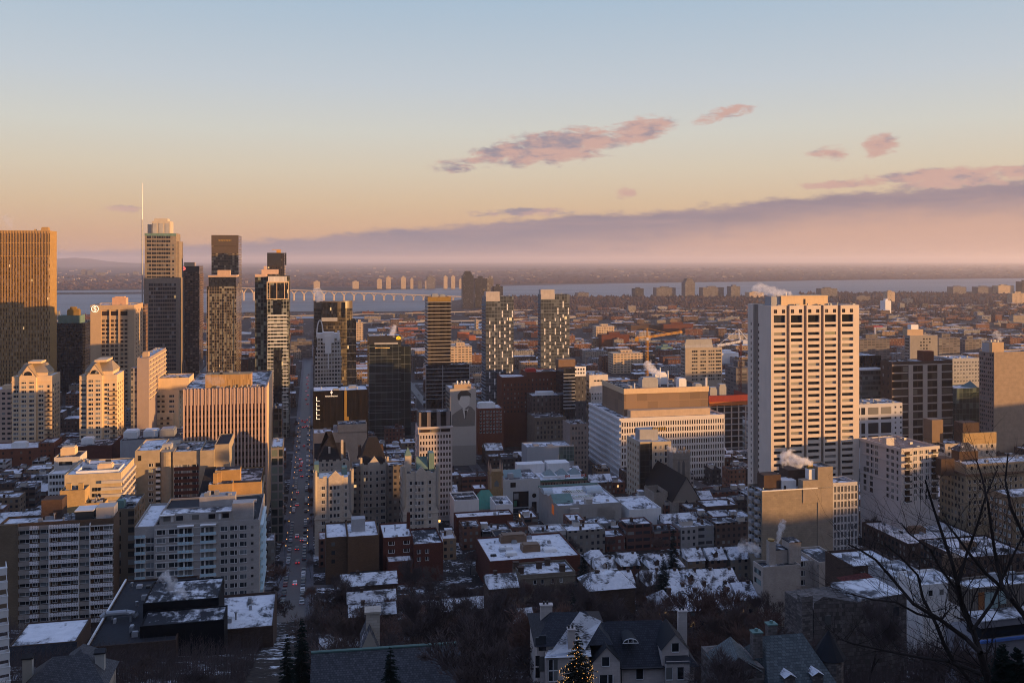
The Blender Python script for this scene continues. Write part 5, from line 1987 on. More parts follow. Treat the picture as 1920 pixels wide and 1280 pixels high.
b.part('roof_hut', rm, [M['brownbrick']])
rm = MB()
rm.box(b.A(1475) + .1, b.A(1502), 4, 10, b.h - .7, b.Z(908))
rm.box(b.A(1519), b.A(1531), 1, 4, b.h - .7, b.Z(886))
b.part('white_roof_wall', rm, M['offwhite'])
ch = MB()
ch.tube((b.A(1524), 2.5, b.Z(886)), (b.A(1524), 2.5, b.Z(872)), .35, .3, 8)
ch.box(b.A(1520), b.A(1529), 2, 3.5, b.Z(886), b.Z(876), 1)
b.part('chimney', ch, [M['steel'], M['gold']])
wg = MB()
wx1 = b.A(1614)
wz = b.Z(916)
wg.shell(W, wx1, 2.5, D, -3, wz, 0, .8)
b.roofat(W + .4, wx1 - .4, 3, D - .4, wz - .8)
rows = 9
fh = 14.6 * 385 / F
zt = b.Z(921)
b.grid('F', wg, W + .15, wx1 - .1, zt - rows * fh, zt, 8, rows, 1.15, 2.5, window_mat('grey_panes', (.06, .06, .065), .4, (.16, .16, .17), lit=.0, rough=.35), rel=.22, plane=2.5)
b.part('gridded_wing', wg, plain('wing_frame', (.46, .44, .44), var=.1))
for k in range(9):
 z = zt - (k + .6) * fh
 m2 = MB()
 m2.box(-1.6, -.02, D * .1, D * .32, z, z + 1.1, 0, skip='R')
 b.part('balcony', m2, M['concgrey'])
 m2 = MB()
 m2.box(-1.6, -.02, D * .5, D * .72, z, z + 1.1, 0, skip='R')
 b.part('balcony', m2, M['concgrey'])
 b.wins('L', [D * .2, D * .4, D * .62, D * .86], [z + 1.2], 1.8, 1.6, 'win')
rl = MB()
rl.box(-.2, W, -.2, -.03, b.h - .1, b.h + .35)
b.part('white_coping', rl, M['white'])
b.clutter(7, b.h - .7, 91, x1=W * .5)
b.finish()
# --- white framed block
b = B('office_building', 'low white framed block with large dark glazed squares, next to the massive pale tower', 'office building', 1600, 1692, 680, 758, D=22, short='the white framed block')
mb = b.body(M['offwhite'], build=False, mb=MB())
for (pa, pb) in ((1604, 1612.5), (1615, 1622), (1628, 1647), (1652, 1671)):
 for (ya, yb) in ((765, 778), (784, 788), (794, 814), (818, 840)):
  b.wins('F', [(b.A(pa) + b.A(pb)) / 2], [(b.Z(ya) + b.Z(yb)) / 2], b.A(pb) - b.A(pa), b.Z(ya) - b.Z(yb), 'win')
for px in (1679, 1689):
 b.wins('F', [b.A(px)], [b.Z(y) for y in (766, 776, 786, 795, 805, 815)], 1.4, 1.4, 'win')
b.part('wall', mb, plain('cool_white_frame', (.50, .49, .50), var=.08))
b.clutter(14, b.h - .7, 101, big=4)
b.finish()
b = B('office_building', 'black clad block with a pale canopy edge beside the massive pale tower', 'office building', 1600, 1652, 745, 667, D=30, short='the black clad block')
b.body(M['glassdark'])
m2 = MB()
m2.box(b.A(1604), b.A(1640), -9, -1, -2, b.Z(692), 0)
b.part('lower_wing', m2, cwall('greenish_glass', wall=(.10, .10, .10), cw=2.4, ch=4.2, u0=.08, u1=1, v0=.2, v1=.8, dark=(.02, .025, .024), blind=.35, bc=(.16, .18, .17)))
m2 = MB()
m2.box(b.A(1602), b.A(1642), -9.5, -.5, b.Z(692), b.Z(689), 0)
b.part('canopy', m2, M['offwhite'])
b.finish()
# --- brown block with cream piers
b = B('apartment_block', 'broad dark brown block framed by cream piers and floor bands', 'building', 1672, 1786, 720, 678, xs=1651, short='the cream piered brown block')
mb = b.body(M['brownbrick'], build=False, mb=MB())
W, D = b.W, b.D
fh = 14.6 * 720 / F
zt = b.Z(684)
rows = 10
cr = MB()
for (pa, pb) in ((1703, 1711), (1730, 1738), (1757, 1764.5)):
 cr.box(b.A(pa), b.A(pb), -.7, -.01, -2, zt, 0, skip='B')
for k in range(rows + 1):
 z = zt - k * fh
 for (pa, pb) in ((1672, 1703), (1711.2, 1730), (1738.2, 1757), (1764.7, 1786)):
  cr.box(b.A(pa) + .02, b.A(pb) - .02, -.6, -.012, z - .75, z, 0, skip='B')
b.part('cream_frame', cr, plain('cream_pier', (.40, .34, .29), var=.1))
for (pa, pb) in ((1672, 1691), (1692.5, 1703), (1711, 1720), (1721, 1730), (1738, 1747), (1748, 1757), (1765, 1785)):
 w = b.A(pb) - b.A(pa)
 b.wins('F', [b.A(pa) + w / 2], [zt - (k + .58) * fh for k in range(rows)], w * .9, fh * .62, 'winbrown')
b.wins('L', [D * .25, D * .7], [zt - (k + .5) * fh for k in range(rows)], 1.6, 2.4, 'win')
b.part('wall', mb, M['brownbrick'])
ph = MB()
ph.box(b.A(1738), b.A(1757), 4, 12, b.h - .7, b.Z(661))
b.part('penthouse', ph, M['redbrick'])
b.clutter(8, b.h - .7, 111)
b.finish()
# --- beige slab at the edge with a dark gridded side
b = B('office_building', 'tall beige slab at the picture edge with dark gridded side and roof box', 'office building', 1864, 1960, 700, 660, xs=1836, short='the edge slab')
W, D = b.W, b.D
mb = b.body(M['palebrick'], build=False, mb=MB())
b.part('wall', mb, stone('edge_slab_brick', (.32, .245, .18), 5, 1.9, .06, 1.5))
m2 = MB()
rows = 11
fh = 9.4 * 700 / F
zt = b.h - 1
b.grid('L', m2, .4, D - .4, zt - 21 * fh / 1.2, zt, 7, 20, D / 7 * .7, 1.8, 'win', rel=.35)
b.part('gridded_side', m2, plain('grey_brown_frame', (.22, .17, .15)))
ph = MB()
ph.box(b.A(1862), b.A(1884), 1, 9, b.h - .7, b.Z(642))
b.part('penthouse', ph, M['tan'])
ph = MB()
ph.box(-.1, b.A(1862) - .02, 4, 12, b.h - .7, b.Z(644))
b.part('side_box', ph, M['concgrey'])
b.clutter(6, b.Z(642), 121, x0=b.A(1864), x1=b.A(1880), y0=1.5, y1=8)
b.finish()
b = B('glass_building', 'teal glass block with a slanted glass roof before the edge slab', 'building', 1792, 1838, 740, 728, D=20, short='the teal glass block')
b.body(cwall('teal_glass', wall=(.12, .16, .155), cw=3.2, ch=4.4, u0=.06, u1=1, v0=.06, v1=1, dark=(.018, .028, .028), blind=.25, bc=(.14, .19, .18), tint=(.04, .06, .058)))
g = MB()
g.quad([(b.A(1812), -.3, b.h - 8), (b.W + .3, -.3, b.h - 2), (b.W + .3, 12, b.h + 4), (b.A(1812), 12, b.h - 2)])
b.part('glass_roof', g, plain('green_glass_roof', (.05, .11, .10), .25, sp=.5))
b.finish()
b = B('apartment_block', 'grey concrete block with rows of square windows behind the cream piered brown block', 'building', 1786, 1840, 780, 672, D=24, short='the grey square windowed block')
mb = b.body(M['concgrey'], build=False, mb=MB())
b.wins('F', cen(1, b.W - 1, 9), [b.Z(680 + 7 * k) for k in range(6)], 1.5, 1.7, 'win', frame=True)
b.part('wall', mb, M['concgrey'])
b.clutter(8, b.h - .7, 131)
b.finish()
b = B('apartment_block', 'older grey concrete apartment tower with a white roof hut beyond the brown block', 'tower', 1706, 1758, 1000, 629, xs=1696, short='the older concrete tower')
mb = b.body(M['concgrey'], build=False, mb=MB())
b.wins('F', cen(b.A(1724), b.A(1746), 4), [b.Z(636 + 6 * k) for k in range(8)], 2.0, 1.7, 'win')
b.wins('L', cen(2, b.D - 2, 4), [b.Z(636 + 6 * k) for k in range(8)], 2.4, 1.6, 'win')
b.part('wall', mb, plain('weathered_concrete', (.25, .23, .21)))
ph = MB()
ph.box(b.A(1710), b.A(1740), 8, 16, b.h - .7, b.Z(619))
ph.box(b.A(1718), b.A(1732), 9, 15, b.Z(619), b.Z(610), 1)
b.part('penthouse', ph, [M['tan'], M['offwhite']])
b.finish()
# --- white corner condominium
b = B('condominium_block', 'white condominium seen on its corner with arched top windows, balconies and a pink roof', 'building', 1690, 1759, 455, 841, xs=1613, th=R(20), short='the white corner condominium')
W, D = b.W, b.D
mb = b.body(plain('white_condo', (.50, .45, .42), var=.08), build=False, mb=MB(), roof=roof_mat('pink_grey_roof', (.19, .15, .14), .35))
mb.box(-.5, W + .5, -.6, -.01, b.h - 1.6, b.h + .1, 0, skip='B')
mb.box(-.6, -.01, -.4, D + .4, b.h - 1.5, b.h + .09, 0, skip='R')
for py in (871, 909):
 mb.box(-.3, W + .3, -.4, -.012, b.Z(py), b.Z(py) + .4, 0, skip='B')
 mb.box(-.4, -.012, 0, D, b.Z(py) - .01, b.Z(py) + .39, 0, skip='R')
b.part('wall', mb, plain('white_condo_wall', (.47, .425, .40), var=.08))
fh = 12.4 * 455 / F
zs = [b.Z(850) - k * fh for k in range(8)]
zs = [z for z in zs if z > 1]
b.wins('F', [b.A(p) for p in (1716, 1727, 1738)], zs, 2.2, 2.2, 'win', frame=True)
b.wins('F', [b.A(1701), b.A(1751)], zs, 3.2, 2.4, 'winbrown', o=.02)
for z in zs:
 for p in (1701, 1751):
  m2 = MB()
  x = b.A(p)
  m2.box(x - 1.9, x + 1.9, -1.4, -.02, z - 1.5, z - 1.25, 0, skip='B')
  m2.box(x - 1.9, x + 1.9, -1.4, -1.3, z - 1.24, z - .4, 1)
  b.part('balcony', m2, [M['offwhite'], M['dark']])
for (pa, w) in ((1683, 1.4), (1674, 2.0), (1665, 2.2)):
 y = b.DP(pa)
 b.wins('L', [D - y], zs, w, 2.0, 'win', frame=True)
y0_, y1_ = b.DP(1643), b.DP(1628)
b.wins('L', [D - y0_ - (y1_ - y0_) * q for q in (-.05, .5, 1.05)], zs[:5], (y1_ - y0_) * .38, 2.3, 'win', frame=True)
b.wins('L', [D - b.DP(1634), D - b.DP(1622)], zs[4:], 2.0, 2.3, 'win')
ph = MB()
ph.box(b.A(1690), b.A(1705), D * .35, D * .45, b.h - .7, b.h + 3.4)
b.part('penthouse', ph, plain('white_condo_hut', (.47, .43, .40)))
b.clutter(8, b.h - .7, 141)
b.finish()
# --- tan hotel with cornice
b = B('apartment_block', 'wide tan old apartment house with a brown cornice and setback top storey', 'building', 1811, 2010, 455, 891, xs=1762, short='the wide tan apartment house')
W, D = b.W, b.D
mb = b.body(M['limestone'], build=False, mb=MB())
zs = [b.Z(903 + 13.2 * k) for k in range(7)]
zs = [z for z in zs if z > 1]
b.wins('F', [b.A(1818 + 9.6 * k) for k in range(11)], zs, 1.3, 1.8, 'win', frame=True)
b.wins('L', cen(1, D - 1, 7), [z + .5 for z in zs], 1.2, 1.8, 'win')
b.part('wall', mb, stone('tan_stone', (.33, .265, .18), 1.0, .4, .1))
co = MB()
co.box(-.8, W, -1.0, -.02, b.h - .4, b.h + .9, 0)
co.box(-.8, -.02, -.019, D, b.h - .4, b.h + .9, 0)
b.part('cornice', co, M['brown'])
up = MB()
up.shell(b.A(1812, 3), W, 3, D - 3, b.h - .8, b.Z(871, 3), 0, .6)
b.roofat(b.A(1812, 3) + .4, W - .4, 3.4, D - 3.4, b.Z(871, 3) - .6)
b.part('top_storey', up, stone('tan_stone_top', (.36, .29, .20), 1.0, .4, .1))
b.wins('F', [b.A(1830 + 12 * k) for k in range(8)], [b.Z(881)], 1.1, 1.6, 'win', plane=3)
ph = MB()
ph.box(b.A(1830), b.A(1866), 12, 18, b.Z(871, 3) - .6, b.Z(856))
b.part('penthouse', ph, M['brownbrick'])
ph = MB()
ph.box(b.A(1775), b.A(1800), 4, 12, b.h - .7, b.Z(862))
b.part('penthouse', ph, M['brownbrick'])
pr_ = MB()
pr_.hip(b.A(1828), b.A(1868), 11, 19, b.Z(856), b.Z(842), 4, 0)
b.part('hut_roof', pr_, M['slatesnow'])
b.clutter(8, b.Z(871, 3) - .6, 151, y0=5)
b.finish()
b = B('apartment_block', 'tan block with gold lit roof huts and green cornice behind the white corner condominium', 'building', 1772, 1868, 545, 832, xs=1743, short='the gold topped tan block')
mb = b.body(M['limestone'], build=False, mb=MB())
b.wins('F', cen(1, b.W - 1, 9), [b.Z(840), b.Z(851)], 1.2, 1.8, 'win')
b.wins('L', cen(1, b.D - 1, 7), [b.Z(836), b.Z(846)], 1.3, 1.8, 'win')
b.part('wall', mb, M['limestone'])
ph = MB()
ph.box(b.A(1760), b.A(1781), 6, 14, b.h - .7, b.Z(790))
b.part('penthouse', ph, M['brown'])
ph = MB()
ph.box(b.A(1814), b.A(1845), 4, 12, b.h - .7, b.Z(797))
b.part('penthouse', ph, M['brownbrick'])
ph = MB()
ph.box(b.A(1806), b.W, -.2, 1.2, b.h - .9, b.Z(814))
b.part('gold_parapet', ph, M['yellowbrick'])
b.clutter(6, b.h - .7, 161)
b.finish()
b = B('apartment_block', 'tan brick apartment house behind bare branches at the picture edge', 'building', 1900, 2000, 415, 932, xs=1853, short='the edge tan apartment house')
W, D = b.W, b.D
mb = b.body(M['tanbrick'], build=False, mb=MB())
zs = [b.Z(948 + 14.5 * k) for k in range(9)]
zs = [z for z in zs if z > 1]
b.wins('L', cen(1, D - 1, 5), zs, 1.5, 1.7, 'winteal', frame=True)
b.wins('F', [b.A(1908), b.A(1918), b.A(1930)], zs, 1.5, 1.7, 'winteal', frame=True)
b.part('wall', mb, stone('edge_tan_brick', (.25, .185, .12), .6, .25, .12))
b.clutter(6, b.h - .7, 171)
b.finish()
# --- long red brick blocks with snowy roofs
for (x0, x1, xs, Y, yt, D_, lab, sd) in (
  (1702, 1845, 1616, 430, 1019, None, 'long red brick range with a broad snowy roof below the white corner condominium', 1),
  (1800, 1930, None, 375, 1046, 26, 'red brick range with snow and dark hatches, partly behind bare branches', 2)):
 b = B('brick_range', lab, 'building', x0, x1, Y, yt, xs=xs, D=D_)
 mb = b.body(M['redbrick'], 'roofwhite', build=False, mb=MB())
 b.wins('F', cen(1, b.W - 1, 10), [b.h - 2.5, b.h - 5.6, b.h - 8.7], 1.2, 1.7, 'win')
 b.wins('L', cen(1, b.D - 1, 12), [b.h - 2.5, b.h - 5.6, b.h - 8.7], 1.2, 1.7, 'win')
 b.part('wall', mb, M['brownbrick'])
 b.units([(b.W * .3, b.W * .5, b.D * .4, b.D * .5, b.h - .7, b.h + 2.5)], 'brown')
 b.clutter(14, b.h - .7, sd * 7, big=3)
 b.finish()
# --- small beige apartment house with a chimney
b = B('apartment_block', 'pale brick apartment house with stepped roof boxes and a round topped chimney stack', 'building', 1430, 1501, 295, 1063, xs=1412, short='the small pale apartment house')
W, D = b.W, b.D
pb_ = stone('small_pale_brick', (.44, .38, .33), .6, .25, .07, .85)
mb = b.body(pb_, 'roofdark', build=False, mb=MB())
b.part('wall', mb, pb_)
m2 = MB()
m2.shell(W + .01, b.A(1537), 4, 16, -4, b.Z(1058, 4), 0, .6)
b.roofat(W + .3, b.A(1537) - .3, 4.3, 15.7, b.Z(1058, 4) - .6)
m2.shell(b.A(1537) + .01, b.A(1585), .5, 16, -4, b.Z(1063), 0, .6)
b.roofat(b.A(1537) + .4, b.A(1585) - .4, .9, 15.6, b.Z(1063) - .6)
b.part('side_wing', m2, pb_)
b.wins('F', [b.A(1517)], [b.Z(1071), b.Z(1089), b.Z(1107)], 1.5, 1.7, 'win', plane=4, frame=True)
b.wins('F', [b.A(1535)], [b.Z(1071)], .6, 1.3, 'win', plane=.5)
ch = MB()
ch.box(b.A(1451), b.A(1463), 3, 5, b.h - .7, b.Z(1022))
ch.tube((b.A(1457), 4, b.Z(1022)), (b.A(1457), 4, b.Z(1019)), 1.15, 1.15, 12, 1)
b.part('chimney', ch, [pb_, M['gold']])
hb = MB()
hb.box(b.A(1463) + .3, b.A(1488), 4, 9, b.h - .7, b.Z(1041))
hb.box(b.A(1489), b.A(1511), 3, 8, b.h - .7, b.Z(1027))
b.part('roof_hut', hb, pb_)
rf = MB()
rf.box(b.A(1464), b.A(1488), 3.8, 9.2, b.Z(1041), b.Z(1039.5))
rf.box(b.A(1488.5), b.A(1511.5), 2.8, 8.2, b.Z(1027), b.Z(1025.3))
b.part('hut_roof', rf, M['roofdark'])
b.wins('L', cen(1, D - 1, 3), [b.h - 2.4, b.h - 5.6], 1.4, 1.6, 'winteal')
b.finish()
# ------------------------------------------------------------------ museum group
ms = plain('white_marble_cladding', (.46, .45, .44), var=.14, sc=.4)
b = B('museum', 'pale stone museum with a deep dark entrance, one square and one round window', 'museum', 937, 1013, 540, 900, D=26, short='the pale stone museum')
mb = b.body(ms, 'roofwhite', build=False, mb=MB())
b.part('wall', mb, ms)
dk = MB()
dk.box(b.A(962), b.A(991), -.12, -.02, b.Z(952), b.Z(923), 0)
dk.box(b.A(957), b.A(967), -.12, -.02, b.Z(914.5), b.Z(905.5), 0)
dk.box(b.A(997), b.A(1006), -.12, -.02, b.Z(962), b.Z(944), 0)
b.part('dark_opening', dk, M['black'])
cl_ = MB()
cp = ringpts(b.A(1001.5), 0, 1.35, 1.35, 16)[:-1]
zc = b.Z(932)
cl_.quad([(x, -.14, zc + y) for x, y in cp])
b.part('round_window', cl_, M['black'])
cx_ = MB()
cx_.box(b.A(962), b.A(991), -.3, -.13, b.Z(963), b.Z(954), 0)
b.part('glass_doors', cx_, M['winblue'])
bn = MB()
bn.box(b.A(963), b.A(969), -.4, -.32, b.Z(950), b.Z(940), 0)
bn.box(b.A(963), b.A(972), -.4, -.32, b.Z(937), b.Z(926), 1)
b.part('banner', bn, [plain('green_banner', (.05, .16, .10)), plain('grey_banner', (.2, .2, .21))])
b.units([(b.A(957), b.A(967), 6, 9, b.h - .7, b.h + 2)], 'concgrey')
gl = MB()
gl.gable(b.A(945), b.A(985), 8, 18, b.h - .7, b.h + 3, 'x', 0, 0)
b.part('glass_roof', gl, plain('grey_green_glass', (.16, .24, .25), .35, sp=.5))
b.finish()
b = B('bell_tower', 'ochre stone bell tower with four slim pinnacles beside the pale stone museum', 'bell tower', 919, 943, 538, 884, D=7, short='the ochre bell tower')
oc = stone('ochre_stone', (.30, .19, .095), .8, .4, .15)
mb = MB()
W = b.W
mb.box(0, W, 0, 7, -3, b.h)
mb.box(-.3, W + .3, -.3, 7.3, b.Z(892), b.Z(889))
for k in range(6):
 mb.box(W * (k + .2) / 6, W * (k + .8) / 6, -.32, -.02, b.Z(889) + .02, b.Z(886))
b.part('wall', mb, oc)
pn_ = MB()
for (x, y) in ((.4, .4), (W - .4, .4), (.4, 6.6), (W - .4, 6.6)):
 pn_.tube((x, y, b.h - 10), (x, y, b.Z(878)), .62, .55, 8)
 pn_.tube((x, y, b.Z(878)), (x, y, b.Z(867)), .5, .05, 8)
b.part('pinnacle', pn_, plain('pink_stone', (.36, .25, .19)))
aw = MB()
xm = W / 2
aw.quad([(xm - 1.3, -.1, b.Z(912)), (xm + 1.3, -.1, b.Z(912)), (xm + 1.3, -.1, b.Z(905)), (xm, -.1, b.Z(900)), (xm - 1.3, -.1, b.Z(905))])
b.part('arched_opening', aw, M['winblue'])
b.finish()
b = B('museum_wing', 'long low museum wing with green copper edge and three grey glass roof lights', 'museum wing', 1013, 1100, 560, 901, D=34, short='the roof lit museum wing')
mb = b.body(M['brownbrick'], 'roofwhite', build=False, mb=MB())
b.part('wall', mb, stone('wing_stone', (.23, .18, .14), 1, .5, .15))
b.wins('F', cen(1, b.W - .5, 16), [b.Z(910)], 1.0, 2.6, 'winbrown', frame='redpaint')
ed = MB()
ed.box(-.3, b.W + .3, -.4, -.02, b.h - .8, b.h + .3)
b.part('copper_edge', ed, plain('dark_green_copper', (.05, .13, .10)))
rg = plain('grey_teal_rooflight', (.16, .22, .23), .4, sp=.4)
for k in range(3):
 m2 = MB()
 xa = b.W * (.16 + .28 * k)
 m2.box(xa - 1, xa + b.W * .27 - 1, 7, 15, b.h - .7, b.h + .8, 1)
 m2.hip(xa, xa + b.W * .25, 8, 16, b.h + .8, b.h + 4.2, 3, 0)
 b.part('roof_light', m2, [rg, M['offwhite']])
m2 = MB()
m2.box(b.W * .34, b.W * .82, 20, 30, b.h - .7, b.Z(870, 20))
m2.box(b.W * -.3, b.W * .3, 24, 32, b.h - .7, b.Z(872, 20))
b.part('upper_block', m2, M['offwhite'])
fg = MB()
for px in (1059, 1089):
 fg.tube((b.A(px), -1, b.h), (b.A(px), -1, b.h + 4), .07, .07, 5, 0)
 fg.box(b.A(px) + .1, b.A(px) + .9, -1.05, -.95, b.h + 1.6, b.h + 3, 1)
 fg.box(b.A(px) + .9, b.A(px) + 2.1, -1.05, -.95, b.h + 1.6, b.h + 3, 2)
 fg.box(b.A(px) + 2.1, b.A(px) + 2.9, -1.05, -.95, b.h + 1.6, b.h + 3, 1)
 fg.box(b.A(px) + 1.2, b.A(px) + 1.8, -1.08, -.92, b.h + 2, b.h + 2.7, 1)
b.part('flag', fg, [M['steel'], M['redpaint'], M['white']])
b.finish()
b = B('gallery', 'plain grey box gallery with a glazed green corner behind the museum roofs', 'gallery', 988, 1076, 640, 838, xs=978, short='the grey box gallery')
mb = b.body(M['concgrey'], 'roofwhite', build=False, mb=MB())
b.part('wall', mb, plain('grey_metal_cladding', (.30, .32, .34), .6, var=.08))
g = MB()
g.box(b.A(1048), b.W + .15, -.2, -.02, b.h - 11, b.h - .8)
b.part('glazed_corner', g, cwall('green_corner', wall=(.2, .23, .22), cw=2.4, ch=3, u0=.08, u1=1, v0=.05, v1=1, dark=(.03, .05, .045), blind=.3, bc=(.14, .2, .17)))
b.units([(6, 10, 5, 9, b.h - .7, b.h + .6), (16, 20, 4, 8, b.h - .7, b.h + .4)], 'steel')
b.finish()
b = B('museum_wing', 'older pale museum pavilion with green copper barrel roof, long skylights and snow', 'museum', 1046, 1165, 485, 948, xs=1010, short='the skylit museum pavilion')
W, D = b.W, b.D
mb = b.body(M['limestone'], 'roofwhite', build=False, mb=MB())
b.part('wall', mb, plain('grey_limestone', (.32, .30, .28)))
sk = MB()
for (x0_, x1_, y0_, y1_) in ((W * .28, W * .62, D * .55, D * .68), (W * .36, W * .68, D * .30, D * .40)):
 sk.box(x0_, x1_, y0_, y1_, b.h - .7, b.h + .4, 1)
 n = 12
 for k in range(n):
  sk.box(x0_ + (x1_ - x0_) * k / n + .15, x0_ + (x1_ - x0_) * (k + 1) / n - .15, y0_ + .2, y1_ - .2, b.h + .4, b.h + .55, 0)
b.part('skylight', sk, [M['winblue'], M['offwhite']])
vt = MB()
for (x0_, x1_, y0_, y1_) in ((W * .66, W * .92, D * .55, D * .80), (-1, W * .12, D * .6, D * .8)):
 n = 8
 for k in range(n):
  t0, t1 = math.pi * k / n, math.pi * (k + 1) / n
  ym, ry = (y0_ + y1_) / 2, (y1_ - y0_) / 2
  f = lambda t: (ym - ry * math.cos(t), b.h - .5 + 2.8 * math.sin(t))
  vt.quad([(x0_, *f(t0)), (x1_, *f(t0)), (x1_, *f(t1)), (x0_, *f(t1))][::1])
 vt.quad([(x0_, ym - ry * math.cos(math.pi * k / n), b.h - .5 + 2.8 * math.sin(math.pi * k / n)) for k in range(n + 1)])
b.part('vaulted_roof_light', vt, plain('frosted_roof_light', (.35, .40, .43), .3, sp=.5))
cr = MB()
cr.gable(-.5, W * .3, D * .15, D * .48, b.h - .4, b.h + 3, 'x', 0, 1)
b.part('copper_roof', cr, [M['copper'], M['limestone']])
cr = MB()
cr.box(-.3, W + .3, D - .5, D + .3, b.h - .5, b.h + .6, 0)
b.part('copper_edge', cr, [M['copper'], M['limestone']])
bx = MB()
bx.box(W * .18, W * .32, -2, 4, -3, b.h - 1.5)
bx.box(W * .45, W * .55, 1, 5, b.h - .7, b.h + 2.2)
bx.box(W * .62, W * .9, 0, 6, -3, b.h - 2)
b.part('annex', bx, M['palebrick'])
bn = MB()
bn.box(-.3, -.02, D * .18, D * .28, b.h - 7, b.h - 2, 0)
b.part('orange_banner', bn, M['signorange'])
b.clutter(6, b.h - .7, 191, y1=D * .28)
b.finish()
for (x0, x1, Y, yt, D_, lab, mt, rf) in (
  (852, 898, 500, 938, 18, 'white box annex with a dark roof beside the second castle tower', 'white', 'roofdark'),
  (930, 962, 500, 946, 18, 'white walled annex just beside the pale stone museum entrance', 'white', 'roof'),
  (1180, 1240, 490, 955, 26, 'pale grey flat roofed annex under snow beyond the skylit pavilion', 'offwhite', 'roofwhite'),
  (856, 962, 470, 970, 10, 'low dark red house range with snowy parapet before the white box annex', 'redbrick', 'roof')):
 b = B('annex_building', lab, 'annex', x0, x1, Y, yt, D=D_)
 b.body(M[mt], rf)
 b.clutter(3, b.h - .7, x0)
 b.finish()
b = B('copper_roofed_hall', 'low hall with a bright green copper hipped roof beside the ochre bell tower', 'hall', 892, 950, 515, 955, D=18)
b.body(M['palebrick'])
rf = MB()
rf.hip(-.5, b.W * .8, -.3, 17, b.h, b.Z(926), 5, 0)
b.part('copper_roof', rf, plain('bright_copper', (.055, .21, .16), .7, var=.3))
b.finish()
# ------------------------------------------------------------------ brown brick blocks by the avenue's foot
b = B('apartment_block', 'brown brick block with a big snowy roof and a concrete lift house, on the avenue', 'building', 652, 711, 385, 1006, D=24, short='the brown brick block')
W, D = b.W, b.D
xa = b.A(611)
mb = b.body(M['tanbrick'], 'roofwhite', build=False, mb=MB())
m2 = MB()
m2.shell(xa, -.01, 1.5, D, -3, b.Z(1007), 0, .7)
b.roofat(xa + .4, -.3, 2, D - .4, b.Z(1007) - .7)
b.part('wall', mb, stone('mid_brown_brick', (.15, .085, .048), .6, .22, .15))
b.part('side_wing', m2, stone('deep_brown_brick', (.11, .066, .04), .6, .22, .15))
lb = MB()
lb.box(b.A(661), b.A(687), 9, 14, b.h - .7, b.Z(985))
b.part('lift_house', lb, M['concgrey'])
b.wins('F', [b.A(625)], [b.Z(1020), b.Z(1036), b.Z(1052)], 1.5, 1.6, 'win', plane=1.5)
m3 = MB()
m3.box(b.A(657), b.A(712), -4, -.02, -3, b.Z(1072), 0)
b.part('low_annex', m3, M['dark'])
b.finish()
b = B('brick_building', 'red brick block with mixed snowy roofs beside the brown brick block', 'building', 718, 774, 390, 1008, D=22, short='the red brick block')
mb = b.body(M['redbrick'], 'roofwhite', build=False, mb=MB())
b.wins('F', [b.A(734), b.A(762)], [b.Z(1019), b.Z(1034)], 2.6, 1.5, 'winbrown', frame=True)
b.part('wall', mb, M['redbrick'])
m2 = MB()
m2.shell(b.W + .01, b.A(829), -3, 20, -3, b.Z(1024, -3), 0, .7)
b.roofat(b.W + .4, b.A(829) - .4, -2.6, 19.6, b.Z(1024, -3) - .7, 'roofdark')
m2.shell(b.A(724), b.A(770), -9, -.3, -3, b.Z(1054, -9), 0, .6)
b.roofat(b.A(724) + .3, b.A(770) - .3, -8.7, -.6, b.Z(1054, -9) - .6)
b.part('wing', m2, M['redbrick'])
b.wins('F', [b.A(784), b.A(799)], [b.Z(1034), b.Z(1048)], 1.6, 1.6, 'win', plane=-3, frame=True)
ch = MB()
ch.tube((b.A(772), 14, b.h - 1), (b.A(772), 14, b.Z(980)), .9, .75, 8)
b.part('chimney', ch, M['redbrick'])
b.clutter(5, b.h - .7, 201)
b.finish()
b = B('school_building', 'low school with a wide snowy roof, rooflights and red brick parapets', 'school', 918, 1088, 375, 1052, D=33, short='the flat roofed school')
W = b.W
mb = b.body(M['redbrick'], 'roofwhite', build=False, mb=MB())
b.part('wall', mb, M['redbrick'])
b.units([(W * .25, W * .55, 24, 29, b.h - .7, b.h + 2.8), (W * .42, W * .62, 10, 15, b.h - .7, b.h + 2.4)], 'redpaint' if False else 'brown')
b.units([(W * .2, W * .34, 15, 18, b.h - .7, b.h + .5), (W * .22, W * .34, 7, 10, b.h - .7, b.h + .5), (W * .65, W * .8, 8, 12, b.h - .7, b.h + .5), (W * .6, W * .68, 20, 23, b.h - .7, b.h + .5)], 'white', 'roof_light')
b.clutter(12, b.h - .7, 211, big=3)
b.finish()
b = B('stone_villa', 'square beige stone house with a snowy flat roof and two string courses before the school', 'house', 976, 1079, 342, 1078, D=14, short='the square stone house')
W = b.W
mb = b.body(M['limestone'], 'roofwhite', build=False, mb=MB())
for py in (1086, 1101):
 mb.box(-.3, W + .3, -.35, -.01, b.Z(py), b.Z(py) + .35, 0, skip='B')
b.part('wall', mb, stone('drab_stone', (.20, .165, .125), .9, .4, .12))
b.wins('F', [b.A(p) for p in (1003, 1017, 1036, 1052)], [b.Z(1093)], 1.1, 1.5, 'win', frame=True)
b.wins('F', [b.A(p) for p in (1017, 1036, 1052)], [b.Z(1113)], 1.3, 2.4, 'win')
for (px, y) in ((981, 4), (1020, 8), (1058, 3), (1040, 11), (978, 10)):
 c = MB()
 c.box(-1, 1, -.8, .8, b.h - .7, b.h + 1.6)
 c.box(-1.2, 1.2, -1, 1, b.h + 1.6, b.h + 1.9)
 b.part('chimney', c, M['brownbrick'], loc=(b.A(px), y, 0))
b.finish()
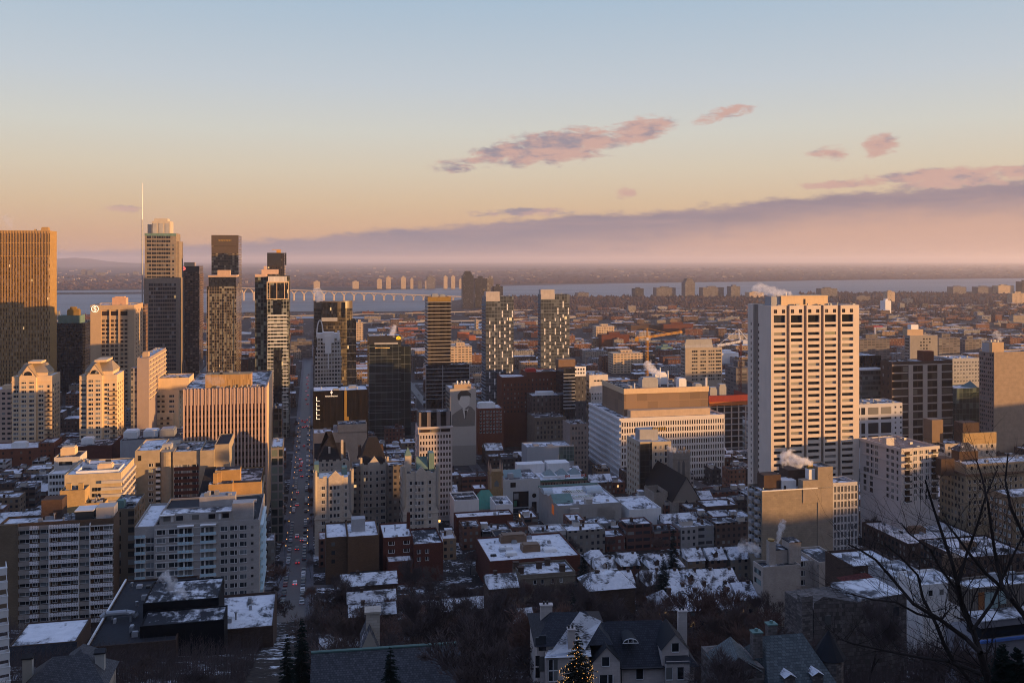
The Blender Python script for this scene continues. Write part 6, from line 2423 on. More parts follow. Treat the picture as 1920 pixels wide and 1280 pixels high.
# ------------------------------------------------------------------ mid-height blocks in the left front
# low red brick row
b = B('brick_building', 'low dark red brick row with brick stair tower, below the shaded gabled tower', 'building', -30, 73, 660, 843, D=26, short='the low red brick row')
mb = b.body(M['redbrick'], build=False, mb=MB())
b.part('wall', mb, stone('row_red_brick', (.20, .068, .035), .6, .22, .2))
b.wins('F', [b.A(p) for p in (6, 22, 40, 56)], [b.Z(851), b.Z(862)], 1.4, 1.8, 'winbrown')
m2 = MB()
m2.shell(b.A(73) + .02, b.A(102), -1.5, 20, -2, b.Z(834), 0, .6)
b.roofat(b.A(73) + .3, b.A(102) - .3, -1.2, 19.7, b.Z(834) - .6)
b.part('stair_tower', m2, stone('stair_red_brick', (.19, .060, .030), .6, .22, .2))
b.wins('F', [b.A(79), b.A(86), b.A(94)], [b.Z(838), b.Z(849), b.Z(858)], 1.2, 1.5, 'winbrown', plane=-1.5)
b.units([(b.A(17), b.A(45), 5, 12, b.h - .7, b.h + 3.4)], 'offwhite')
b.finish()
b = B('brick_building', 'long low dark brick range with pale roof hut, below the golden gabled tower', 'building', 103, 210, 668, 838, D=40, short='the long dark brick range')
b.body(M['redbrick'])
b.units([(b.A(146), b.A(168), 10, 18, b.h - .7, b.h + 4)], 'white')
b.clutter(8, b.h - .7, 221)
b.finish()
b = B('office_building', 'low flat grey roof hall with penthouses before the golden stepped condominium', 'building', 225, 345, 660, 826, D=46)
b.body(M['concgrey'], 'roofdark')
b.units([(b.A(226), b.A(252), 10, 22, b.h - .7, b.h + 5), (b.A(262), b.A(290), 14, 24, b.h - .7, b.h + 4.5)], 'offwhite')
b.units([(b.A(294), b.A(322), 12, 26, b.h - .7, b.h + 5)], 'steel')
b.clutter(10, b.h - .7, 225)
b.finish()
# beige complex with curved shoulders and gold end
b = B('apartment_block', 'beige complex of windowless shoulders with a golden lit bay of brown window bands', 'building', 253, 300, 450, 845, D=30, short='the beige complex')
mb = b.body(M['palebrick'], build=False, mb=MB())
bb = stone('beige_complex_brick', (.36, .295, .215), 2.2, .9, .05, .9)
b.part('wall', mb, bb)
b.wins('F', [b.A(262)], [b.Z(859)], 1.5, 2.6, 'win')
b.wins('F', [b.A(283)], [b.Z(873 + 11 * k) for k in range(7)], 2.2, 1.4, 'win', frame=True)
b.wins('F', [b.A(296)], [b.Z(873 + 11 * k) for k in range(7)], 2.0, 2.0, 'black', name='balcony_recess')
for k in range(7):
 m2 = MB()
 m2.box(b.A(292.5), b.A(300) + .3, -.9, -.02, b.Z(883 + 11 * k), b.Z(879 + 11 * k), 0, skip='B')
 b.part('balcony', m2, M['offwhite'])
m2 = MB()
x0_, x1_ = b.A(300) + .02, b.A(324)
pts = [(x0_, 3)] + [(x0_ + (x1_ - x0_) * (.5 - .5 * math.cos(math.pi * k / 8)), -2.2 * math.sin(math.pi * k / 8) + 1) for k in range(9)] + [(x1_, 30), (x0_, 30)]
m2.prism(pts[1:], -3, b.Z(849))
b.part('curved_shoulder', m2, bb)
m3 = MB()
y0_ = -1.0
xa, xb = b.A(324.5), b.A(376)
m3.shell(xa, xb, y0_, 26, -3, b.Z(849), 0, .7)
b.roofat(xa + .4, xb - .4, y0_ + .4, 25.6, b.Z(849) - .7)
xc = b.A(402)
m3.shell(xb + .02, xc, y0_ - 1, 24, -3, b.Z(848), 0, .7)
b.roofat(xb + .4, xc - .4, y0_ - .6, 23.6, b.Z(848) - .7)
m3.shell(xc + .02, b.A(429), 1, 30, -3, b.Z(840), 0, .7)
b.roofat(xc + .4, b.A(429) - .4, 1.4, 29.6, b.Z(840) - .7, 'roofdark')
b.part('golden_bay', m3, bb)
for k in range(6):
 z = b.Z(882 + 11.2 * k)
 m4 = MB()
 m4.box(b.A(327), b.A(373), y0_ - .16, y0_ - .02, z - .85, z + .85, 0, skip='B')
 b.part('brown_band', m4, M['redbrick'])
 b.wins('F', [b.A(334), b.A(350), b.A(367)], [b.Z(877 + 11.2 * k)], 3.3, 1.35, 'win', plane=y0_, frame=True)
b.clutter(18, b.Z(849) - .7, 231, x0=b.A(300), x1=b.A(400), y0=4, y1=24, big=4)
b.units([(b.A(300), b.A(318), 6, 12, b.h - 1, b.h + 1.5)], 'concgrey')
b.finish()
# pale golden block with white roof rim
b = B('apartment_block', 'pale golden block with a white rimmed roof court and balconies on its far side', 'building', 121, 227, 410, 890, xs=252, short='the pale golden block')
W, D = b.W, b.D
mb = b.body(M['cream'], build=False, mb=MB(), capm=1)
gb_ = stone('pale_gold_panels', (.50, .40, .27), 2.0, 6, .04, .85)
b.part('wall', mb, [gb_, M['white']])
m2 = MB()
m2.shell(b.A(139), b.A(220), 3, D * .5, b.h - .7, b.Z(887), 0, 1.2, .5)
b.roofat(b.A(139) + .5, b.A(220) - .5, 3.5, D * .5 - .5, b.Z(887) - 1.2, 'roofwhite')
b.part('roof_rim', m2, M['white'])
b.units([(b.A(175), b.A(203), D * .25, D * .4, b.h - .7, b.h + 2.6)], 'cream')
for k in range(7):
 z = b.h - 4.2 - k * 3.1
 m3 = MB()
 m3.box(b.A(191), W + 1.2, -1.4, -.02, z - .3, z + .9, 0, skip='B')
 b.part('balcony', m3, M['conc'])
 m3 = MB()
 m3.box(W + .02, W + 1.2, -.019, D * .95, z - .3, z + .9, 0, skip='L')
 b.part('balcony', m3, M['conc'])
b.wins('F', [b.A(175), b.A(180), b.A(186)], [b.Z(920), b.Z(931), b.Z(942)], 1.0, 1.6, 'win')
b.wins('R', cen(1, D - 1, 6), [b.h - 5.4 - 3.1 * k for k in range(6)], 2, 1.8, 'winbrown')
b.clutter(10, b.h - .7, 241, y0=D * .5, big=3)
b.finish()
b = B('office_building', 'white banded low office with rows of dark windows beside the pale golden block', 'building', 90, 122, 425, 888, D=26, short='the white banded low office')
mb = b.body(M['offwhite'], build=False, mb=MB())
b.wins('F', cen(.5, b.W - .3, 5), [b.Z(894 + 12 * k) for k in range(5)], .95, 1.5, 'win')
b.part('wall', mb, M['offwhite'])
m2 = MB()
m2.shell(b.A(90), b.A(140), 10, 24, b.h - 1, b.Z(866), 0, .6)
b.roofat(b.A(90) + .3, b.A(140) - .3, 10.4, 23.6, b.Z(866) - .6, 'roofdark')
b.wins('F', cen(b.A(100), b.A(125), 4), [b.Z(878)], 1.6, 1.7, 'win', plane=10)
b.part('top_storey', m2, M['conc'])
b.units([(b.A(96), b.A(124), 16, 22, b.Z(866) - .6, b.Z(852))], 'cream')
b.finish()
# yellow block
b = B('brick_building', 'bright yellow brick block with two stub chimneys, standing in front of the pale golden block', 'building', 112, 159, 385, 920, xs=168.5, short='the yellow brick block')
mb = b.body(M['yellowbrick'], 'roofdark', build=False, mb=MB())
b.part('wall', mb, M['yellowbrick'])
for px, y in ((127, 2), (150, 2)):
 m2 = MB()
 m2.box(-1, 1, -.6, .6, b.h - .7, b.h + 2.6)
 b.part('chimney', m2, M['yellowbrick'], loc=(b.A(px), y, 0))
m2 = MB()
m2.shell(b.A(151), b.A(192), -6, -.02, -3, b.Z(950), 0, .5)
m2.shell(b.W + .02, b.A(196), 0, 7, -3, b.Z(946), 0, .5)
b.roofat(b.A(151) + .3, b.A(192) - .3, -5.7, -.4, b.Z(950) - .5)
b.part('lower_wing', m2, M['yellowbrick'])
b.wins('F', [b.A(168)], [b.Z(958)], 2.4, 2, 'win', plane=-6)
b.clutter(8, b.h - .7, 251)
b.clutter(7, b.Z(946) - .5, 252, x0=b.W + .5, x1=b.A(195), y0=.5, y1=6.5)
b.finish()
# apartment slab with white balcony fronts
b = B('apartment_block', 'brown brick apartment slab with white pierced balcony fronts on every floor', 'apartment block', -2, 213, 288, 983, xs=224, short='the white balconied slab')
W, D = b.W, b.D
xa = b.A(35)
mb = MB()
tb = stone('slab_brown_brick', (.13, .085, .055), .6, .22, .15)
mb.shell(0, W, 0, D, -4, b.h, 0, .7)
b.roofat(.4, W - .4, .4, D - .4, b.h - .7, 'roofwhite')
b.part('wall', mb, tb)
m2 = MB()
m2.box(0, xa, -.9, -.02, -4, b.h - .02, 0, skip='B')
m2.box(xa, xa + .25, -1.3, -.91, -4, b.h - .05, 0)
b.part('blank_end_wall', m2, stone('slab_end_brick', (.20, .145, .095), .6, .22, .12))
fh = 16.6 * 288 / F
pierced = None
pm, pt_, pb2 = new_mat('pierced_white_panel')
uvn = pt_.node('ShaderNodeUVMap').outputs[0]
ssep = pt_.node('ShaderNodeSeparateXYZ')
pt_.l.new(uvn, ssep.inputs[0])
hole = pt_.m('MULTIPLY', pt_.m('LESS_THAN', pt_.m('FRACT', pt_.m('MULTIPLY', ssep.outputs[0], 1.3)), .42), pt_.m('LESS_THAN', pt_.m('FRACT', pt_.m('MULTIPLY', ssep.outputs[1], 2.1)), .36))
pt_.l.new(pt_.mix(hole, (.74, .71, .72), (.16, .14, .14)), pb2.inputs['Base Color'])
pb2.inputs['Roughness'].default_value = .8
segs = [(35, 57, 0), (57, 75, 1), (75, 94, 0), (94, 149, 1), (149, 170, 0), (170, 213, 1)]
zfl = [b.Z(991) - k * fh for k in range(12)]
for k, z in enumerate(zfl):
 for (pa, pb, kind) in segs:
  if k == 0 and pa >= 139:
   continue
  m3 = MB()
  m3.box(b.A(pa) + .05, b.A(pb) - .05, -1.45 if kind else -1.25, -1.25 if kind else -1.1, z - .62, z + .62, 0)
  b.part('balcony_front', m3, pm if kind else plain('drab_balcony', (.30, .265, .24)) if k == 0 and pa == 35 else pm if kind else [x for x in bpy.data.materials if x.name.startswith('drab_balcony')][0])
 m3 = MB()
 m3.box(xa + .26, W, -1.24, -.02, z - .75, z - .6, 0, skip='B')
 b.part('balcony_floor', m3, M['conc'])
zw = [z - fh * .48 for z in zfl[:-1]]
b.wins('F', [b.A(p) for p in (46, 85, 158)], zw, 3.0, 1.75, 'winblue', frame=True)
b.wins('F', [b.A(p) for p in (66, 103, 142, 182)], zw, 1.5, 1.5, 'win', frame=True)
b.wins('F', [b.A(p) for p in (124, 203)], zw, 2.9, 1.6, 'winblue', frame=True)
pp = MB()
for p in (94, 149, 170):
 pp.box(b.A(p) - .1, b.A(p) + .1, -1.5, -.05, -4, b.h - 1, 0, skip='B')
b.part('party_fin', pp, M['offwhite'])
rh = MB()
rh.box(b.A(69), b.A(109), 5, 11, b.h - .7, b.Z(949))
b.part('roof_hut', rh, M['brownbrick'])
rh = MB()
rh.box(b.A(139), b.A(172), 1.5, 7, b.h - .7, b.Z(969))
rh.box(b.A(138), b.A(174), 1, 7.5, b.Z(969), b.Z(967), 1)
b.part('roof_terrace_room', rh, [M['winblue'], M['offwhite']])
rh = MB()
rh.box(b.A(176), b.A(210), 3, 9, b.h - .7, b.Z(966))
b.part('roof_hut', rh, M['conc'])
b.clutter(18, b.h - .7, 261, x0=b.A(60), big=3)
b.finish()
# grey-blue balcony block
b = B('apartment_block', 'pale brick apartment block with frosted blue balconies and a set back penthouse floor', 'apartment block', 251, 486, 302, 987, xs=496, short='the blue balconied block')
W, D = b.W, b.D
gbk = stone('pale_grey_brick', (.44, .41, .39), .6, .22, .08)
mb = MB()
mb.shell(b.A(289), W, 0, D, -4, b.h, 0, .7)
b.roofat(b.A(289) + .4, W - .4, .4, D - .4, b.h - .7, 'roofdark')
mb.shell(0, b.A(289) - .02, 1.2, D - 4, -4, b.Z(990), 0, .7)
b.roofat(.4, b.A(289) - .4, 1.6, D - 4.4, b.Z(990) - .7, 'roofwhite')
mb.box(b.A(407), b.A(408) + .1, -.12, -.01, -4, b.h - .03, 0, skip='B')
b.part('wall', mb, gbk)
fh = 15.65 * 302 / F
zf = [b.Z(1001) - k * fh for k in range(9)]
b.wins('F', [b.A(302), b.A(325)], zf, 2.9, 1.5, 'winblue', frame=True)
b.wins('F', [b.A(348), b.A(389)], zf, 4.2, 1.8, 'win', frame=True, o=.03)
b.wins('F', [b.A(420), b.A(438), b.A(456)], zf, 2.4, 1.45, 'winblue', frame=True)
b.wins('F', [b.A(473)], zf, .8, .8, 'win')
b.wins('F', [b.A(261), b.A(280)], zf[1:], 2.6, 1.6, 'winblue', plane=1.2, frame=True)
b.wins('F', [b.A(345), b.A(384)], [z - .15 for z in zf], .55, 1.8, 'offwhite', name='balcony_door')
b.wins('R', cen(1, D - 1, 5), zf, 1.6, 1.5, 'winteal', frame=True)
for k, z in enumerate(zf):
 for (pa, pb, pl) in ((252, 273, 1.2), (333.5, 364, 0), (376, 406, 0)):
  m3 = MB()
  n = 4 if pb - pa > 24 else 3
  m3.box(b.A(pa), b.A(pb), pl - 1.4, pl - .02, z - 1.55, z - 1.4, 1, skip='B')
  for q in range(n):
   w = (b.A(pb) - b.A(pa)) / n
   m3.box(b.A(pa) + w * q + .06, b.A(pa) + w * (q + 1) - .06, pl - 1.42, pl - 1.36, z - 1.39, z - .45, 0)
  b.part('balcony', m3, [M['bluebalc'], M['offwhite']])
 m3 = MB()
 m3.box(W + .02, W + 1.1, D * .1, D * .8, z - 1.5, z - .5, 0, skip='L')
 b.part('side_balcony', m3, M['bluebalc'])
 m4 = MB()
 m4.box(b.A(290), b.A(406), -.06, -.012, z + .95, z + 1.2, 0, skip='B')
 b.part('floor_line', m4, M['offwhite'])
pt2 = MB()
pt2.shell(b.A(297), b.A(434), 2.2, 10, b.h - .7, b.Z(968, 2), 0, .3, .4)
b.roofat(b.A(297) + .4, b.A(434) - .4, 2.6, 9.6, b.Z(968, 2) - .3, 'roofwhite')
pt2.box(b.A(434) + .02, b.A(474), 2.6, 8, b.h - .7, b.Z(958), 0)
b.part('penthouse', pt2, gbk)
b.wins('F', [b.A(311), b.A(335), b.A(365), b.A(396), b.A(422)], [b.Z(979)], 2.2, 1.6, 'win', plane=2.2, frame=True)
b.wins('F', [b.A(321), b.A(411)], [b.Z(980)], .8, 2, 'offwhite', name='terrace_door', plane=2.2)
tp = MB()
tp.box(b.A(367), b.A(436), 10.2, 16, b.h - .7, b.Z(938, 10))
b.part('lift_house', tp, gbk)
cn = MB()
cn.box(b.A(333), b.A(364), -1.6, -.05, b.Z(991), b.Z(989.5), 0)
cn.box(b.A(376), b.A(406), -1.6, -.05, b.Z(991), b.Z(989.5), 0)
cn.box(b.A(298), b.A(326), .8, 2.1, b.Z(972), b.Z(970.5), 0)
cn.box(b.A(404), b.A(433), .8, 2.1, b.Z(970), b.Z(968.5), 0)
b.part('canopy', cn, M['white'])
b.clutter(9, b.h - .7, 271, x0=b.A(400), y0=10)
b.clutter(6, b.Z(938, 10), 272, x0=b.A(370), x1=b.A(430), y0=10.6, y1=15, big=2)
b.finish()
# golden roofed block behind it
b = B('apartment_block', 'orange gold apartment block with stepped roof huts, rising behind the blue balconied block', 'building', 372, 482, 425, 940, xs=496, short='the orange gold block')
W, D = b.W, b.D
yb = stone('orange_brick', (.42, .26, .11), .6, .22, .08)
mb = b.body(yb, 'roof', build=False, mb=MB())
b.part('wall', mb, yb)
for (pa, pb, y0_, y1_, yt, n) in ((391, 436, 4, 10, 909, 'roof_hut'), (403, 450, 14, 22, 883, 'roof_hut'), (437, 490, 9, 13, 908, 'roof_hut')):
 m2 = MB()
 m2.box(b.A(pa, y0_), b.A(pb, y0_), y0_, y1_, b.h - .7, b.Z(yt, y0_))
 b.part(n, m2, yb)
 r2 = MB()
 r2.box(b.A(pa, y0_) + .2, b.A(pb, y0_) - .2, y0_ + .2, y1_ - .2, b.Z(yt, y0_), b.Z(yt, y0_) + .12)
 b.part('hut_roof', r2, M['roofdark'])
for px, y in ((404, 6), (411, 8)):
 m2 = MB()
 m2.box(-1, 1, -.8, .8, b.h, b.Z(893))
 b.part('chimney', m2, yb, loc=(b.A(px, y), y, 0))
sl = MB()
sl.quad([(b.A(371, 8), 8, b.h + .2), (b.A(392, 8), 8, b.h + .2), (b.A(406, 20), 20, b.Z(875, 20)), (b.A(386, 20), 20, b.Z(875, 20))], 0, [(0, 0), (6, 0), (6, 9), (0, 9)])
sl.quad([(b.A(371, 8), 8, b.h + .2), (b.A(386, 20), 20, b.Z(875, 20)), (b.A(386, 20), 20, b.h)], 0)
b.part('slanted_roof', sl, M['darkslate'])
for k in range(10):
 z = b.h - 2.5 - k * 3.1
 m3 = MB()
 m3.box(W + .02, W + 1.2, D * .2, D * .85, z - 1, z + .1, 0, skip='L')
 b.part('balcony', m3, M['cream'])
b.wins('R', cen(1, D - 1, 5), [b.h - 1.6 - 3.1 * k for k in range(10)], 1.5, 1.6, 'win', frame='cream')
tk = MB()
tk.tube((0, 0, 0), (3, 0, 0), 1.1, 1.1, 12)
b.part('green_tank', tk, M['copper'], loc=(b.A(378), 1, b.h + .9))
b.clutter(14, b.h - .7, 281, big=3)
b.finish()
b = B('apartment_block', 'dark gap block of brown balconies between the white and blue balconied blocks', 'building', 205, 252, 335, 955, D=22)
b.body(cwall('gap_block', wall=(.16, .115, .075), cw=5, ch=3, u0=.3, u1=.8, v0=.2, v1=.85, dark=(.012, .012, .012), blind=.15))
b.units([(b.A(214), b.A(228), 4, 8, b.h - .7, b.h + 2)], 'copper')
b.clutter(6, b.h - .7, 291)
b.finish()
# flat dark roofed school in the left front
b = B('flat_roofed_building', 'low dark building whose wide gravel roof carries snow streaks and a silver duct', 'building', 163, 330, 215, 1213, D=46, base=48, short='the wide gravel roof')
W, D = b.W, b.D
mb = b.body(M['brownbrick'], 'roofdark', build=False, mb=MB(), par=.5, z0=-12)
b.part('wall', mb, M['brownbrick'])
m2 = MB()
m2.shell(b.A(268, 14), b.A(410, 14), 14, 30, -8, b.h + 4.4, 0, .3)
m2.shell(b.A(262, 4), b.A(420, 4), 4, 13.9, -8, b.h + 2.4, 0, .3)
b.roofat(b.A(268, 14) + .3, b.A(410, 14) - .3, 14.4, 29.6, b.h + 4.1, 'roofdark')
b.roofat(b.A(262, 4) + .3, b.A(420, 4) - .3, 4.4, 13.5, b.h + 2.1, 'roofdark')
b.part('black_hall', m2, M['black'])
du = MB()
for p, q in zip([(0, 0, 0), (1.2, 0, .8), (6, 0, .8), (8, 0, .3)], [(1.2, 0, .8), (6, 0, .8), (8, 0, .3), (8.5, 0, -.3)]):
 du.tube(p, q, .75, .75, 10)
b.part('silver_duct', du, M['steel'], loc=(b.A(190, 18), 18, b.h + .2))
b.clutter(12, b.h - .5, 301, x1=W * .55, big=1.8)
rl = MB()
rl.box(-.2, .2, 0, D, b.h - .45, b.h + .4, 0)
b.part('white_coping', rl, M['offwhite'])
b.finish()
b = B('flat_roofed_building', 'low block with a clean white snow roof over a dark tiled front', 'building', 16, 143, 205, 1212, D=14, base=52, short='the clean white roof')
mb = b.body(M['black'], 'roofwhite', build=False, mb=MB(), par=.25, z0=-14)
b.part('wall', mb, M['brownbrick'])
r2 = MB()
r2.quad([(-.4, -3, b.h - 4.5), (b.W + .4, -3, b.h - 4.5), (b.W + .2, -.02, b.h - .1), (-.2, -.02, b.h - .1)], 0, [(0, 0), (15, 0), (15, 6), (0, 6)])
b.part('tiled_front', r2, M['slate'])
b.finish()
b = B('flat_roofed_building', 'low grey snowy roof behind dense bare trees near the avenue foot', 'building', 396, 512, 240, 1182, D=26, base=45)
b.body(M['brownbrick'], 'roof', z0=-12)
b.clutter(5, b.h - .7, 311)
b.finish()
# stone house with hipped roof and two chimneys, bottom corner
b = B('stone_house', 'old house with a grey hipped slate roof and two tall pale chimneys in the corner', 'house', 40, 196, 150, 1300, D=9, base=80, drop=6)
W = b.W
mb = MB()
mb.box(0, W, 0, 9, -6, b.h, 0)
b.part('wall', mb, M['limestone'])
rf = MB()
rf.hip(-.5, W + .5, -.6, 9.6, b.h, b.Z(1236, 4), 4.2, 0)
rf.hip(b.A(112, 7), b.A(178, 7), 6.5, 14, b.h + .5, b.Z(1222, 9), 2.6, 0, 'y')
b.part('roof', rf, M['slategrey'])
for px, yt, y in ((52.5, 1232, 5), (188, 1234, 4)):
 c = MB()
 z0_, z1_ = b.h - 4, b.Z(yt, y)
 c.box(-.75, .75, -.5, .5, z0_, z1_, 0)
 c.box(-.95, .95, -.7, .7, z1_, z1_ + .25, 1)
 c.gable(-.9, .9, -.65, .65, z1_ + .25, z1_ + .8, 'x', 1, 1)
 b.part('chimney', c, [plain('pale_rendered_chimney', (.42, .41, .38)), M['dark']], loc=(b.A(px, y), y, 0))
b.finish()
# balcony tiers at the left edge
b = B('apartment_block', 'white apartment balcony tiers cut by the picture edge', 'apartment block', -120, -9, 140, 1082, D=12, base=84, drop=8, th=R(31))
mb = MB()
mb.box(0, b.W, 0, 18, -8, b.h, 0)
b.part('wall', mb, M['limestone'])
for k in range(9):
 z = b.Z(1082 + 27.2 * k)
 m2 = MB()
 x1_ = b.W + 1.6 + k * .06
 m2.box(b.W - 6, x1_, -1.8, 2.2, z - .75, z - .55, 0)
 m2.box(b.W - 6, x1_, -1.8, -1.68, z - .54, z + .25, 0)
 m2.box(x1_ - .1, x1_, -1.67, 2.2, z - .54, z + .25, 0)
 m2.box(b.W - 6, x1_ + .04, -1.85, -1.62, z + .32, z + .40, 0)
 b.part('balcony', m2, M['offwhite'])
b.finish()
# ------------------------------------------------------------------ houses on the wooded slope
b = B('villa', 'large pale stone villa with dark slate roofs, gabled dormers and tall chimneys', 'house', 1103, 1302, 146, 1249, D=12, base=82, drop=6, th=R(4), short='the slate roofed villa')
W = b.W
wl = stone('villa_stone', (.58, .51, .465), .9, .4, .08, .85)
ez = b.Z(1251)
rz_ = b.Z(1163, 7)
mb = MB()
mb.box(0, W, 0, 13, -6, ez, 0)
# gabled projections
ga, gb2 = b.A(1110), b.A(1160)
gm = (ga + gb2) / 2
mb.box(ga, gb2, -1.2, -.01, -6, b.Z(1235), 0)
mb.quad([(ga, -1.2, b.Z(1235)), (gb2, -1.2, b.Z(1235)), (gm, -1.2, b.Z(1208))], 0)
da, db_ = b.A(1240), b.A(1290)
dm_ = (da + db_) / 2
mb.box(da, db_, -.35, 3, ez - .2, b.Z(1220), 0)
mb.quad([(da, -.35, b.Z(1220)), (db_, -.35, b.Z(1220)), (dm_, -.35, b.Z(1192))], 0)
bay0, bay1 = b.A(1245), b.A(1288)
mb.box(bay0, bay1, -1.6, -.36, -6, b.Z(1236), 0)
# rear left wing
wa, wb_ = b.A(1004, 4), b.A(1075, 4)
mb.box(wa, wb_, 1, 14, -6, b.Z(1192, 4), 0)
mb.box(b.A(1022, 0), -.01, -1, 9, -6, b.Z(1222), 0)
b.part('wall', mb, wl)
rf = MB()
rf.hip(-.5, W + .6, -.7, 13.7, ez - .1, rz_, 4.6, 0)
b.part('roof', rf, M['slate'])
rf = MB()
rf.quad([(gb2 + .25, -1.5, b.Z(1236)), (gb2 + .25, 5, b.Z(1236)), (gm, 5, b.Z(1206)), (gm, -1.5, b.Z(1206))], 0)
rf.quad([(ga - .25, 5, b.Z(1236)), (ga - .25, -1.5, b.Z(1236)), (gm, -1.5, b.Z(1206)), (gm, 5, b.Z(1206))], 0)
b.part('dormer_roof', rf, M['slate'])
rf = MB()
rf.quad([(db_ + .2, -.6, b.Z(1221)), (db_ + .2, 6, b.Z(1221)), (dm_, 6, b.Z(1190)), (dm_, -.6, b.Z(1190))], 0)
rf.quad([(da - .2, 6, b.Z(1221)), (da - .2, -.6, b.Z(1221)), (dm_, -.6, b.Z(1190)), (dm_, 6, b.Z(1190))], 0)
b.part('dormer_roof', rf, M['slate'])
rf = MB()
rf.hip(wa - .5, wb_ + 6, .4, 14.5, b.Z(1192, 4), b.Z(1143, 8), 3.4, 0)
b.part('wing_roof', rf, M['slate'])
rf = MB()
rf.quad([(b.A(1028, -1), -1.4, b.Z(1218)), (b.A(1096, -1), -1.4, b.Z(1210)), (b.A(1128, 1.5), 1.5, b.Z(1164, 1.5)), (b.A(1087, 1.5), 1.5, b.Z(1145, 1.5))], 0, [(0, 0), (8, 0), (8, 8), (0, 8)])
rf.quad([(b.A(1020, -1), -1.6, b.Z(1222)), (b.A(1108, -1), -1.6, b.Z(1222)), (b.A(1104, 3), 3, b.Z(1196, 3)), (b.A(1036, 3), 3, b.Z(1200, 3))], 0, [(0, 0), (8, 0), (8, 4), (0, 4)])
b.part('snowy_roof_slope', rf, M['snowroof'])
eb = MB()
xm, ym, zc = b.A(1184), 1.9, b.Z(1197, 2)
n = 8
for k in range(n):
 t0, t1 = math.pi * k / n, math.pi * (k + 1) / n
 p = lambda t, y, r: (xm + r * 1.3 * math.cos(t), y, zc + r * .75 * math.sin(t) - .3)
 eb.quad([p(t0, ym - 1.2, 1), p(t1, ym - 1.2, 1), p(t1, ym + 2.5, .8), p(t0, ym + 2.5, .8)], 0)
 eb.quad([(xm, ym - 1.0, zc - .3), p(t0, ym - 1.0, .95), p(t1, ym - 1.0, .95)], 1)
 eb.tube(p(t0, ym - 1.25, .92), p(t1, ym - 1.25, .92), .07, .07, 4, 2)
eb.box(xm - 1.3, xm + 1.3, ym - 1.3, ym - 1.2, zc - .38, zc - .28, 2)
for x in (-.4, .4):
 eb.box(xm + x - .05, xm + x + .05, ym - 1.3, ym - 1.2, zc - .3, zc + .3, 2)
b.part('eyebrow_window', eb, [M['slate'], M['win'], M['white']])
b.wins('F', [b.A(1133)], [b.Z(1234)], 1.25, 1.4, 'winblue', plane=-1.2, frame=True, cap=90)
b.wins('F', [b.A(1265)], [b.Z(1216)], 1.2, 1.35, 'win', plane=-.35, frame=True)
b.wins('F', [b.A(1199)], [b.Z(1264)], 1.2, 1.9, 'win', frame=True)
b.wins('F', [b.A(1134)], [b.Z(1270)], 2.2, 1.9, 'win', plane=-1.2, frame=True)
b.wins('F', [b.A(1250), b.A(1271)], [b.Z(1258)], 1.1, 1.9, 'win', plane=-1.6, frame=True)
b.wins('F', [b.A(1296)], [b.Z(1258)], .5, 1.9, 'win', frame=True)
b.wins('F', [b.A(1032), b.A(1040)], [b.Z(1238), b.Z(1258)], .8, 1.7, 'win', plane=-1, frame=True)
b.wins('F', [b.A(1008, 1)], [b.Z(1205), b.Z(1240), b.Z(1262)], .7, 1.6, 'win', plane=1)
b.wins('F', [b.A(1017, 1)], [b.Z(1207), b.Z(1246)], 1.2, 2.4, 'win', plane=1)
gl = MB()
gl.quad([(bay0 - .3, -1.9, b.Z(1238)), (bay1 + .3, -1.9, b.Z(1238)), (bay1, -.4, b.Z(1231)), (bay0, -.4, b.Z(1231))], 0)
b.part('bay_roof', gl, M['slatesnow'])
gt = MB()
gt.tube((gb2 + .3, -.8, ez), (bay0 - .3, -.8, ez), .14, .14, 6, 0)
gt.tube((gb2 + .3, -.75, ez), (gb2 + .3, -.75, -4), .08, .08, 6, 0)
b.part('gutter', gt, M['dark'])
for (px, y, yt, yb, hw) in ((1024, 8, 1132, 1200, 1.0), (1071, -.6, 1178, 1240, .55), (1279, 9, 1150, 1250, .75)):
 c = MB()
 z1_, z0_ = b.Z(yt, y), b.Z(yb, y)
 c.box(-hw, hw, -.5, .5, z0_, z1_, 0)
 c.box(-hw - .12, hw + .12, -.62, .62, z1_, z1_ + .2, 0)
 for q in (-.4, .2):
  c.tube((q, 0, z1_ + .2), (q, 0, z1_ + .7), .18, .16, 8, 1)
 b.part('chimney', c, [wl, M['dark']], loc=(b.A(px, y), y, 0))
b.finish()
# long slate roof with a copper ridge
b = B('slate_roofed_house', 'long weathered slate roof with a thin green copper ridge among bare trees', 'house', 585, 870, 118, 1420, D=12, base=84, drop=5, th=R(9), short='the long slate roof')
W = b.W
mb = MB()
mb.box(0, W, 0, 16, -5, b.h, 0)
b.part('wall', mb, M['fieldstone'])
rzz = b.Z(1222, 8)
rf = MB()
rf.gable(-.6, W + .4, -.8, 16.8, b.h, rzz, 'x', 0, 0)
b.part('roof', rf, M['slategrey'])
rf = MB()
rf.tube((-.6, 8, rzz + .05), (W + .4, 8, rzz + .05), .22, .22, 6)
b.part('copper_ridge', rf, M['copper'])
gg = MB()
x0_, x1_ = b.A(674, 10), b.A(712, 10)
gg.gable(x0_, x1_, 9, 16, rzz - 1.0, rzz + 2.2, 'y', 0, 1)
gg.box(b.A(686, 12), b.A(712, 12), 11.4, 13.4, rzz - 1, rzz + 3.6, 1)
gg.box(b.A(686, 12) - .2, b.A(712, 12) + .2, 11.2, 13.6, rzz + 3.6, rzz + 3.9, 1)
b.part('stone_dormer', gg, [M['slatesnow'], M['limestone']])
b.finish()
b = B('slate_roofed_house', 'dark stone cottage with a mottled green slate roof, two stone chimneys and snowy dormers', 'house', 1432, 1545, 138, 1256, D=8, base=80, drop=6, th=R(10), short='the mottled slate cottage')
W = b.W
mb = MB()
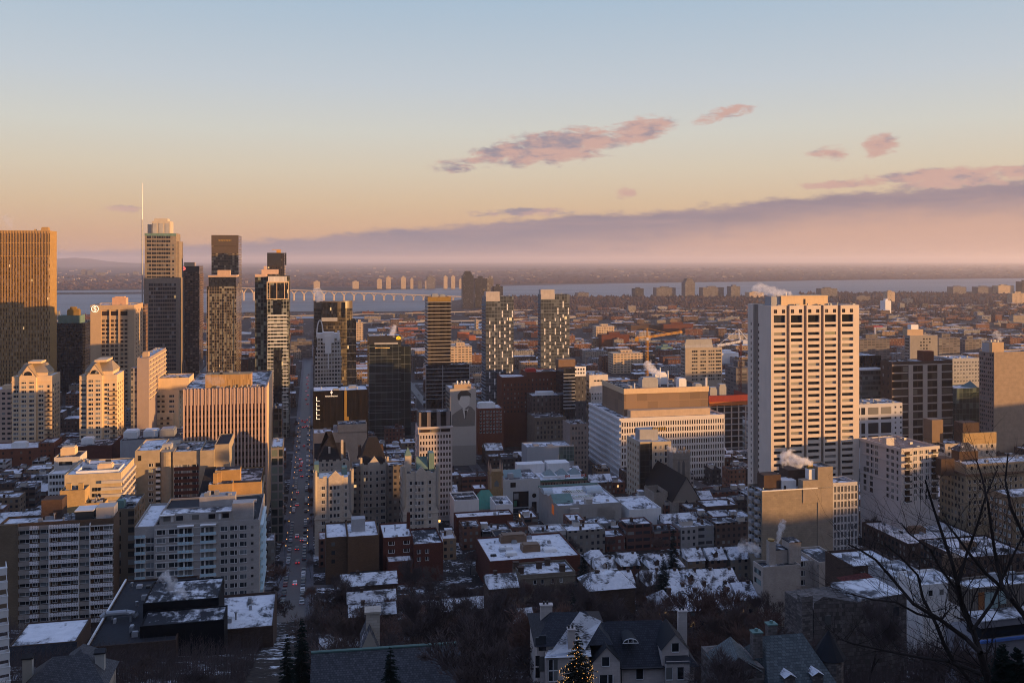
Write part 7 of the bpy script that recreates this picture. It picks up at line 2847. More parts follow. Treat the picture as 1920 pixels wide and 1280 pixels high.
mb.box(0, W, 0, 9, -6, b.h - 1, 0)
mb.box(b.A(1352), b.A(1428), -1, 8, -6, b.Z(1246), 0)
mb.quad([(b.A(1352), -1, b.Z(1246)), (b.A(1424), -1, b.Z(1246)), (b.A(1378), -1, b.Z(1222))], 0)
b.part('wall', mb, M['fieldstone'])
rf = MB()
rf.hip(-.6, W + .6, -2.8, 9.8, b.Z(1275), b.Z(1190, 4), 2.4, 0)
rf.quad([(b.A(1424), -1.4, b.Z(1252)), (b.A(1432), 6, b.Z(1252)), (b.A(1400), 6, b.Z(1220)), (b.A(1378), -1.4, b.Z(1220))], 0, [(0, 0), (6, 0), (6, 5), (0, 5)])
rf.quad([(b.A(1350), 6, b.Z(1250)), (b.A(1348), -1.4, b.Z(1250)), (b.A(1378), -1.4, b.Z(1220)), (b.A(1400), 6, b.Z(1220))], 0, [(0, 0), (6, 0), (6, 5), (0, 5)])
b.part('roof', rf, pitched_mat('green_grey_slate', (.085, .10, .105), .13, .35))
tw = MB()
n = 12
cx, cy, rr = b.A(1566), 2, 2.2
pr2 = [(cx + rr * math.cos(2 * math.pi * k / n), cy + rr * math.sin(2 * math.pi * k / n)) for k in range(n)]
tw.prism(pr2, -6, b.Z(1250), 1)
for k in range(n):
 p, q = pr2[k], pr2[(k + 1) % n]
 tw.quad([(cx + (p[0] - cx) * 1.2, cy + (p[1] - cy) * 1.2, b.Z(1250)), (cx + (q[0] - cx) * 1.2, cy + (q[1] - cy) * 1.2, b.Z(1250)), (cx, cy, b.Z(1200))], 0)
b.part('round_turret', tw, [M['slate'], M['fieldstone']])
for px, yt, y in ((1418, 1184, 2), (1446, 1172, 5)):
 c = MB()
 z1_ = b.Z(yt, y)
 c.box(-.75, .75, -.6, .6, b.Z(1240), z1_, 0)
 c.box(-.85, .85, -.7, .7, z1_, z1_ + .2, 1)
 c.tube((0, 0, z1_ + .2), (0, 0, z1_ + .6), .3, .25, 8, 1)
 b.part('chimney', c, [M['fieldstone'], M['copper']], loc=(b.A(px, y), y, 0))
for px in (1478, 1530):
 d = MB()
 x = b.A(px, -2)
 d.box(-.8, .8, -2.6, 0, b.Z(1275), b.Z(1258), 1)
 d.gable(-1, 1, -2.8, .5, b.Z(1258), b.Z(1251), 'y', 0, 1)
 b.part('dormer', d, [M['snowroof'], M['fieldstone']], loc=(x, 0, 0))
b.finish()
b = B('stone_house', 'broad field stone gable wall and chimney of an old house behind bare branches', 'house', 1526, 1700, 175, 1140, D=10, base=70, drop=8, th=R(16), short='the field stone gable')
W = b.W
mb = MB()
mb.quad([(0, 0, -8), (W, 0, -8), (W, 0, b.Z(1132)), (W * .45, 0, b.Z(1138)), (W * .1, 0, b.Z(1120)), (0, 0, b.Z(1130))], 0, [(0, 0), (W, 0), (W, 12), (W * .45, 12), (W * .1, 13), (0, 12)])
mb.box(0, W, .02, 10, -8, b.Z(1142), 0)
b.part('wall', mb, stone('mottled_field_stone', (.13, .112, .105), .7, .35, .5, .55))
c = MB()
c.box(b.A(1504), b.A(1524), 0, 1.6, -8, b.Z(1116), 0)
b.part('chimney', c, M['fieldstone'])
r2 = MB()
r2.box(W * .5, W, .3, 9.7, b.Z(1142) + .01, b.Z(1134), 0)
b.part('roof', r2, M['roofwhite'])
b.wins('F', [b.A(1552), b.A(1680)], [b.Z(1165)], 1.3, 1.8, 'win')
b.finish()
b = B('corner_house', 'pale rendered house with a dark red hipped roof and white porch among branches', 'house', 1622, 1664, 215, 1108, D=9, base=60, drop=6, th=R(14))
W = b.W
mb = MB()
mb.box(0, W, 0, 9, -6, b.h)
b.part('wall', mb, M['cream'])
rf = MB()
rf.hip(-1.2, W + 1.0, -1, 10, b.h, b.Z(1076, 4), 3.6, 0)
b.part('roof', rf, M['redroof'])
b.wins('F', [b.A(1634), b.A(1646)], [b.Z(1116)], .9, 1.5, 'win', frame=True)
b.finish()
b = B('modern_house', 'modern house of dark timber slats over a pale curved lower storey with blue trim', 'house', 1818, 1990, 160, 1104, xs=1778, base=68, drop=10, th=R(14), short='the timber slatted house')
W, D = b.W, b.D
mb = MB()
mb.shell(0, W, 0, D, b.Z(1146), b.h, 0, .4)
b.roofat(.3, W - .3, .3, D - .3, b.h - .4, 'roofwhite')
b.part('wall', mb, cwall('timber_slats', wall=(.14, .11, .085), cw=.5, ch=30, u0=0, u1=.25, v0=0, v1=1, dark=(.04, .032, .026), blind=0, lit=0))
gl = MB()
gl.box(b.A(1846), b.A(1870), -.1, -.02, b.Z(1144), b.Z(1113), 0)
gl.box(b.A(1873), b.A(1886), -.1, -.02, b.Z(1138), b.Z(1113), 0)
b.part('glass_wall', gl, plain('pale_green_glass', (.26, .34, .32), .2, sp=.5))
gl = MB()
gl.box(b.A(1834), b.A(1845), -.12, -.02, b.Z(1144), b.Z(1112), 0)
b.part('rust_panel', gl, plain('rust_panel', (.24, .09, .03)))
lo = MB()
lo.box(b.A(1808), W, -4, -.02, b.Z(1160), b.Z(1147), 0)
lo.box(b.A(1802), W, -4.5, 4, -10, b.Z(1182), 0)
b.part('lower_storey', lo, plain('pale_lower_storey', (.22, .21, .225)))
bt = MB()
bt.box(b.A(1800), W, -4.9, -4.52, b.Z(1182) - .1, b.Z(1182) + .35, 0)
b.part('blue_trim', bt, plain('blue_trim', (.08, .16, .42)))
gd = MB()
gd.box(b.A(1812), W, -3.6, -.03, b.Z(1181), b.Z(1160), 0)
b.part('window_band', gd, M['win'])
sn = MB()
sn.box(b.A(1808) - .3, W, -4.3, -.04, b.Z(1147), b.Z(1145), 0)
b.part('snowy_ledge', sn, M['roofwhite'])
b.clutter(5, b.h - .4, 401)
b.units([(b.A(1802, 6), b.A(1826, 6), 8, 11, b.h - .4, b.h + 2.6)], 'brown')
b.finish()
for (x0, x1, Y, yt, D_, lab, mt, bs) in (
  (1680, 1740, 235, 1082, 12, 'grey rendered flat roofed house before the long red brick range', 'concgrey', 56),
  (1600, 1690, 250, 1062, 14, 'low dark house row with snow strips below the beige blank walled slab', 'brownbrick', 50),
  (1730, 1800, 225, 1096, 10, 'small pale flat roofed house under snow beside the timber slatted house', 'offwhite', 60)):
 b = B('flat_roofed_house', lab, 'house', x0, x1, Y, yt, D=D_, base=bs, drop=8)
 mb = b.body(M[mt], 'roofwhite', build=False, mb=MB(), z0=-8)
 b.part('wall', mb, M[mt])
 b.wins('F', cen(.6, b.W - .6, 3), [b.h - 2.2], 1.2, 1.4, 'win', frame=True)
 b.clutter(4, b.h - .7, x0)
 b.finish()
# ------------------------------------------------------------------ further blocks round the painted wall
b = B('brick_building', 'orange red brick apartment block with a white roof hut next to the painted wall block', 'building', 896, 944, 730, 766, D=22, short='the orange brick block')
mb = b.body(M['redbrick'], build=False, mb=MB())
b.wins('F', cen(1, b.W - 1, 7), [b.Z(772 + 6.4 * k) for k in range(7)], 1.5, 1.5, 'win', frame=True)
b.part('wall', mb, stone('orange_brick_wall', (.19, .062, .035), .6, .22, .15))
b.units([(b.A(899), b.A(930), 4, 12, b.h - .7, b.h + 4)], 'white')
b.finish()
b = B('stone_building', 'old dark stone block with a cornice behind the grey box gallery', 'building', 1003, 1060, 720, 783, D=26, short='the old stone block')
mb = b.body(M['fieldstone'], build=False, mb=MB())
mb.box(-.6, b.W + .6, -.7, -.01, b.h - 1.4, b.h + .1, 0, skip='B')
b.wins('F', cen(1, b.W - 1, 8), [b.Z(793 + 9 * k) for k in range(4)], 1.4, 2.2, 'win')
b.part('wall', mb, stone('old_dark_stone', (.17, .14, .11), 1, .5, .15))
b.clutter(7, b.h - .7, 501)
b.finish()
b = B('apartment_block', 'tall narrow grey pink old apartment block just beside the wide white slab', 'building', 1069, 1103, 650, 795, D=20, short='the grey pink old block')
mb = b.body(M['palebrick'], build=False, mb=MB())
b.wins('F', cen(1, b.W - 1, 5), [b.Z(803 + 9.2 * k) for k in range(9)], 1.2, 1.8, 'win')
b.part('wall', mb, stone('grey_pink_brick', (.25, .205, .18), .6, .25, .1))
b.clutter(6, b.h - .7, 511)
b.finish()
b = B('apartment_block', 'dark brick block with white capped roof edge before the big red brick block', 'building', 998, 1056, 745, 742, D=20, short='the white capped dark block')
b.body(cwall('capped_dark', wall=(.075, .055, .05), cw=3.4, ch=3.6, u0=.3, u1=.7, v0=.2, v1=.85, lit=.002))
m2 = MB()
m2.box(b.A(1008), b.A(1040), 2, 9, b.h - .7, b.Z(736))
b.part('roof_hut', m2, M['offwhite'])
b.finish()
# ------------------------------------------------------------------ river bridge, far towers, far woods and town
def at0(px, py, Y):
 return Vector(((px - 960) * Y / F, Y, 0)), HC - (py - PY0) * Y / F
bp0 = Vector(((400 - 960) * 3480 / F, 3480, 0))
bp1 = Vector(((868 - 960) * 3520 / F, 3520, 0))
bd = (bp1 - bp0)
BL_ = bd.length
br = empty('bridge', (bp0.x, bp0.y, .35), math.atan2(bd.y, bd.x), 'long sunlit arched bridge crossing the wide river', 'bridge')
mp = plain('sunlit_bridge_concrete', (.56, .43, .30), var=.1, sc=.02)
NS = 25
def deckz(t):
 return 54 - 40 * t
for k in range(NS):
 t = k / NS
 x = BL_ * t
 xn = BL_ * (k + 1) / NS
 zt = deckz(t)
 mb = MB()
 mb.box(x - 2.6, x + 2.6, -3, 3, -4, zt * .5)
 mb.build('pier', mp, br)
 mb = MB()
 n = 9
 for q in range(n):
  a0, a1 = q / n, (q + 1) / n
  f = lambda a: (x + (xn - x) * a, 0, zt * .5 + (zt * .46) * math.sin(math.pi * a) ** .8)
  for side in (-4, 4):
   p, r_ = f(a0), f(a1)
   mb.tube((p[0], side, p[2]), (r_[0], side, r_[2]), 1.4, 1.4, 5)
 mb.build('arch', mp, br)
mb = MB()
mb.quad([(0, -11, deckz(0) - 2), (BL_, -11, deckz(1) - 2), (BL_, 11, deckz(1) - 2), (0, 11, deckz(0) - 2)])
mb.quad([(0, -11, deckz(0) + 1), (BL_, -11, deckz(1) + 1), (BL_, 11, deckz(1) + 1), (0, 11, deckz(0) + 1)])
mb.quad([(0, -11, deckz(0) - 2), (BL_, -11, deckz(1) - 2), (BL_, -11, deckz(1) + 1), (0, -11, deckz(0) + 1)])
mb.quad([(0, 11, deckz(0) - 2), (BL_, 11, deckz(1) - 2), (BL_, 11, deckz(1) + 1), (0, 11, deckz(0) + 1)])
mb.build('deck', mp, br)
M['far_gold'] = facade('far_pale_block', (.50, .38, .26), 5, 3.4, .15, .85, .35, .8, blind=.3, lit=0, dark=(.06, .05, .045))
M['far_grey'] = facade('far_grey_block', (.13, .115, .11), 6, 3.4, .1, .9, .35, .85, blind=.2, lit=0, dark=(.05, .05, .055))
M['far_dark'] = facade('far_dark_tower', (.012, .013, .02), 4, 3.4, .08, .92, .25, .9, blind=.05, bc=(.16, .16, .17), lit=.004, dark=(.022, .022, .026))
def fartower(name, label, px0, px1, pyt, Y, mat, D=None, group=None, top=None, extra=None):
 t = TH
 x0 = (px0 - 960) * Y / F
 t1 = (px1 - 960) / F
 W = (t1 * Y - x0) / (CT - t1 * ST)
 h = HC - (pyt - PY0) * Y / F
 D = D or W * .7
 root = empty(name, (x0, Y, .2), TH, label, 'tower', group)
 mb = MB()
 mb.box(0, W, 0, D, -1, h)
 mb.build('wall', M[mat], root)
 mb = MB()
 if top == 'step':
  for k in range(3):
   mb.box(W * (.1 + .08 * k), W * (.9 - .08 * k), D * .1, D * .9, h + .02 + 5 * k, h + 5 + 5 * k)
 else:
  mb.box(W * .3, W * .7, D * .3, D * .7, h + .02, h + min(6, h * .1) + 1)
 mb.build('roof_hut', M[mat], root)
 return root
ordn = ['first', 'second', 'third', 'fourth', 'fifth', 'sixth', 'seventh', 'eighth', 'ninth', 'tenth', 'eleventh', 'twelfth', 'thirteenth', 'fourteenth', 'fifteenth', 'sixteenth', 'seventeenth', 'eighteenth', 'nineteenth', 'twentieth']
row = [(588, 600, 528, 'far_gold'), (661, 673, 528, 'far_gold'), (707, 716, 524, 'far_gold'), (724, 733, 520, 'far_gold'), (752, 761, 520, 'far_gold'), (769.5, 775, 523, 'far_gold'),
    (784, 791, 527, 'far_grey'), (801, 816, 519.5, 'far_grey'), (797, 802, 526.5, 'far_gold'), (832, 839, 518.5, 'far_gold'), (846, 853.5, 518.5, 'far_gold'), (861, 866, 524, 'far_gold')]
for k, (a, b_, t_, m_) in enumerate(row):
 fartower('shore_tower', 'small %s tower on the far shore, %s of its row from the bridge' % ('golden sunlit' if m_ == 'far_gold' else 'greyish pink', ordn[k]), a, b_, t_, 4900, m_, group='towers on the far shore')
for k, (a, b_, t_, Y) in enumerate(((152, 162, 506, 9000), (164, 176, 507.5, 9000), (180, 196, 511, 9000), (224, 236, 513, 9000), (249, 259, 509.5, 9000))):
 fartower('shore_tower', 'faint grey tower in the haze below the distant hill, %s of five' % ordn[k], a, b_, t_, Y, 'far_grey', group='hazy towers below the hill')
fartower('river_tower', 'tall dark rounded tower standing alone before the river, taller of the dark riverside pair', 867.5, 888, 517, 2900, 'far_dark', top='step')
fartower('river_tower', 'dark stepped tower close beside the taller dark riverside tower', 890.5, 913, 522, 2950, 'far_dark')
fartower('river_tower', 'paler slim tower joined to the dark stepped riverside tower', 913.5, 925, 521.5, 3000, 'far_grey')
fartower('river_tower', 'low dark block with a white frame beside the riverside towers', 926, 943, 537, 3000, 'far_dark')
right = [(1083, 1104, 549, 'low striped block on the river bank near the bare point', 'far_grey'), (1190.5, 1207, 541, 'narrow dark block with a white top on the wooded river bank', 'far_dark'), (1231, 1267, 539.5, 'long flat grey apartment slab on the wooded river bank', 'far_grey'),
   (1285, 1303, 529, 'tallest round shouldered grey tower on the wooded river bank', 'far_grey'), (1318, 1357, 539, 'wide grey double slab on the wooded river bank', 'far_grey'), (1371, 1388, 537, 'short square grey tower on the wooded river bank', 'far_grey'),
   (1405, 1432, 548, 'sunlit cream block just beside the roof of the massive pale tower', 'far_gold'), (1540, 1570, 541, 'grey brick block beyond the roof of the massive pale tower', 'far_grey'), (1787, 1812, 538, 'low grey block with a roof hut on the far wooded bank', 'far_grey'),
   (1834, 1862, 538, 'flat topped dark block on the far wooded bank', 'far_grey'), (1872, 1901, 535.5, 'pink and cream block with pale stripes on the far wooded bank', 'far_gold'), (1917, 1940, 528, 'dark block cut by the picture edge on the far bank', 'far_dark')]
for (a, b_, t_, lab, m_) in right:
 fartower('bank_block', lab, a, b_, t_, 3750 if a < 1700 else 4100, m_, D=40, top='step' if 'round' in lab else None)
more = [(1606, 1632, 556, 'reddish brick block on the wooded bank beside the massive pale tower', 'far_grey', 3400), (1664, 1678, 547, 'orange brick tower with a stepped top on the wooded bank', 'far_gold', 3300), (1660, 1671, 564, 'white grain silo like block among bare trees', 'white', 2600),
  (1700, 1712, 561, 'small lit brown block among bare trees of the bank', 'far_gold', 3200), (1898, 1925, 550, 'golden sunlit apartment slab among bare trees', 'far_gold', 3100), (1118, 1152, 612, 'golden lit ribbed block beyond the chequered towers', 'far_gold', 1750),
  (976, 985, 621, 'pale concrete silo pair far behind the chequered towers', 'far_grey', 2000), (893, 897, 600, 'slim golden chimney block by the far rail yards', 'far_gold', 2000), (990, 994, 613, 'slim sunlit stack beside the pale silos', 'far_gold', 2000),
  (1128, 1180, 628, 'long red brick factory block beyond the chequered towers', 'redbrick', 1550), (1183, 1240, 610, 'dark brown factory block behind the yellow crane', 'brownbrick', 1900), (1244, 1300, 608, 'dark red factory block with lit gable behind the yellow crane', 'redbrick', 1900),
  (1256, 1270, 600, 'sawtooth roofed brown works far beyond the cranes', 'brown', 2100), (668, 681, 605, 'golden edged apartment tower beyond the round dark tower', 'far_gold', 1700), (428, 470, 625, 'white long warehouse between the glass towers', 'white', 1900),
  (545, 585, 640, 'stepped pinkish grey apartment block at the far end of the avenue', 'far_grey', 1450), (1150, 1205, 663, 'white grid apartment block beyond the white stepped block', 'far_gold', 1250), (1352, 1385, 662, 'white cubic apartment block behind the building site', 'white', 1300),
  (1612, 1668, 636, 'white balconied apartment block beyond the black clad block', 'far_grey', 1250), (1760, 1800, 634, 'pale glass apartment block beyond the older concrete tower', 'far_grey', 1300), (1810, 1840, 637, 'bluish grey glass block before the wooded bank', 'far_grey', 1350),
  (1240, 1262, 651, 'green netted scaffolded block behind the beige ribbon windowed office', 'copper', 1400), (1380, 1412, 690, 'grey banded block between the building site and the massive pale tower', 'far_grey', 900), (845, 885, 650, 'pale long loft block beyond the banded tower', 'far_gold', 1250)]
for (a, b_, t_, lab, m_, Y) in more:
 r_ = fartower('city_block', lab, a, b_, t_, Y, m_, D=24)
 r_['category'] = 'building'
# bright orange-red patches of containers in the far yards
mb = MB()
r = random.Random(3)
for (px, py, n, w) in ((770, 625, 16, 50), (868, 631, 10, 24), (755, 620, 10, 30), (1008, 628, 8, 30), (590, 630, 6, 20)):
 for k in range(n):
  Y = GY(py + r.uniform(1, 7))
  x = (px + r.uniform(-w / 2, w / 2) - 960) * Y / F
  l = r.uniform(8, 24)
  mb.box(x, x + l, Y, Y + 6, 0, r.choice([3, 6, 9, 12]))
tag(mb.build('shipping_containers', plain('orange_containers', (.50, .15, .06), .7, var=.4, sc=.02)), 'orange and red stacked freight containers in the sunlit yards', 'containers', kind='stuff')
# elevated roads and rail decks
def rail(name, lab, pts, w, h, mat):
 root = empty(name, (0, 0, 0), 0, lab, 'viaduct')
 mb = MB()
 mp_ = MB()
 P = [((px - 960) * GY(py) / F, GY(py)) for px, py in pts]
 for p, q in zip(P, P[1:]):
  mb.quad([(p[0], p[1], h), (q[0], q[1], h), (q[0], q[1] + w, h), (p[0], p[1] + w, h)])
  mb.quad([(p[0], p[1], h - 2), (q[0], q[1], h - 2), (q[0], q[1], h + .8), (p[0], p[1], h + .8)])
  n = max(1, int(math.dist(p, q) / 40))
  for k in range(n):
   x, y = p[0] + (q[0] - p[0]) * k / n, p[1] + (q[1] - p[1]) * k / n
   mp_.box(x - 1, x + 1, y + .5, y + 3, -.5, h - 2)
 mb.build('deck', mat, root)
 mp_.build('columns', mat, root)
rail('viaduct', 'grey elevated road running along the near river shore', [(455, 600), (600, 597), (800, 592), (1000, 586), (1180, 590), (1400, 586)], 16, 9, plain('viaduct_concrete', (.26, .24, .24), sc=.02))
rail('viaduct', 'pale elevated road curving behind the dark office with the yellow emblem', [(660, 612), (800, 608), (930, 606), (1080, 600)], 14, 8, plain('pale_viaduct', (.34, .32, .31), sc=.02))
# far woods and bare tree masses
def clump_mesh(name, n, gen, mat, lab, seed, k=1.0):
 r = random.Random(seed)
 v, f = [], []
 for _ in range(n):
  g = gen(r)
  if g is None:
   continue
  x, y, z, w, h = g
  b0 = len(v)
  m = 5
  for j in range(m):
   t = 2 * math.pi * (j + r.random() * .6) / m
   q = w * r.uniform(.6, 1.2)
   v.append((x + q * math.cos(t), y + q * math.sin(t), z + h * r.uniform(-.05, .35)))
  v.append((x + r.uniform(-.3, .3) * w, y, z + h * r.uniform(.8, 1.2)))
  for j in range(m):
   f.append((b0 + j, b0 + (j + 1) % m, b0 + m))
 me = bpy.data.meshes.new(name)
 me.from_pydata(v, [], f)
 me.materials.append(mat)
 o = bpy.data.objects.new(name, me)
 COL.objects.link(o)
 return tag(o, lab, 'woods', kind='stuff')
fw = plain('far_bare_woods', (.075, .052, .050), .95, var=.5, sc=.02, sp=.05)
def g_bank(r):
 px = r.uniform(960, 1960)
 py = 557 + r.random() ** 1.3 * 42 if px < 1500 else 550 + r.random() ** 1.3 * 48
 Y = GY(py)
 return ((px - 960) * Y / F, Y, 0, r.uniform(5, 11), r.uniform(7, 13))
clump_mesh('far_woods', 5200, g_bank, fw, 'brown bare woods covering the near river bank', 1)
def g_shore(r):
 px = r.uniform(-60, 1980)
 t = r.random() ** 1.6
 py = (545 - 12 * max(0, min(1, px / 1000)) - 11 * max(0, min(1, (px - 900) / 1000))) - .5 - 26 * t
 if py - PY0 < 9:
  return None
 Y = GY(py)
 k = Y / 5000
 return ((px - 960) * Y / F, Y, -1, r.uniform(10, 30) * k, r.uniform(5, 12) * (.6 + .4 * k))
clump_mesh('far_woods', 6500, g_shore, plain('far_shore_woods', (.095, .065, .060), .95, var=.5, sc=.01, sp=.05), 'purplish woods of the flat far shore', 2)
mb = MB()
r = random.Random(9)
for _ in range(300):
 px = r.uniform(0, 1930)
 py = 541 - 12 * max(0, min(1, px / 1000)) - 10 * max(0, min(1, (px - 900) / 1000)) - 3 - 30 * r.random() ** 1.2
 if py < 499:
  continue
 Y = GY(py)
 x = (px - 960) * Y / F
 w = r.uniform(6, 26) * Y / 6000
 mb.box(x, x + w, Y, Y + 14, -1, r.uniform(5, 14) * (Y / 6000) ** .6)
tag(mb.build('distant_houses', plain('far_house_walls', (.30, .24, .20), var=.5, sc=.004)), 'pale specks of houses scattered over the far shore', 'houses', kind='stuff')
isl = MB()
# ------------------------------------------------------------------ low-rise quarters between the towers
LR = []
r = random.Random(21)
PAL = [((.105, .040, .028), 'red brick'), ((.085, .052, .040), 'brown brick'), ((.14, .065, .042), 'rust brick'), ((.20, .175, .15), 'beige stone'), ((.16, .16, .165), 'grey'), ((.050, .046, .048), 'black clad'), ((.34, .32, .31), 'white'), ((.22, .15, .095), 'tan brick')]
PW = [26, 22, 10, 12, 12, 8, 5, 8]
def free(a0, a1, b0, b1, pad=1.5):
 for (p, q, s_, t_) in RECTS:
  if a0 < q + pad and a1 > p - pad and b0 < t_ + pad and b1 > s_ - pad:
   return False
 if a0 < A0 + 9.5 and a1 > A0 - 9.5:
  return False
 for a in AVE_A:
  if a0 < a + 5.5 and a1 > a - 5.5 and b1 > 560:
   return False
 for (bb_, p, q, w) in CROSS_B:
  if b0 < bb_ + w / 2 + 2.5 and b1 > bb_ - w / 2 - 2.5 and a0 < q and a1 > p:
   return False
 return True
b_ = 428.0
while b_ < 2650:
 near = b_ < 800
 dep = r.uniform(11, 16) if near else r.uniform(13, 19)
 a = -640 - max(0, b_ - 1200) * .5 + r.uniform(0, 10)
 while a < 1000 + max(0, b_ - 1000) * 1.0:
  w = r.choice([r.uniform(6, 10), r.uniform(8, 16), r.uniform(12, 22)]) if near else r.uniform(16, 44)
  a1 = a + w
  ca, cb = a + w / 2, b_
  x, y = xy(ca, cb)
  px = 960 + x * F / y
  if -60 < px < 1990 and y > 330:
   j = r.uniform(-1.5, 1.5)
   if free(a, a1, b_ + j, b_ + j + dep) and r.random() < (.90 if b_ < 1200 else .8 if b_ < 1600 else .45):
    h = r.choice([7.5, 9, 10, 10.5, 11.5, 13]) if near else r.choice([8, 9.5, 11, 13, 15, 18, 22])
    if b_ > 1600:
     h = r.choice([5, 7, 9, 11])
    if r.random() < .05 and not near:
     h += r.uniform(6, 16)
    col, cn = r.choices(PAL, PW)[0]
    LR.append((y, a, w, b_ + j, dep, h, col, cn, px))
    a = a1 + (r.uniform(.3, .8) if r.random() < .78 else r.uniform(5, 14))
    continue
  a = a1 + .5
 b_ += dep + (r.uniform(5, 11) if near else r.uniform(7, 16) if b_ < 1500 else r.uniform(20, 50))
LR.sort()
NIND = 295
cnt_lab = {}
_vent = MB()
_vent.tube((0, 0, 0), (0, 0, 1.0), .3, .3, 8)
_vent.tube((0, 0, 1.0), (0, 0, 1.3), .5, .45, 8)
_chim = MB()
_chim.box(-.5, .5, -.4, .4, 0, 1.7)
_chim.box(-.62, .62, -.52, .52, 1.7, 1.95)
_hut = MB()
_hut.box(-1.7, 1.7, -1.5, 1.5, 0, 2.3)
_hut.box(-1.85, 1.85, -1.65, 1.65, 2.3, 2.5, 1)
_prot = {}
def rooftop(kind, parent, loc, rz=0):
 if kind not in _prot:
  mb, mats = {'roof_vent': (_vent, [M['steel']]), 'chimney': (_chim, [M['brownbrick']]), 'roof_hut': (_hut, [M['conc'], M['roofwhite']])}[kind]
  o = mb.build(kind, mats, parent, loc)
  _prot[kind] = o.data
  return o
 o = bpy.data.objects.new(kind, _prot[kind])
 COL.objects.link(o)
 o.parent = parent
 o.location = loc
 return o
stuff = {}
for i, (y, a, w, b0, dep, h, col, cn, px) in enumerate(LR):
 x0, y0 = xy(a, b0)
 z0 = gz(x0, y0)
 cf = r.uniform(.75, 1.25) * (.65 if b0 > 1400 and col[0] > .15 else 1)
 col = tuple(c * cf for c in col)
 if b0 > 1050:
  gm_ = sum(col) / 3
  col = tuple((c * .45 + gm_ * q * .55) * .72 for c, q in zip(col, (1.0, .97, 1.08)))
 if i < NIND:
  # which landmark is it next to
  hx, hy = xy(a + w / 2, b0 + dep / 2)
  best = min(HEROES, key=lambda q: (q[1] - hx) ** 2 + (q[2] - hy) ** 2)
  ha, hb = ab(best[1], best[2])
  da, db_ = a + w / 2 - ha, b0 + dep / 2 - hb
  rel = 'behind' if db_ > abs(da) * .8 else ('in front of' if -db_ > abs(da) * .8 else ('on the sunny side of' if da > 0 else 'on the shaded side of'))
  st_ = 'low' if h < 9.6 else ('mid height' if h < 12.5 else 'taller')
  pitched = y < 700 and r.random() < .16
  key = (cn, best[0], rel)
  cnt_lab[key] = cnt_lab.get(key, 0) + 1
  o_ = cnt_lab[key]
  rel = 'beside' if pitched and 'side' in rel else rel
  lab = '%s %s %s %s %s' % (st_, cn, 'gabled house' if pitched else 'block', rel, best[0])
  if o_ > 1:
   lab += ', %s' % ordn[min(o_ - 1, 19)]
  root = empty('low_rise_house' if pitched else 'low_rise_block', (x0, y0, z0), TH, lab, 'house' if pitched else 'building', 'low rise buildings between the towers')
  mb = MB()
  mat = M['fill'] if r.random() < .7 else M['fillwide']
  if pitched:
   mb.box(0, w, 0, dep, -2.5, h - 2, 0, skip='T')
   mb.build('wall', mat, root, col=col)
   rf = MB()
   rf.gable(-.4, w + .4, -.5, dep + .5, h - 2, h + 2, 'x', 0, 0)
   rf.build('roof', M['snowroof'], root)
  else:
   mb.shell(0, w, 0, dep, -2.5, h, 0, .55)
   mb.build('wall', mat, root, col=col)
   rf = MB()
   rf.box(.3, w - .3, .3, dep - .3, h - .85, h - .55)
   rf.build('roof', M[r.choice(['roof', 'roof', 'roofwhite', 'roofdark', 'roof'])], root)
   for k in range(r.choice([2, 3, 3, 4])):
    kd = r.choice(['roof_vent', 'chimney', 'chimney', 'roof_hut'])
    if w > 6:
     rooftop(kd, root, (r.uniform(2.2, w - 2.2), r.uniform(2.2, dep - 2.2), h - .55))
 else:
  key = cn
  if key not in stuff:
   stuff[key] = (MB(), MB(), col)
  sb, rb, _ = stuff[key]
  def T(mb, x0_, x1_, y0_, y1_, z0_, z1_, only=None, skip=''):
   n0 = len(mb.v)
   mb.box(x0_, x1_, y0_, y1_, z0_, z1_, 0, skip=skip)
   for q in range(n0, len(mb.v)):
    vx, vy, vz = mb.v[q]
    mb.v[q] = (vx * CT - vy * ST + x0, vx * ST + vy * CT + y0, vz)
  T(sb, 0, w, 0, dep, -1, h, skip='T')
  T(rb, .3, w - .3, .3, dep - .3, h - .3, h + .02)
  for k in range(r.choice([0, 1, 2, 3])):
   q = r.uniform(1, max(1.2, w - 4))
   T(sb, q, q + r.uniform(1, 3.5), dep * .3, dep * .6, h, h + r.uniform(1, 3.2))
for cn, (sb, rb, col) in stuff.items():
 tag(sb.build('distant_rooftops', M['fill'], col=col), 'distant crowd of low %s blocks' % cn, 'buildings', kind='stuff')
 tag(rb.build('distant_snowy_roofs', M['roof']), 'snow patched roofs of the distant %s blocks' % cn, 'roofs', kind='stuff')
print('lowrise', len(LR))
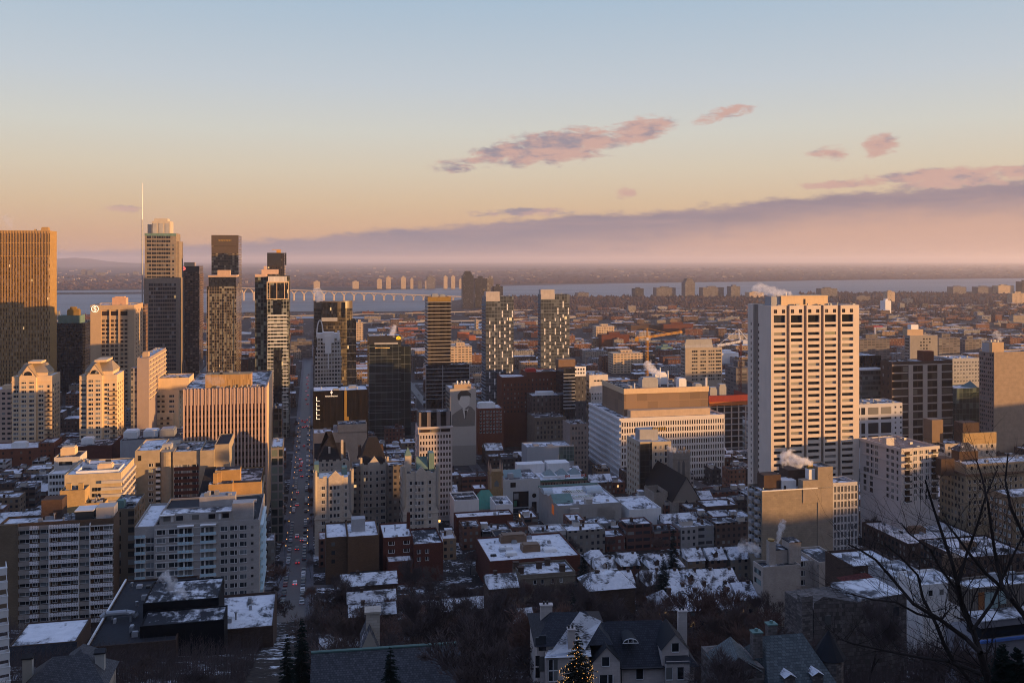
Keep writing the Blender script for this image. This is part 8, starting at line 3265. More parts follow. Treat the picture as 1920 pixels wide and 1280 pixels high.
# terraced houses with snowy pitched roofs below the church
TERR = [(1160, 1050, 330, 'row'), (1212, 1052, 332, 0), (1246, 1050, 333, 0), (1282, 1048, 334, 0), (1316, 1047, 335, 0), (1350, 1050, 336, 0),
  (1218, 1000, 372, 0), (1250, 998, 374, 0), (1290, 988, 390, 0), (1330, 986, 392, 0), (1370, 988, 394, 0), (1306, 1066, 292, 0), (1345, 1068, 294, 0), (1385, 1072, 296, 0), (1265, 1078, 280, 0),
  (1240, 1100, 255, 0), (1290, 1104, 256, 0), (1350, 1100, 258, 0), (1120, 1030, 365, 0), (1105, 1000, 385, 0), (1165, 1012, 378, 0)]
tl = {}
for k, (px, py, Y, _) in enumerate(TERR):
 W = 36 * Y / F * r.uniform(.95, 1.15)
 x0 = (px - 960) * Y / F
 z = gz(x0, Y)
 top = HC - (py - PY0) * Y / F
 h = max(5.5, min(11, top - z))
 zone = 'upper row near the church' if Y > 360 else ('middle terrace row' if Y > 300 else 'lower terrace by the bare trees')
 tl[zone] = tl.get(zone, 0) + 1
 root = empty('terraced_house', (x0, Y, z), TH, 'narrow terraced house under a snowy roof, %s in the %s' % (ordn[tl[zone] - 1], zone), 'house', 'terraced houses below the church')
 a_, bb_ = ab(x0, Y)
 RECTS.append((a_ - .5, a_ + W, bb_ - .5, bb_ + 12))
 mb = MB()
 mb.box(0, W - .3, 0, 11, -5, h - 2.2, 0, skip='T')
 mb.build('wall', M['fill'], root, col=r.choice([(.11, .045, .03), (.16, .115, .08), (.09, .055, .042), (.2, .16, .12)]))
 rf = MB()
 if k % 4 == 3:
  rf.hip(-.3, W, -.4, 11.4, h - 2.2, h + 1.6, 2.5, 0)
 else:
  rf.gable(-.2, W - .05, -.5, 11.5, h - 2.2, h + 1.6, 'x', 0, 0)
 rf.build('roof', M['snowroof'], root)
 rooftop('chimney', root, (W * .8, 5, h + .2))
 if k % 3 == 0:
  d = MB()
  d.box(-.9, .9, -1, 1.6, 0, 1.7, 1)
  d.gable(-1.1, 1.1, -1.2, 2, 1.7, 2.6, 'y', 0, 1)
  d.build('dormer', [M['snowroof'], M['brownbrick']], root, (W * .4, 1.6, h - 1.2))
# long snowy roofed ranges among the trees of the lower slope
for (x0, x1, Y, yt, D_, lab) in ((652, 742, 285, 1122, 6, 'low range with a streaky snowy roof between trees below the red brick block'), (655, 742, 262, 1146, 5, 'second low snowy range below the first, with small dormers'),
        (775, 930, 275, 1140, 6, 'long low slate roofed range hidden by thin bare trees'), (600, 700, 222, 1205, 5, 'low snow covered shed behind the long slate roof'), (640, 745, 330, 1092, 12, 'dark low brick annex by the brown brick block'),
        (918, 972, 255, 1093, 9, 'small snowy roof beside the square stone house'), (950, 1000, 230, 1156, 5, 'small white roof in the trees before the villa'), (1105, 1190, 240, 1096, 10, 'hipped house with a green edged snowy roof behind the villa')):
 b = B('low_house', lab, 'house', x0, x1, Y, yt, D=D_, drop=6)
 mb = MB()
 mb.box(0, b.W, 0, b.D, -6, b.h - 1.6, 0, skip='T')
 b.part('wall', mb, M['brownbrick'])
 rf = MB()
 if 'hipped' in lab:
  rf.hip(-.4, b.W + .4, -.4, b.D + .4, b.h - 1.6, b.h + 1.2, 3, 0, flat=1.5)
 else:
  rf.gable(-.3, b.W + .3, -.4, b.D + .4, b.h - 1.6, b.h + 1.0, 'x', 0, 0)
 b.part('roof', rf, M['snowroof'])
 rooftop('chimney', b.root, (b.W * .3, b.D * .5, b.h))
 b.finish()
# ------------------------------------------------------------------ trees
def tri(mb, p, q, w):
 d = (q - p)
 s_ = d.cross(Vector((.3, .9, .2))).normalized() * w
 n = len(mb.v)
 mb.v += [tuple(p - s_), tuple(p + s_), tuple(q)]
 mb.f.append((n, n + 1, n + 2))
 mb.uv += [(0, 0)] * 3
 mb.mi.append(0)
def bare_tree(seed, h, spread=1.0, depth=5, thin=1.0, trunk_h=.28):
 r = random.Random(seed)
 tk, cr = MB(), MB()
 def grow(p, d, L, rad, lev):
  segs = 2 if lev < 3 else 1
  for s_ in range(segs):
   d = (d + Vector((r.uniform(-1, 1), r.uniform(-1, 1), r.uniform(-.3, .5))) * .16).normalized()
   q = p + d * L / segs
   if lev <= 1:
    tk.tube(p, q, rad, rad * .78, 5, cap=False)
   elif lev == 2:
    cr.tube(p, q, rad, rad * .7, 3, cap=False)
   else:
    tri(cr, p, q, max(rad, .029 * thin))
   rad *= .78
   p = q
  if lev >= depth:
   return
  n = r.choice([3, 4, 4]) if lev < 3 else r.choice([4, 4, 5])
  for k in range(n):
   ang = r.uniform(.3, .85) * spread
   az_ = r.uniform(0, 2 * math.pi)
   o1 = d.orthogonal().normalized()
   o2 = d.cross(o1)
   nd = (d * math.cos(ang) + (o1 * math.cos(az_) + o2 * math.sin(az_)) * math.sin(ang))
   nd = (nd + Vector((0, 0, .22))).normalized()
   grow(p if r.random() < .6 else p - d * L * r.uniform(.1, .5), nd, L * r.uniform(.62, .86), rad * .68, lev + 1)
 grow(Vector((0, 0, -.6)), Vector((0, 0, 1)), h * trunk_h, h * .018, 0)
 return tk, cr
VAR = []
holder = None
for k in range(6):
 tk, cr = bare_tree(100 + k, 10, [1.0, .8, 1.15, .9, 1.25, .7][k], 6 if k < 4 else 6, 1.0, [.27, .3, .24, .28, .25, .33][k])
 mats = [M['twig'], M['twigred'], M['twig'], M['twig'], M['twigred'], M['twig']][k]
 VAR.append((tk, cr, mats))
_tm = []
NTREE = 0
TLAB = {'slope': ('leafless tree in the dark thicket at the foot of the slope', 'bare trees in the slope thicket'),
  'yard': ('leafless tree among the snowy yards and brick houses', 'bare trees among the houses'),
  'avenue': ('leafless street tree along the avenue', 'bare trees along the avenue')}
def tree(x, y, h, zone, k=None, label=None, wide=1.0):
 global NTREE
 k = rnd.randrange(6) if k is None else k
 lab, grp = TLAB[zone]
 root = empty('bare_tree', (x, y, gz(x, y)), rnd.uniform(0, 6.28), label or lab, 'tree', None if label else grp)
 s_ = h / 7.6
 root.scale = (s_ * wide, s_ * wide, s_)
 while len(_tm) <= k:
  q = len(_tm)
  a_ = VAR[q][0].build('trunk', M['bark'], root)
  c_ = VAR[q][1].build('crown', VAR[q][2], root)
  _tm.append((a_.data, c_.data))
  if q < k:
   bpy.data.objects.remove(a_)
   bpy.data.objects.remove(c_)
  else:
   NTREE += 1
   return root
 for nm, me in zip(('trunk', 'crown'), _tm[k]):
  o = bpy.data.objects.new(nm, me)
  COL.objects.link(o)
  o.parent = root
 NTREE += 1
 return root
def blocked(x, y, pad=1.0):
 a, b = ab(x, y)
 for (p, q, s_, t_) in RECTS:
  if p - pad < a < q + pad and s_ - pad < b < t_ + pad:
   return True
 return abs(a - A0) < RW / 2 + .6
KEEP = [(985, 1320, 0, 152), (1400, 1600, 100, 145), (20, 215, 100, 160), (590, 735, 60, 122)]
n = 0
tries = 0
while n < 172 and tries < 4000:
 tries += 1
 Y = 112 + 218 * rnd.random() ** .8
 px = rnd.uniform(580, 1460) if rnd.random() < .55 else rnd.uniform(180, 1900)
 x = (px - 960) * Y / F
 if blocked(x, Y) or any(p < px < q and s_ < Y < t_ for p, q, s_, t_ in KEEP):
  continue
 if 540 < px < 600 and Y > 240:
  continue
 if px < 500 and Y > 195 - max(0, 280 - px) * .5 and rnd.random() < .85:
  continue
 tree(x, Y, rnd.uniform(8, 12.5) if px > 420 else rnd.uniform(5, 7.5), 'slope')
 n += 1
tries = 0
n = 0
while n < 85 and tries < 4000:
 tries += 1
 Y = rnd.uniform(300, 520)
 px = rnd.uniform(780, 1780) if rnd.random() < .75 else rnd.uniform(200, 640)
 x = (px - 960) * Y / F
 if blocked(x, Y, 1.5):
  continue
 tree(x, Y, rnd.uniform(6, 9.5), 'yard')
 n += 1
for b0 in range(330, 900, 19):
 for sgn in (-1, 1):
  a = A0 + sgn * (RW / 2 + 2.2) + rnd.uniform(-.3, .3)
  if rnd.random() < .5:
   continue
  x, y = xy(a, b0 + rnd.uniform(-3, 3))
  if any(p < a < q and s_ < b0 < t_ for p, q, s_, t_ in RECTS):
   continue
  tree(x, y, rnd.uniform(4, 6) if b0 > 420 else rnd.uniform(6, 8), 'avenue', wide=.8)
tree(*xy(A0 - 13, 372), 10, 'avenue', 1, 'reddish bare tree standing in the gap beside the blue balconied block', 1.3)
x_, y_ = on_ground(238, 300)[:2]
tree(x_, y_, 10, 'slope', 4, 'tall reddish bare tree between the white and blue balconied blocks', 1.0)
print('trees', NTREE)
# undergrowth of saplings: one mass of thin stems
mb = MB()
r = random.Random(5)
for _ in range(46000):
 Y = r.uniform(100, 250) if r.random() < .75 else r.uniform(250, 330)
 px = r.uniform(-20, 1940)
 x = (px - 960) * Y / F
 if any(p < px < q and s_ < Y < t_ for p, q, s_, t_ in KEEP):
  continue
 if blocked(x, Y, .3):
  continue
 z = gz(x, Y)
 h = r.uniform(1.5, 7.0)
 p = Vector((x, Y, z - .2))
 q = p + Vector((r.uniform(-.6, .6), r.uniform(-.6, .6), h))
 tri(mb, p, q, .05)
 for k in range(r.choice([2, 3, 4])):
  m_ = p.lerp(q, r.uniform(.25, .85))
  tri(mb, m_, m_ + Vector((r.uniform(-1, 1), r.uniform(-1, 1), r.uniform(.4, 1.6))), .032)
tag(mb.build('undergrowth', M['twig']), 'tangle of thin saplings and brush on the slope', 'undergrowth', kind='stuff')
# bare trees of the farther streets as one mass
mb = MB()
for _ in range(1700):
 b0 = r.uniform(640, 2700)
 a = r.uniform(-650, 1100) * max(1, b0 / 1500)
 x, y = xy(a, b0)
 px = 960 + x * F / y
 if not -40 < px < 1960 or (y < 1500 and blocked(x, y)):
  continue
 h = r.uniform(6, 11)
 c = Vector((x, y, h * .6))
 for k in range(36):
  d = Vector((r.gauss(0, 1), r.gauss(0, 1), r.gauss(.3, .8))).normalized()
  tri(mb, c + d * h * r.uniform(.0, .25) - Vector((0, 0, h * .15)), c + d * h * r.uniform(.25, .5), .055)
 tri(mb, Vector((x, y, -.3)), Vector((x, y, h * .8)), .2)
tag(mb.build('distant_street_trees', M['twig']), 'bare trees of the farther streets', 'trees', kind='stuff')
def conifer(px, Y, pyt, label, seed, wid=.24, lit=0, name='spruce_tree', dense=1.0, mat='needles', base=None, col=False):
 r = random.Random(seed)
 x = (px - 960) * Y / F
 z0 = gz(x, Y)
 h = HC - (pyt - PY0) * Y / F - z0
 root = empty(name, (x, Y, z0), 0, label, 'tree')
 tk = MB()
 tk.tube((0, 0, -.5), (0, 0, h * .96), h * .016, .02, 6)
 tk.build('trunk', M['bark'], root)
 fo = MB()
 nl = int(h * 3.4 * dense)
 pts = []
 for k in range(nl):
  t = (k + r.random()) / nl
  zc = h * (.06 + .94 * t)
  R_ = h * wid * (1 - t) ** (.85 if not col else .35) * r.uniform(.8, 1.12) + .08
  if col:
   R_ = h * wid * min(1, (1 - t) * 2.2) * r.uniform(.85, 1.1) + .05
  nb_ = int(7 + 9 * (1 - t))
  for q in range(nb_):
   a = r.uniform(0, 6.283)
   L = R_ * r.uniform(.65, 1.1)
   dirv = Vector((math.cos(a), math.sin(a), 0))
   p = Vector((0, 0, zc)) + dirv * L * .1
   e = Vector((0, 0, zc - L * .28 + (L * .8 if col else 0))) + dirv * L
   side = Vector((-dirv.y, dirv.x, 0))
   ns = 6
   for j in range(ns):
    u = (j + .4) / ns
    m_ = p.lerp(e, u)
    ww = L * .24 * (1.1 - u) + .10
    for sg in (-1, 1):
     tip = m_ + side * sg * ww + dirv * ww * .7 + Vector((0, 0, -ww * r.uniform(.0, .5)))
     n0 = len(fo.v)
     fo.v += [tuple(m_ - dirv * .12), tuple(m_ + dirv * .14 + Vector((0, 0, .05))), tuple(tip)]
     fo.f.append((n0, n0 + 1, n0 + 2))
     fo.uv += [(0, 0)] * 3
     fo.mi.append(0)
   pts.append(e)
 fo.build('foliage', M[mat], root)
 if lit:
  r.shuffle(pts)
  bm_ = MB()
  bm_.tube((0, 0, -.035), (0, 0, .035), .028, .028, 5)
  src = None
  rest = MB()
  for k, p in enumerate(pts[:lit]):
   if k < 100:
    if src is None:
     src = bm_.build('light_bulb', M['lampwarm'], root, p)
    else:
     link_copy(src, root, p)
   else:
    n0 = len(rest.v)
    rest.tube(p - Vector((0, 0, .05)), p + Vector((0, 0, .02)), .028, .028, 4)
  if rest.f:
   rest.build('light_bulb', M['lampwarm'], root)['kind'] = 'stuff'
 return root
conifer(566, 128, 1158, 'big dark spruce at the foot of the avenue beside the long slate roof', 1, .22)
conifer(732, 112, 1211, 'smaller dark spruce standing before the long slate roof', 2, .26)
conifer(1084, 118, 1190, 'spruce hung with warm string lights in front of the villa', 3, .40, 620)
conifer(1093, 296, 1034, 'ragged dark conifer at the corner of the flat roofed school', 4, .3)
conifer(1244, 270, 1040, 'dark conifer among the terraced houses', 5, .22)
conifer(1262, 372, 988, 'dark narrow conifer beside the snowy terrace roofs', 6, .2)
conifer(1357, 262, 1088, 'dark conifer below the lower terrace', 7, .24)
conifer(538, 120, 1190, 'slim dark spruce half merged with the big one', 8, .2)
conifer(1879, 62, 1204, 'dense dark cedar column before the timber slatted house', 9, .17, name='cedar_tree', dense=1.7, col=True)
conifer(1908, 62, 1212, 'second dense cedar column at the picture edge', 10, .17, name='cedar_tree', dense=1.7, col=True)
# ------------------------------------------------------------------ cars, lamps, cranes, steam, near branches
def paint(name, c):
 m, t, b = new_mat(name)
 oi = t.node('ShaderNodeObjectInfo')
 t.l.new(oi.outputs['Color'], b.inputs['Base Color'])
 b.inputs['Roughness'].default_value = .3
 spec(b, .5)
 return m
M['carpaint'] = paint('car_paint', None)
cb = MB()
prof = [(-2.2, .35), (-2.25, .8), (-2.1, .98), (-1.2, 1.02), (-.65, 1.42), (.75, 1.42), (1.35, 1.0), (2.05, .9), (2.2, .65), (2.2, .35)]
for (p, q) in zip(prof, prof[1:] + prof[:1]):
 cb.quad([(-.88, p[0], p[1]), (.88, p[0], p[1]), (.88, q[0], q[1]), (-.88, q[0], q[1])])
cb.quad([(.88, *p) for p in prof])
cb.quad([(-.88, *p) for p in prof[::-1]])
gb = MB()
gb.quad([(-.76, -1.13, 1.07), (.76, -1.13, 1.07), (.70, -.70, 1.38), (-.70, -.70, 1.38)])
gb.quad([(.76, 1.28, 1.06), (-.76, 1.28, 1.06), (-.70, .80, 1.39), (.70, .80, 1.39)])
for sg in (-1, 1):
 gb.quad([(sg * .89, -1.0, 1.04), (sg * .89, 1.1, 1.04), (sg * .89, .66, 1.37), (sg * .89, -.6, 1.37)])
# lift the rear and front panes just outside the body
gb.v = [(x, y + (-.03 if y < -.65 and abs(x) < .8 else .03 if y > .7 and abs(x) < .8 else 0), z + (.02 if abs(x) < .8 else 0)) for x, y, z in gb.v]
wbm = MB()
wbm.tube((-.12, 0, 0), (.12, 0, 0), .33, .33, 10)
wbm.f.append(tuple(range(9, -1, -1)))
wbm.uv += [(0, 0)] * 10
wbm.mi.append(0)
lbm = MB()
lbm.box(-.20, .20, -.05, .02, -.10, .10)
CAR = None
def car(x, y, rz, col, label, group, lit):
 global CAR
 root = empty('car', (x, y, max(gz(x, y), .06) + .17), rz, label, 'car', group)
 lm = M['taillight'] if lit else M['brakelight']
 if CAR is None:
  CAR = {'body': cb.build('body', M['carpaint'], root).data, 'window': gb.build('window', M['win'], root).data, 'wheel': wbm.build('wheel', M['black'], root).data,
      'lit': lbm.build('tail_light', M['taillight'], root).data, 'dim': lbm.build('tail_light', M['brakelight'], root).data,
      'head': lbm.build('headlight', M['headlight'], root).data}
  for c in list(root.children):
   bpy.data.objects.remove(c)
 def add(nm, me, loc=(0, 0, 0)):
  o = bpy.data.objects.new(nm, me)
  COL.objects.link(o)
  o.parent = root
  o.location = loc
  return o
 add('body', CAR['body']).color = (*col, 1)
 add('window', CAR['window'])
 for sx in (-.80, .80):
  for sy in (-1.35, 1.35):
   add('wheel', CAR['wheel'], (sx, sy, .33))
 for sx in (-.66, .66):
  add('tail_light', CAR['lit' if lit else 'dim'], (sx, -2.26, .82))
 if lit == 2:
  pass
 return root
r = random.Random(31)
CC = [((.012, .012, .014), 'black'), ((.05, .05, .055), 'charcoal'), ((.30, .31, .32), 'silver'), ((.55, .55, .56), 'white'), ((.14, .02, .015), 'dark red'), ((.02, .035, .08), 'navy')]
bb_ = 340
while bb_ < 880:
 for sgn in (-1, 1):
  if r.random() < .22:
   continue
  if abs(bb_ - 548) < 12 or abs(bb_ - 612) < 8 or abs(bb_ - 760) < 9:
   continue
  c, cn = r.choices(CC, [6, 5, 3, 2, 1, 2])[0]
  x, y = xy(A0 + sgn * (RW / 2 - 1.15), bb_)
  side = 'stone castle side' if sgn > 0 else 'apartment side'
  car(x, y, TH + (math.pi if sgn < 0 and False else 0), c, '%s car parked at the kerb on the %s of the avenue' % (cn, side), '%s parked cars on the %s' % (cn, side), 0)
 bb_ += r.uniform(6.0, 8.5)
n = 0
for (px, py) in ((557, 1004), (568, 1010), (557, 1027), (558, 1053), (553, 1092), (557, 946), (566, 892), (564, 880), (564, 872), (566, 866), (555, 922), (563, 860), (570, 835), (572, 790), (577, 786), (563, 788), (569, 800), (576, 798)):
 best = min((abs((HC - gz((px - 960) * Y / F, Y) - .8) * F / Y + PY0 - py), Y) for Y in range(330, 1300, 2))[1]
 x = (px - 960) * best / F
 a, b0 = ab(x, best)
 a = max(A0 - 2.2, min(A0 + 2.0, a))
 x, y = xy(a, b0)
 c, cn = r.choice(CC[:4])
 lab = '%s car driving away with red lights on, %s along the avenue' % (cn, ordn[n])
 car(x, y, TH, c, lab, 'cars driving along the avenue', 1)
 n += 1
for k in range(9):
 x, y = xy(A0 + (.3 if k % 2 else 2.2), 1010 + k * 32)
 car(x, y, TH, CC[k % 4][0], 'dark car in the queue of red lights at the far end of the avenue', 'queue of cars at the far end of the avenue', 1)
# lamp posts standing in for string lights on the avenue trees
lp = MB()
lp.tube((0, 0, 0), (0, 0, 5), .09, .06, 6)
lp.tube((0, 0, 5), (.5, 0, 5.3), .05, .05, 5)
lh = MB()
lh.tube((.5, 0, 5.0), (.5, 0, 5.3), .16, .2, 8)
LP = None
b0 = 452
k = 0
while b0 < 900:
 for sgn in (-1, 1):
  x, y = xy(A0 + sgn * (RW / 2 + .8), b0 + (4 if sgn > 0 else 0))
  root = empty('stand_in_lamp_post', (x, y, max(gz(x, y), .06) + .25), TH + (math.pi if sgn > 0 else 0), 'warm lamp post standing in for tree string lights on the %s of the avenue' % ('castle side' if sgn > 0 else 'office side'), 'street lamp', 'lamp posts standing in for string lights on the %s' % ('castle side' if sgn > 0 else 'office side'))
  if LP is None:
   LP = (lp.build('pole', M['dark'], root), lh.build('lamp', M['lampwarm'], root))
  else:
   for o in LP:
    link_copy(o, root)
 b0 += 15 + r.uniform(0, 14)
# a single floodlight by the castle flats
root = empty('floodlight', at(824, 978, 430), 0, 'big round warm floodlight glowing at the foot of the second castle tower', 'lamp')
mb = MB()
mb.tube((0, 0, -8), (0, 0, 0), .12, .1, 6)
mb.build('pole', M['dark'], root)
mb = MB()
mb.tube((0, 0, 0), (0, 0, .9), .45, .45, 10)
mb.build('lamp', M['lampwarm'], root)
# cranes
def lattice(mb, p, q, w, n, t=.16):
 p, q = Vector(p), Vector(q)
 d = (q - p).normalized()
 a = d.orthogonal().normalized()
 b = d.cross(a)
 cs = [(a + b) * w / 2, (a - b) * w / 2, (-a - b) * w / 2, (b - a) * w / 2]
 for c in cs:
  mb.tube(p + c, q + c, t, t, 4)
 for k in range(n):
  u, v = p.lerp(q, k / n), p.lerp(q, (k + 1) / n)
  for j in range(4):
   mb.tube(u + cs[j], v + cs[(j + 1) % 4], t * .6, t * .6, 3)
Y = 900
c0 = at(1213.5, 690, Y)
root = empty('tower_crane', (c0.x, c0.y, 0), 0, 'yellow tower crane with a long flat jib above the low rise quarter', 'crane')
zj = at(1213.5, 632, Y).z
zt_ = at(1213.5, 615, Y).z
mb = MB()
lattice(mb, (0, 0, 0), (0, 0, zj), 1.9, 24, .26)
lattice(mb, (0, 0, zj), (0, 0, zt_), 1.2, 5, .2)
mb.build('mast', M['yellow'], root)
j1 = at(1284, 624, Y) - Vector((c0.x, c0.y, 0))
j0 = at(1192, 632, Y) - Vector((c0.x, c0.y, 0))
mb = MB()
lattice(mb, (0, 0, zj), (j1.x, 14, j1.z), 1.4, 22, .24)
mb.build('jib', M['yellow'], root)
mb = MB()
lattice(mb, (0, 0, zj), (j0.x, -4, j0.z), 1.3, 7, .2)
mb.box(j0.x - 1.5, j0.x + 2, -5.5, -2.5, j0.z - 3.4, j0.z, 0)
mb.build('counter_jib', M['yellow'], root)
mb = MB()
for tx, ty, tz in ((j1.x * .6, 8.4, zj + (j1.z - zj) * .6 + .8), (j0.x, -4, j0.z + .6)):
 mb.tube((0, 0, zt_), (tx, ty, tz), .12, .12, 4)
mb.build('tie_rope', M['yellow'], root)
mb = MB()
mb.box(-1.1, 1.1, -2.2, -.98, zj - 3, zj - .4)
mb.build('cabin', M['white'], root)
Y = 790
c0 = at(1388, 700, Y)
root = empty('luffing_crane', (c0.x, c0.y, 0), 0, 'white luffing crane with a slanted boom beside the red topped building site', 'crane')
zb = at(1388, 640, Y).z
mb = MB()
lattice(mb, (0, 0, 0), (0, 0, zb), 1.8, 22, .2)
mb.build('mast', plain('dark_red_lattice', (.14, .035, .03)), root)
pa = at(1384.5, 617, Y) - Vector((c0.x, c0.y, 0))
pb_ = at(1342, 647, Y) - Vector((c0.x, c0.y, 0))
pc = at(1401, 636, Y) - Vector((c0.x, c0.y, 0))
mb = MB()
for (p, q, w) in (((0, 0, zb), (pa.x, 0, pa.z), .9), ((pa.x, 0, pa.z), (pc.x, 0, pc.z), .5), ((0, 0, zb), (pc.x, 0, pc.z - 1), 1.2)):
 lattice(mb, p, q, w, 8, .2)
mb.box(pc.x - 4, pc.x + 1, -1.5, 1.5, pc.z - 4, pc.z - 1)
mb.build('back_frame', M['white'], root)
mb = MB()
lattice(mb, (0, -1, zb), (pb_.x, -6, pb_.z), 1.2, 14, .2)
mb.build('boom', M['white'], root)
mb = MB()
mb.tube((pa.x, 0, pa.z), (pb_.x, -6, pb_.z), .14, .14, 4)
mb.build('tie_rope', M['white'], root)
Y = 1500
c0 = at(1641, 700, Y)
root = empty('tower_crane', (c0.x, c0.y, 0), 0, 'small distant crane with a red head above white apartments beside the massive pale tower', 'crane')
zj = at(1641, 613, Y).z
mb = MB()
lattice(mb, (0, 0, 0), (0, 0, zj), 1.8, 20, .35)
mb.build('mast', M['white'], root)
mb = MB()
mb.box(-3, 12, -1, 1, zj, zj + 2)
mb.build('jib', M['redpaint'], root)
# steam plumes: tapered volumes of uneven density
def plume(px, py, Y, dx_, dy_, r0, r1, label, dens=.28, seed=0, lean=0):
 dens *= .6
 r0, r1 = r0 * 1.25, r1 * 1.35
 p = at(px, py, Y)
 q = at(px + dx_, py + dy_, Y) + Vector((0, lean, 0))
 d = q - p
 L = d.length
 mb = MB()
 n, m_ = 12, 12
 rr = lambda t: (r0 + (r1 - r0) * t) * (1.0 if t < .8 else max(.02, math.sqrt(max(0, 1 - ((t - .8) / .2) ** 2)))) * 1.25
 for j in range(m_ + 1):
  t = j / m_
  for k in range(n):
   a = 2 * math.pi * k / n
   mb.v.append((rr(t) * math.cos(a), rr(t) * math.sin(a), L * 1.08 * t - .0))
 for j in range(m_):
  for k in range(n):
   l = (k + 1) % n
   mb.f.append((j * n + k, j * n + l, (j + 1) * n + l, (j + 1) * n + k))
   mb.uv += [(0, 0)] * 4
   mb.mi.append(0)
 mb.f.append(tuple(range(n - 1, -1, -1)))
 mb.f.append(tuple(m_ * n + k for k in range(n)))
 mb.uv += [(0, 0)] * (2 * n)
 mb.mi += [0, 0]
 m = bpy.data.materials.new('steam')
 m.use_nodes = True
 t = NT(m.node_tree)
 m.node_tree.nodes.remove(m.node_tree.nodes['Principled BSDF'])
 out = m.node_tree.nodes['Material Output']
 co = objco(t)
 s_ = t.node('ShaderNodeSeparateXYZ')
 t.l.new(co, s_.inputs[0])
 u = t.m('DIVIDE', s_.outputs[2], L)
 wx = t.m('SUBTRACT', t.noise(t.vadd(co, (seed, 0, 0)), .9 / (r0 + r1), 2), .5)
 wy = t.m('SUBTRACT', t.noise(t.vadd(co, (seed + 40, 9, 0)), .9 / (r0 + r1), 2), .5)
 sx = t.m('ADD', s_.outputs[0], t.m('MULTIPLY', wx, 1.5 * r1))
 sy = t.m('ADD', s_.outputs[1], t.m('MULTIPLY', wy, 1.5 * r1))
 rad = t.m('SQRT', t.m('ADD', t.m('MULTIPLY', sx, sx), t.m('MULTIPLY', sy, sy)))
 rl = t.m('DIVIDE', rad, t.m('ADD', r0, t.m('MULTIPLY', u, r1 - r0)))
 nz = t.noise(t.vadd(co, (seed * 3, 0, 0)), 2.6 / (r0 + r1), 5, .6, .4)
 f = t.m('SUBTRACT', t.m('ADD', t.m('MULTIPLY', nz, 2.2), t.m('MULTIPLY', u, -.35)), t.m('MULTIPLY', rl, .75))
 k = t.step(f, .30, .55)
 vol = t.node('ShaderNodeVolumePrincipled')
 vol.inputs['Color'].default_value = (.95, .95, .96, 1)
 vol.inputs['Anisotropy'].default_value = .2
 t.put(vol.inputs['Density'], t.m('MULTIPLY', k, dens))
 t.l.new(vol.outputs[0], out.inputs['Volume'])
 o = mb.build('steam_plume', m, None, p)
 o.rotation_euler = d.to_track_quat('Z', 'Y').to_euler()
 return tag(o, label, 'steam')
plume(1523, 868, 385, -56, -10, 1.2, 3.6, 'big white steam cloud drifting from the roof chimney of the beige blank walled slab', .75, 3)
plume(1457, 1018, 272, 12, -42, .35, 1.3, 'thin twisting steam thread rising from the round topped chimney stack', .9, 5)
plume(1425, 1034, 310, -38, -14, 1.6, 2.6, 'ragged white steam patch beside the small pale apartment house', .4, 8)
plume(1484, 551, 478, -70, -9, 1.4, 3.0, 'flat steam trail blowing off the roof of the massive pale tower', .45, 11)
plume(352, 1124, 232, -46, -46, .5, 2.2, 'wispy steam rising beside the silver duct of the wide gravel roof', .55, 14)
plume(1240, 707, 655, -30, -26, 1.6, 3.6, 'slanting steam jet from the roof of the wide white slab', .55, 17)
plume(736, 632, 805, 2, -22, 2.2, 3.4, 'small steam puff on the dark office with the yellow emblem', .35, 20)
plume(598, 567, 1005, -2, -26, 3, 6, 'pale steam puff above the round dark tower', .16, 23)
plume(1127, 1085, 240, 2, -40, .4, 1.2, 'faint smoke thread rising from a snowy hipped roof', .35, 26)
plume(420, 720, 522, -36, -14, 1.5, 4.5, 'faint steam across the bronze penthouse of the finned pink office', .08, 29)
plume(22, 432, 955, -14, -26, 1.5, 7, 'thin grey steam curl above the bronze slab tower', .05, 32)
plume(1267, 845, 481, -16, -8, 1.0, 2.0, 'small round steam puff behind the church tower', .5, 35)
plume(1876, 640, 602, -10, -18, .8, 2.6, 'small steam curl on the roof of the edge slab', .3, 38)
# the near bare tree whose limbs cross the lower corner
NY = 19.0
def pt(px, py, Y):
 return at(px, py, Y)
limbs = [
 ([(1862, 1420), (1856, 1300), (1850, 1262), (1837, 1222), (1824, 1180), (1805, 1138), (1796, 1096), (1787, 1060), (1768, 1005), (1748, 945), (1735, 900)], .105, 19.0),
 ([(1837, 1222), (1811, 1196), (1763, 1161), (1712, 1131), (1672, 1083), (1642, 1049), (1612, 1030), (1590, 1020)], .060, 18.4),
 ([(1856, 1300), (1818, 1275), (1796, 1248), (1779, 1239), (1721, 1231), (1660, 1219), (1600, 1206), (1572, 1196)], .055, 18.8),
 ([(1838, 1262), (1790, 1243), (1771, 1209), (1756, 1171), (1730, 1119), (1721, 1078), (1689, 1044), (1660, 1020)], .065, 19.8),
 ([(1990, 1250), (1940, 1190), (1920, 1152), (1897, 1124), (1880, 1102), (1848, 1074), (1820, 1040), (1790, 1000), (1770, 975)], .075, 17.5),
 ([(1880, 1102), (1868, 1050), (1860, 1000), (1852, 940), (1840, 890), (1830, 860)], .045, 17.5),
 ([(1796, 1096), (1812, 1040), (1832, 985), (1848, 930), (1870, 880)], .040, 19.2),
 ([(1990, 1100), (1940, 1040), (1918, 1000), (1895, 950), (1885, 900), (1890, 850)], .055, 18.0),
 ([(1763, 1161), (1720, 1150), (1680, 1128), (1640, 1124), (1590, 1112)], .030, 18.3),
 ([(1805, 1138), (1790, 1100), (1760, 1060), (1745, 1030), (1705, 1000), (1690, 980)], .035, 19.3),
 ([(1824, 1180), (1860, 1130), (1890, 1060), (1915, 1010), (1940, 960)], .040, 19.0)]
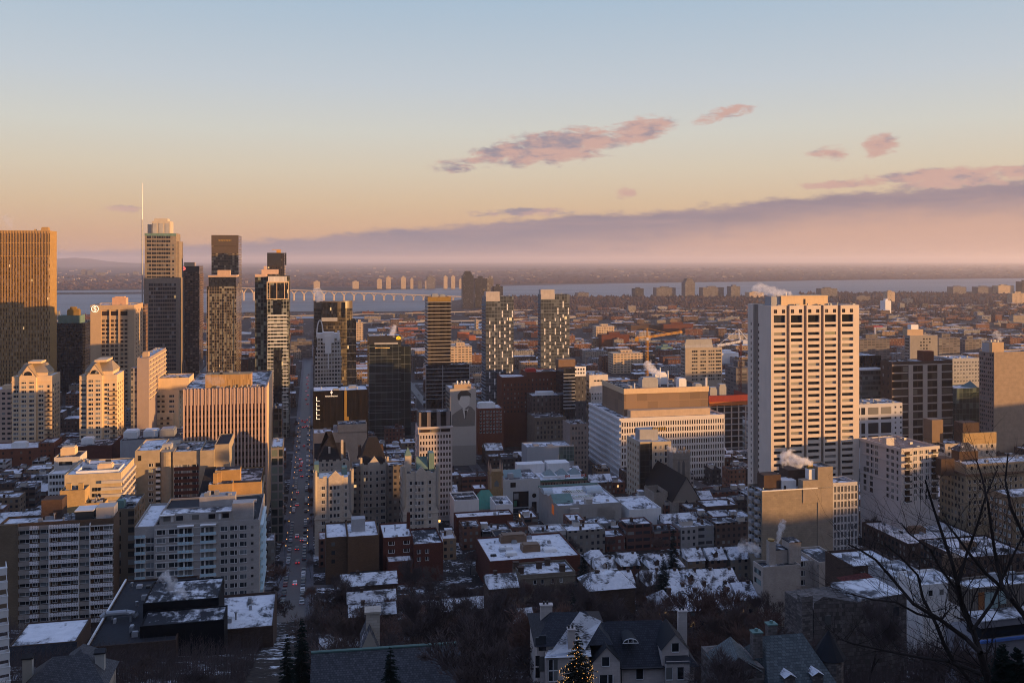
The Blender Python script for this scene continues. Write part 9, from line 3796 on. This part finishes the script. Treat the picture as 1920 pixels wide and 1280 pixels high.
tb_, tw_ = MB(), MB()
r = random.Random(77)
def twig(p, d, L, rad, lev):
 n = 3
 for k in range(n):
  d = (d + Vector((r.uniform(-1, 1), r.uniform(-.7, .7), r.uniform(-.6, 1.0))) * .22).normalized()
  q = p + d * L / n
  tw_.tube(p, q, rad, rad * .8, 4, cap=False)
  rad *= .8
  if lev > 0 and r.random() < .85:
   side = Vector((r.uniform(-1, .7), r.uniform(-.5, .5), r.uniform(-.3, 1.0))).normalized()
   twig(q, (d * .6 + side * .8).normalized(), L * r.uniform(.45, .75), rad * .75, lev - 1)
  p = q
for pts_, rad, Y in limbs:
 P = []
 for i, (px, py) in enumerate(pts_):
  P.append(pt(px, py, Y + .25 * math.sin(i * 1.7)))
 n = len(P)
 for i in range(n - 1):
  r0_ = .75 * rad * (1 - .85 * i / (n - 1)) + .006
  r1_ = .75 * rad * (1 - .85 * (i + 1) / (n - 1)) + .006
  tb_.tube(P[i], P[i + 1], r0_, r1_, 8, cap=False)
  d = (P[i + 1] - P[i]).normalized()
  if i > 0 or rad < .05:
   for _ in range(r.choice([3, 4, 5])):
    s_ = Vector((r.uniform(-1, .6), r.uniform(-.6, .6), r.uniform(-.2, 1))).normalized()
    twig(P[i].lerp(P[i + 1], r.random()), (d * .5 + s_).normalized(), r.uniform(.45, 1.1), max(.006, r1_ * .28), 2)
# root the trunk in the slope
base = pt(1862, 1420, 19.0)
gx = base.x + .8
gp = Vector((gx, 19.3, gz(gx, 19.3) - .4))
tb_.tube(gp, base, .26, .115, 10, cap=False)
# the two outer limbs join the trunk below the picture
tb_.tube(base, pt(1990, 1250, 17.5), .10, .08, 8, cap=False)
tb_.tube(pt(1990, 1250, 17.5), pt(1990, 1100, 18.0), .07, .06, 8, cap=False)
root = empty('bare_tree', tuple(gp), 0, 'near bare tree whose crooked dark branches cross the view', 'tree')
def rebase(mb):
 mb.v = [(x - gp.x, y - gp.y, z - gp.z) for x, y, z in mb.v]
 return mb
rebase(tb_).build('trunk', M['bark'], root)
rebase(tw_).build('crown', M['bark'], root)
# ------------------------------------------------------------------ the winter air
hm = bpy.data.materials.new('winter_haze')
hm.use_nodes = True
ht = hm.node_tree
ht.nodes.remove(ht.nodes['Principled BSDF'])
hv = ht.nodes.new('ShaderNodeVolumePrincipled')
hv.inputs['Color'].default_value = (.88, .84, .88, 1)
hv.inputs['Density'].default_value = 4.6e-5
hv.inputs['Anisotropy'].default_value = .25
ht.links.new(hv.outputs[0], ht.nodes['Material Output'].inputs['Volume'])
mb = MB()
mb.box(-75000, 75000, -32000, 64000, -14, 320)
tag(mb.build('haze', hm), kind='stuff')
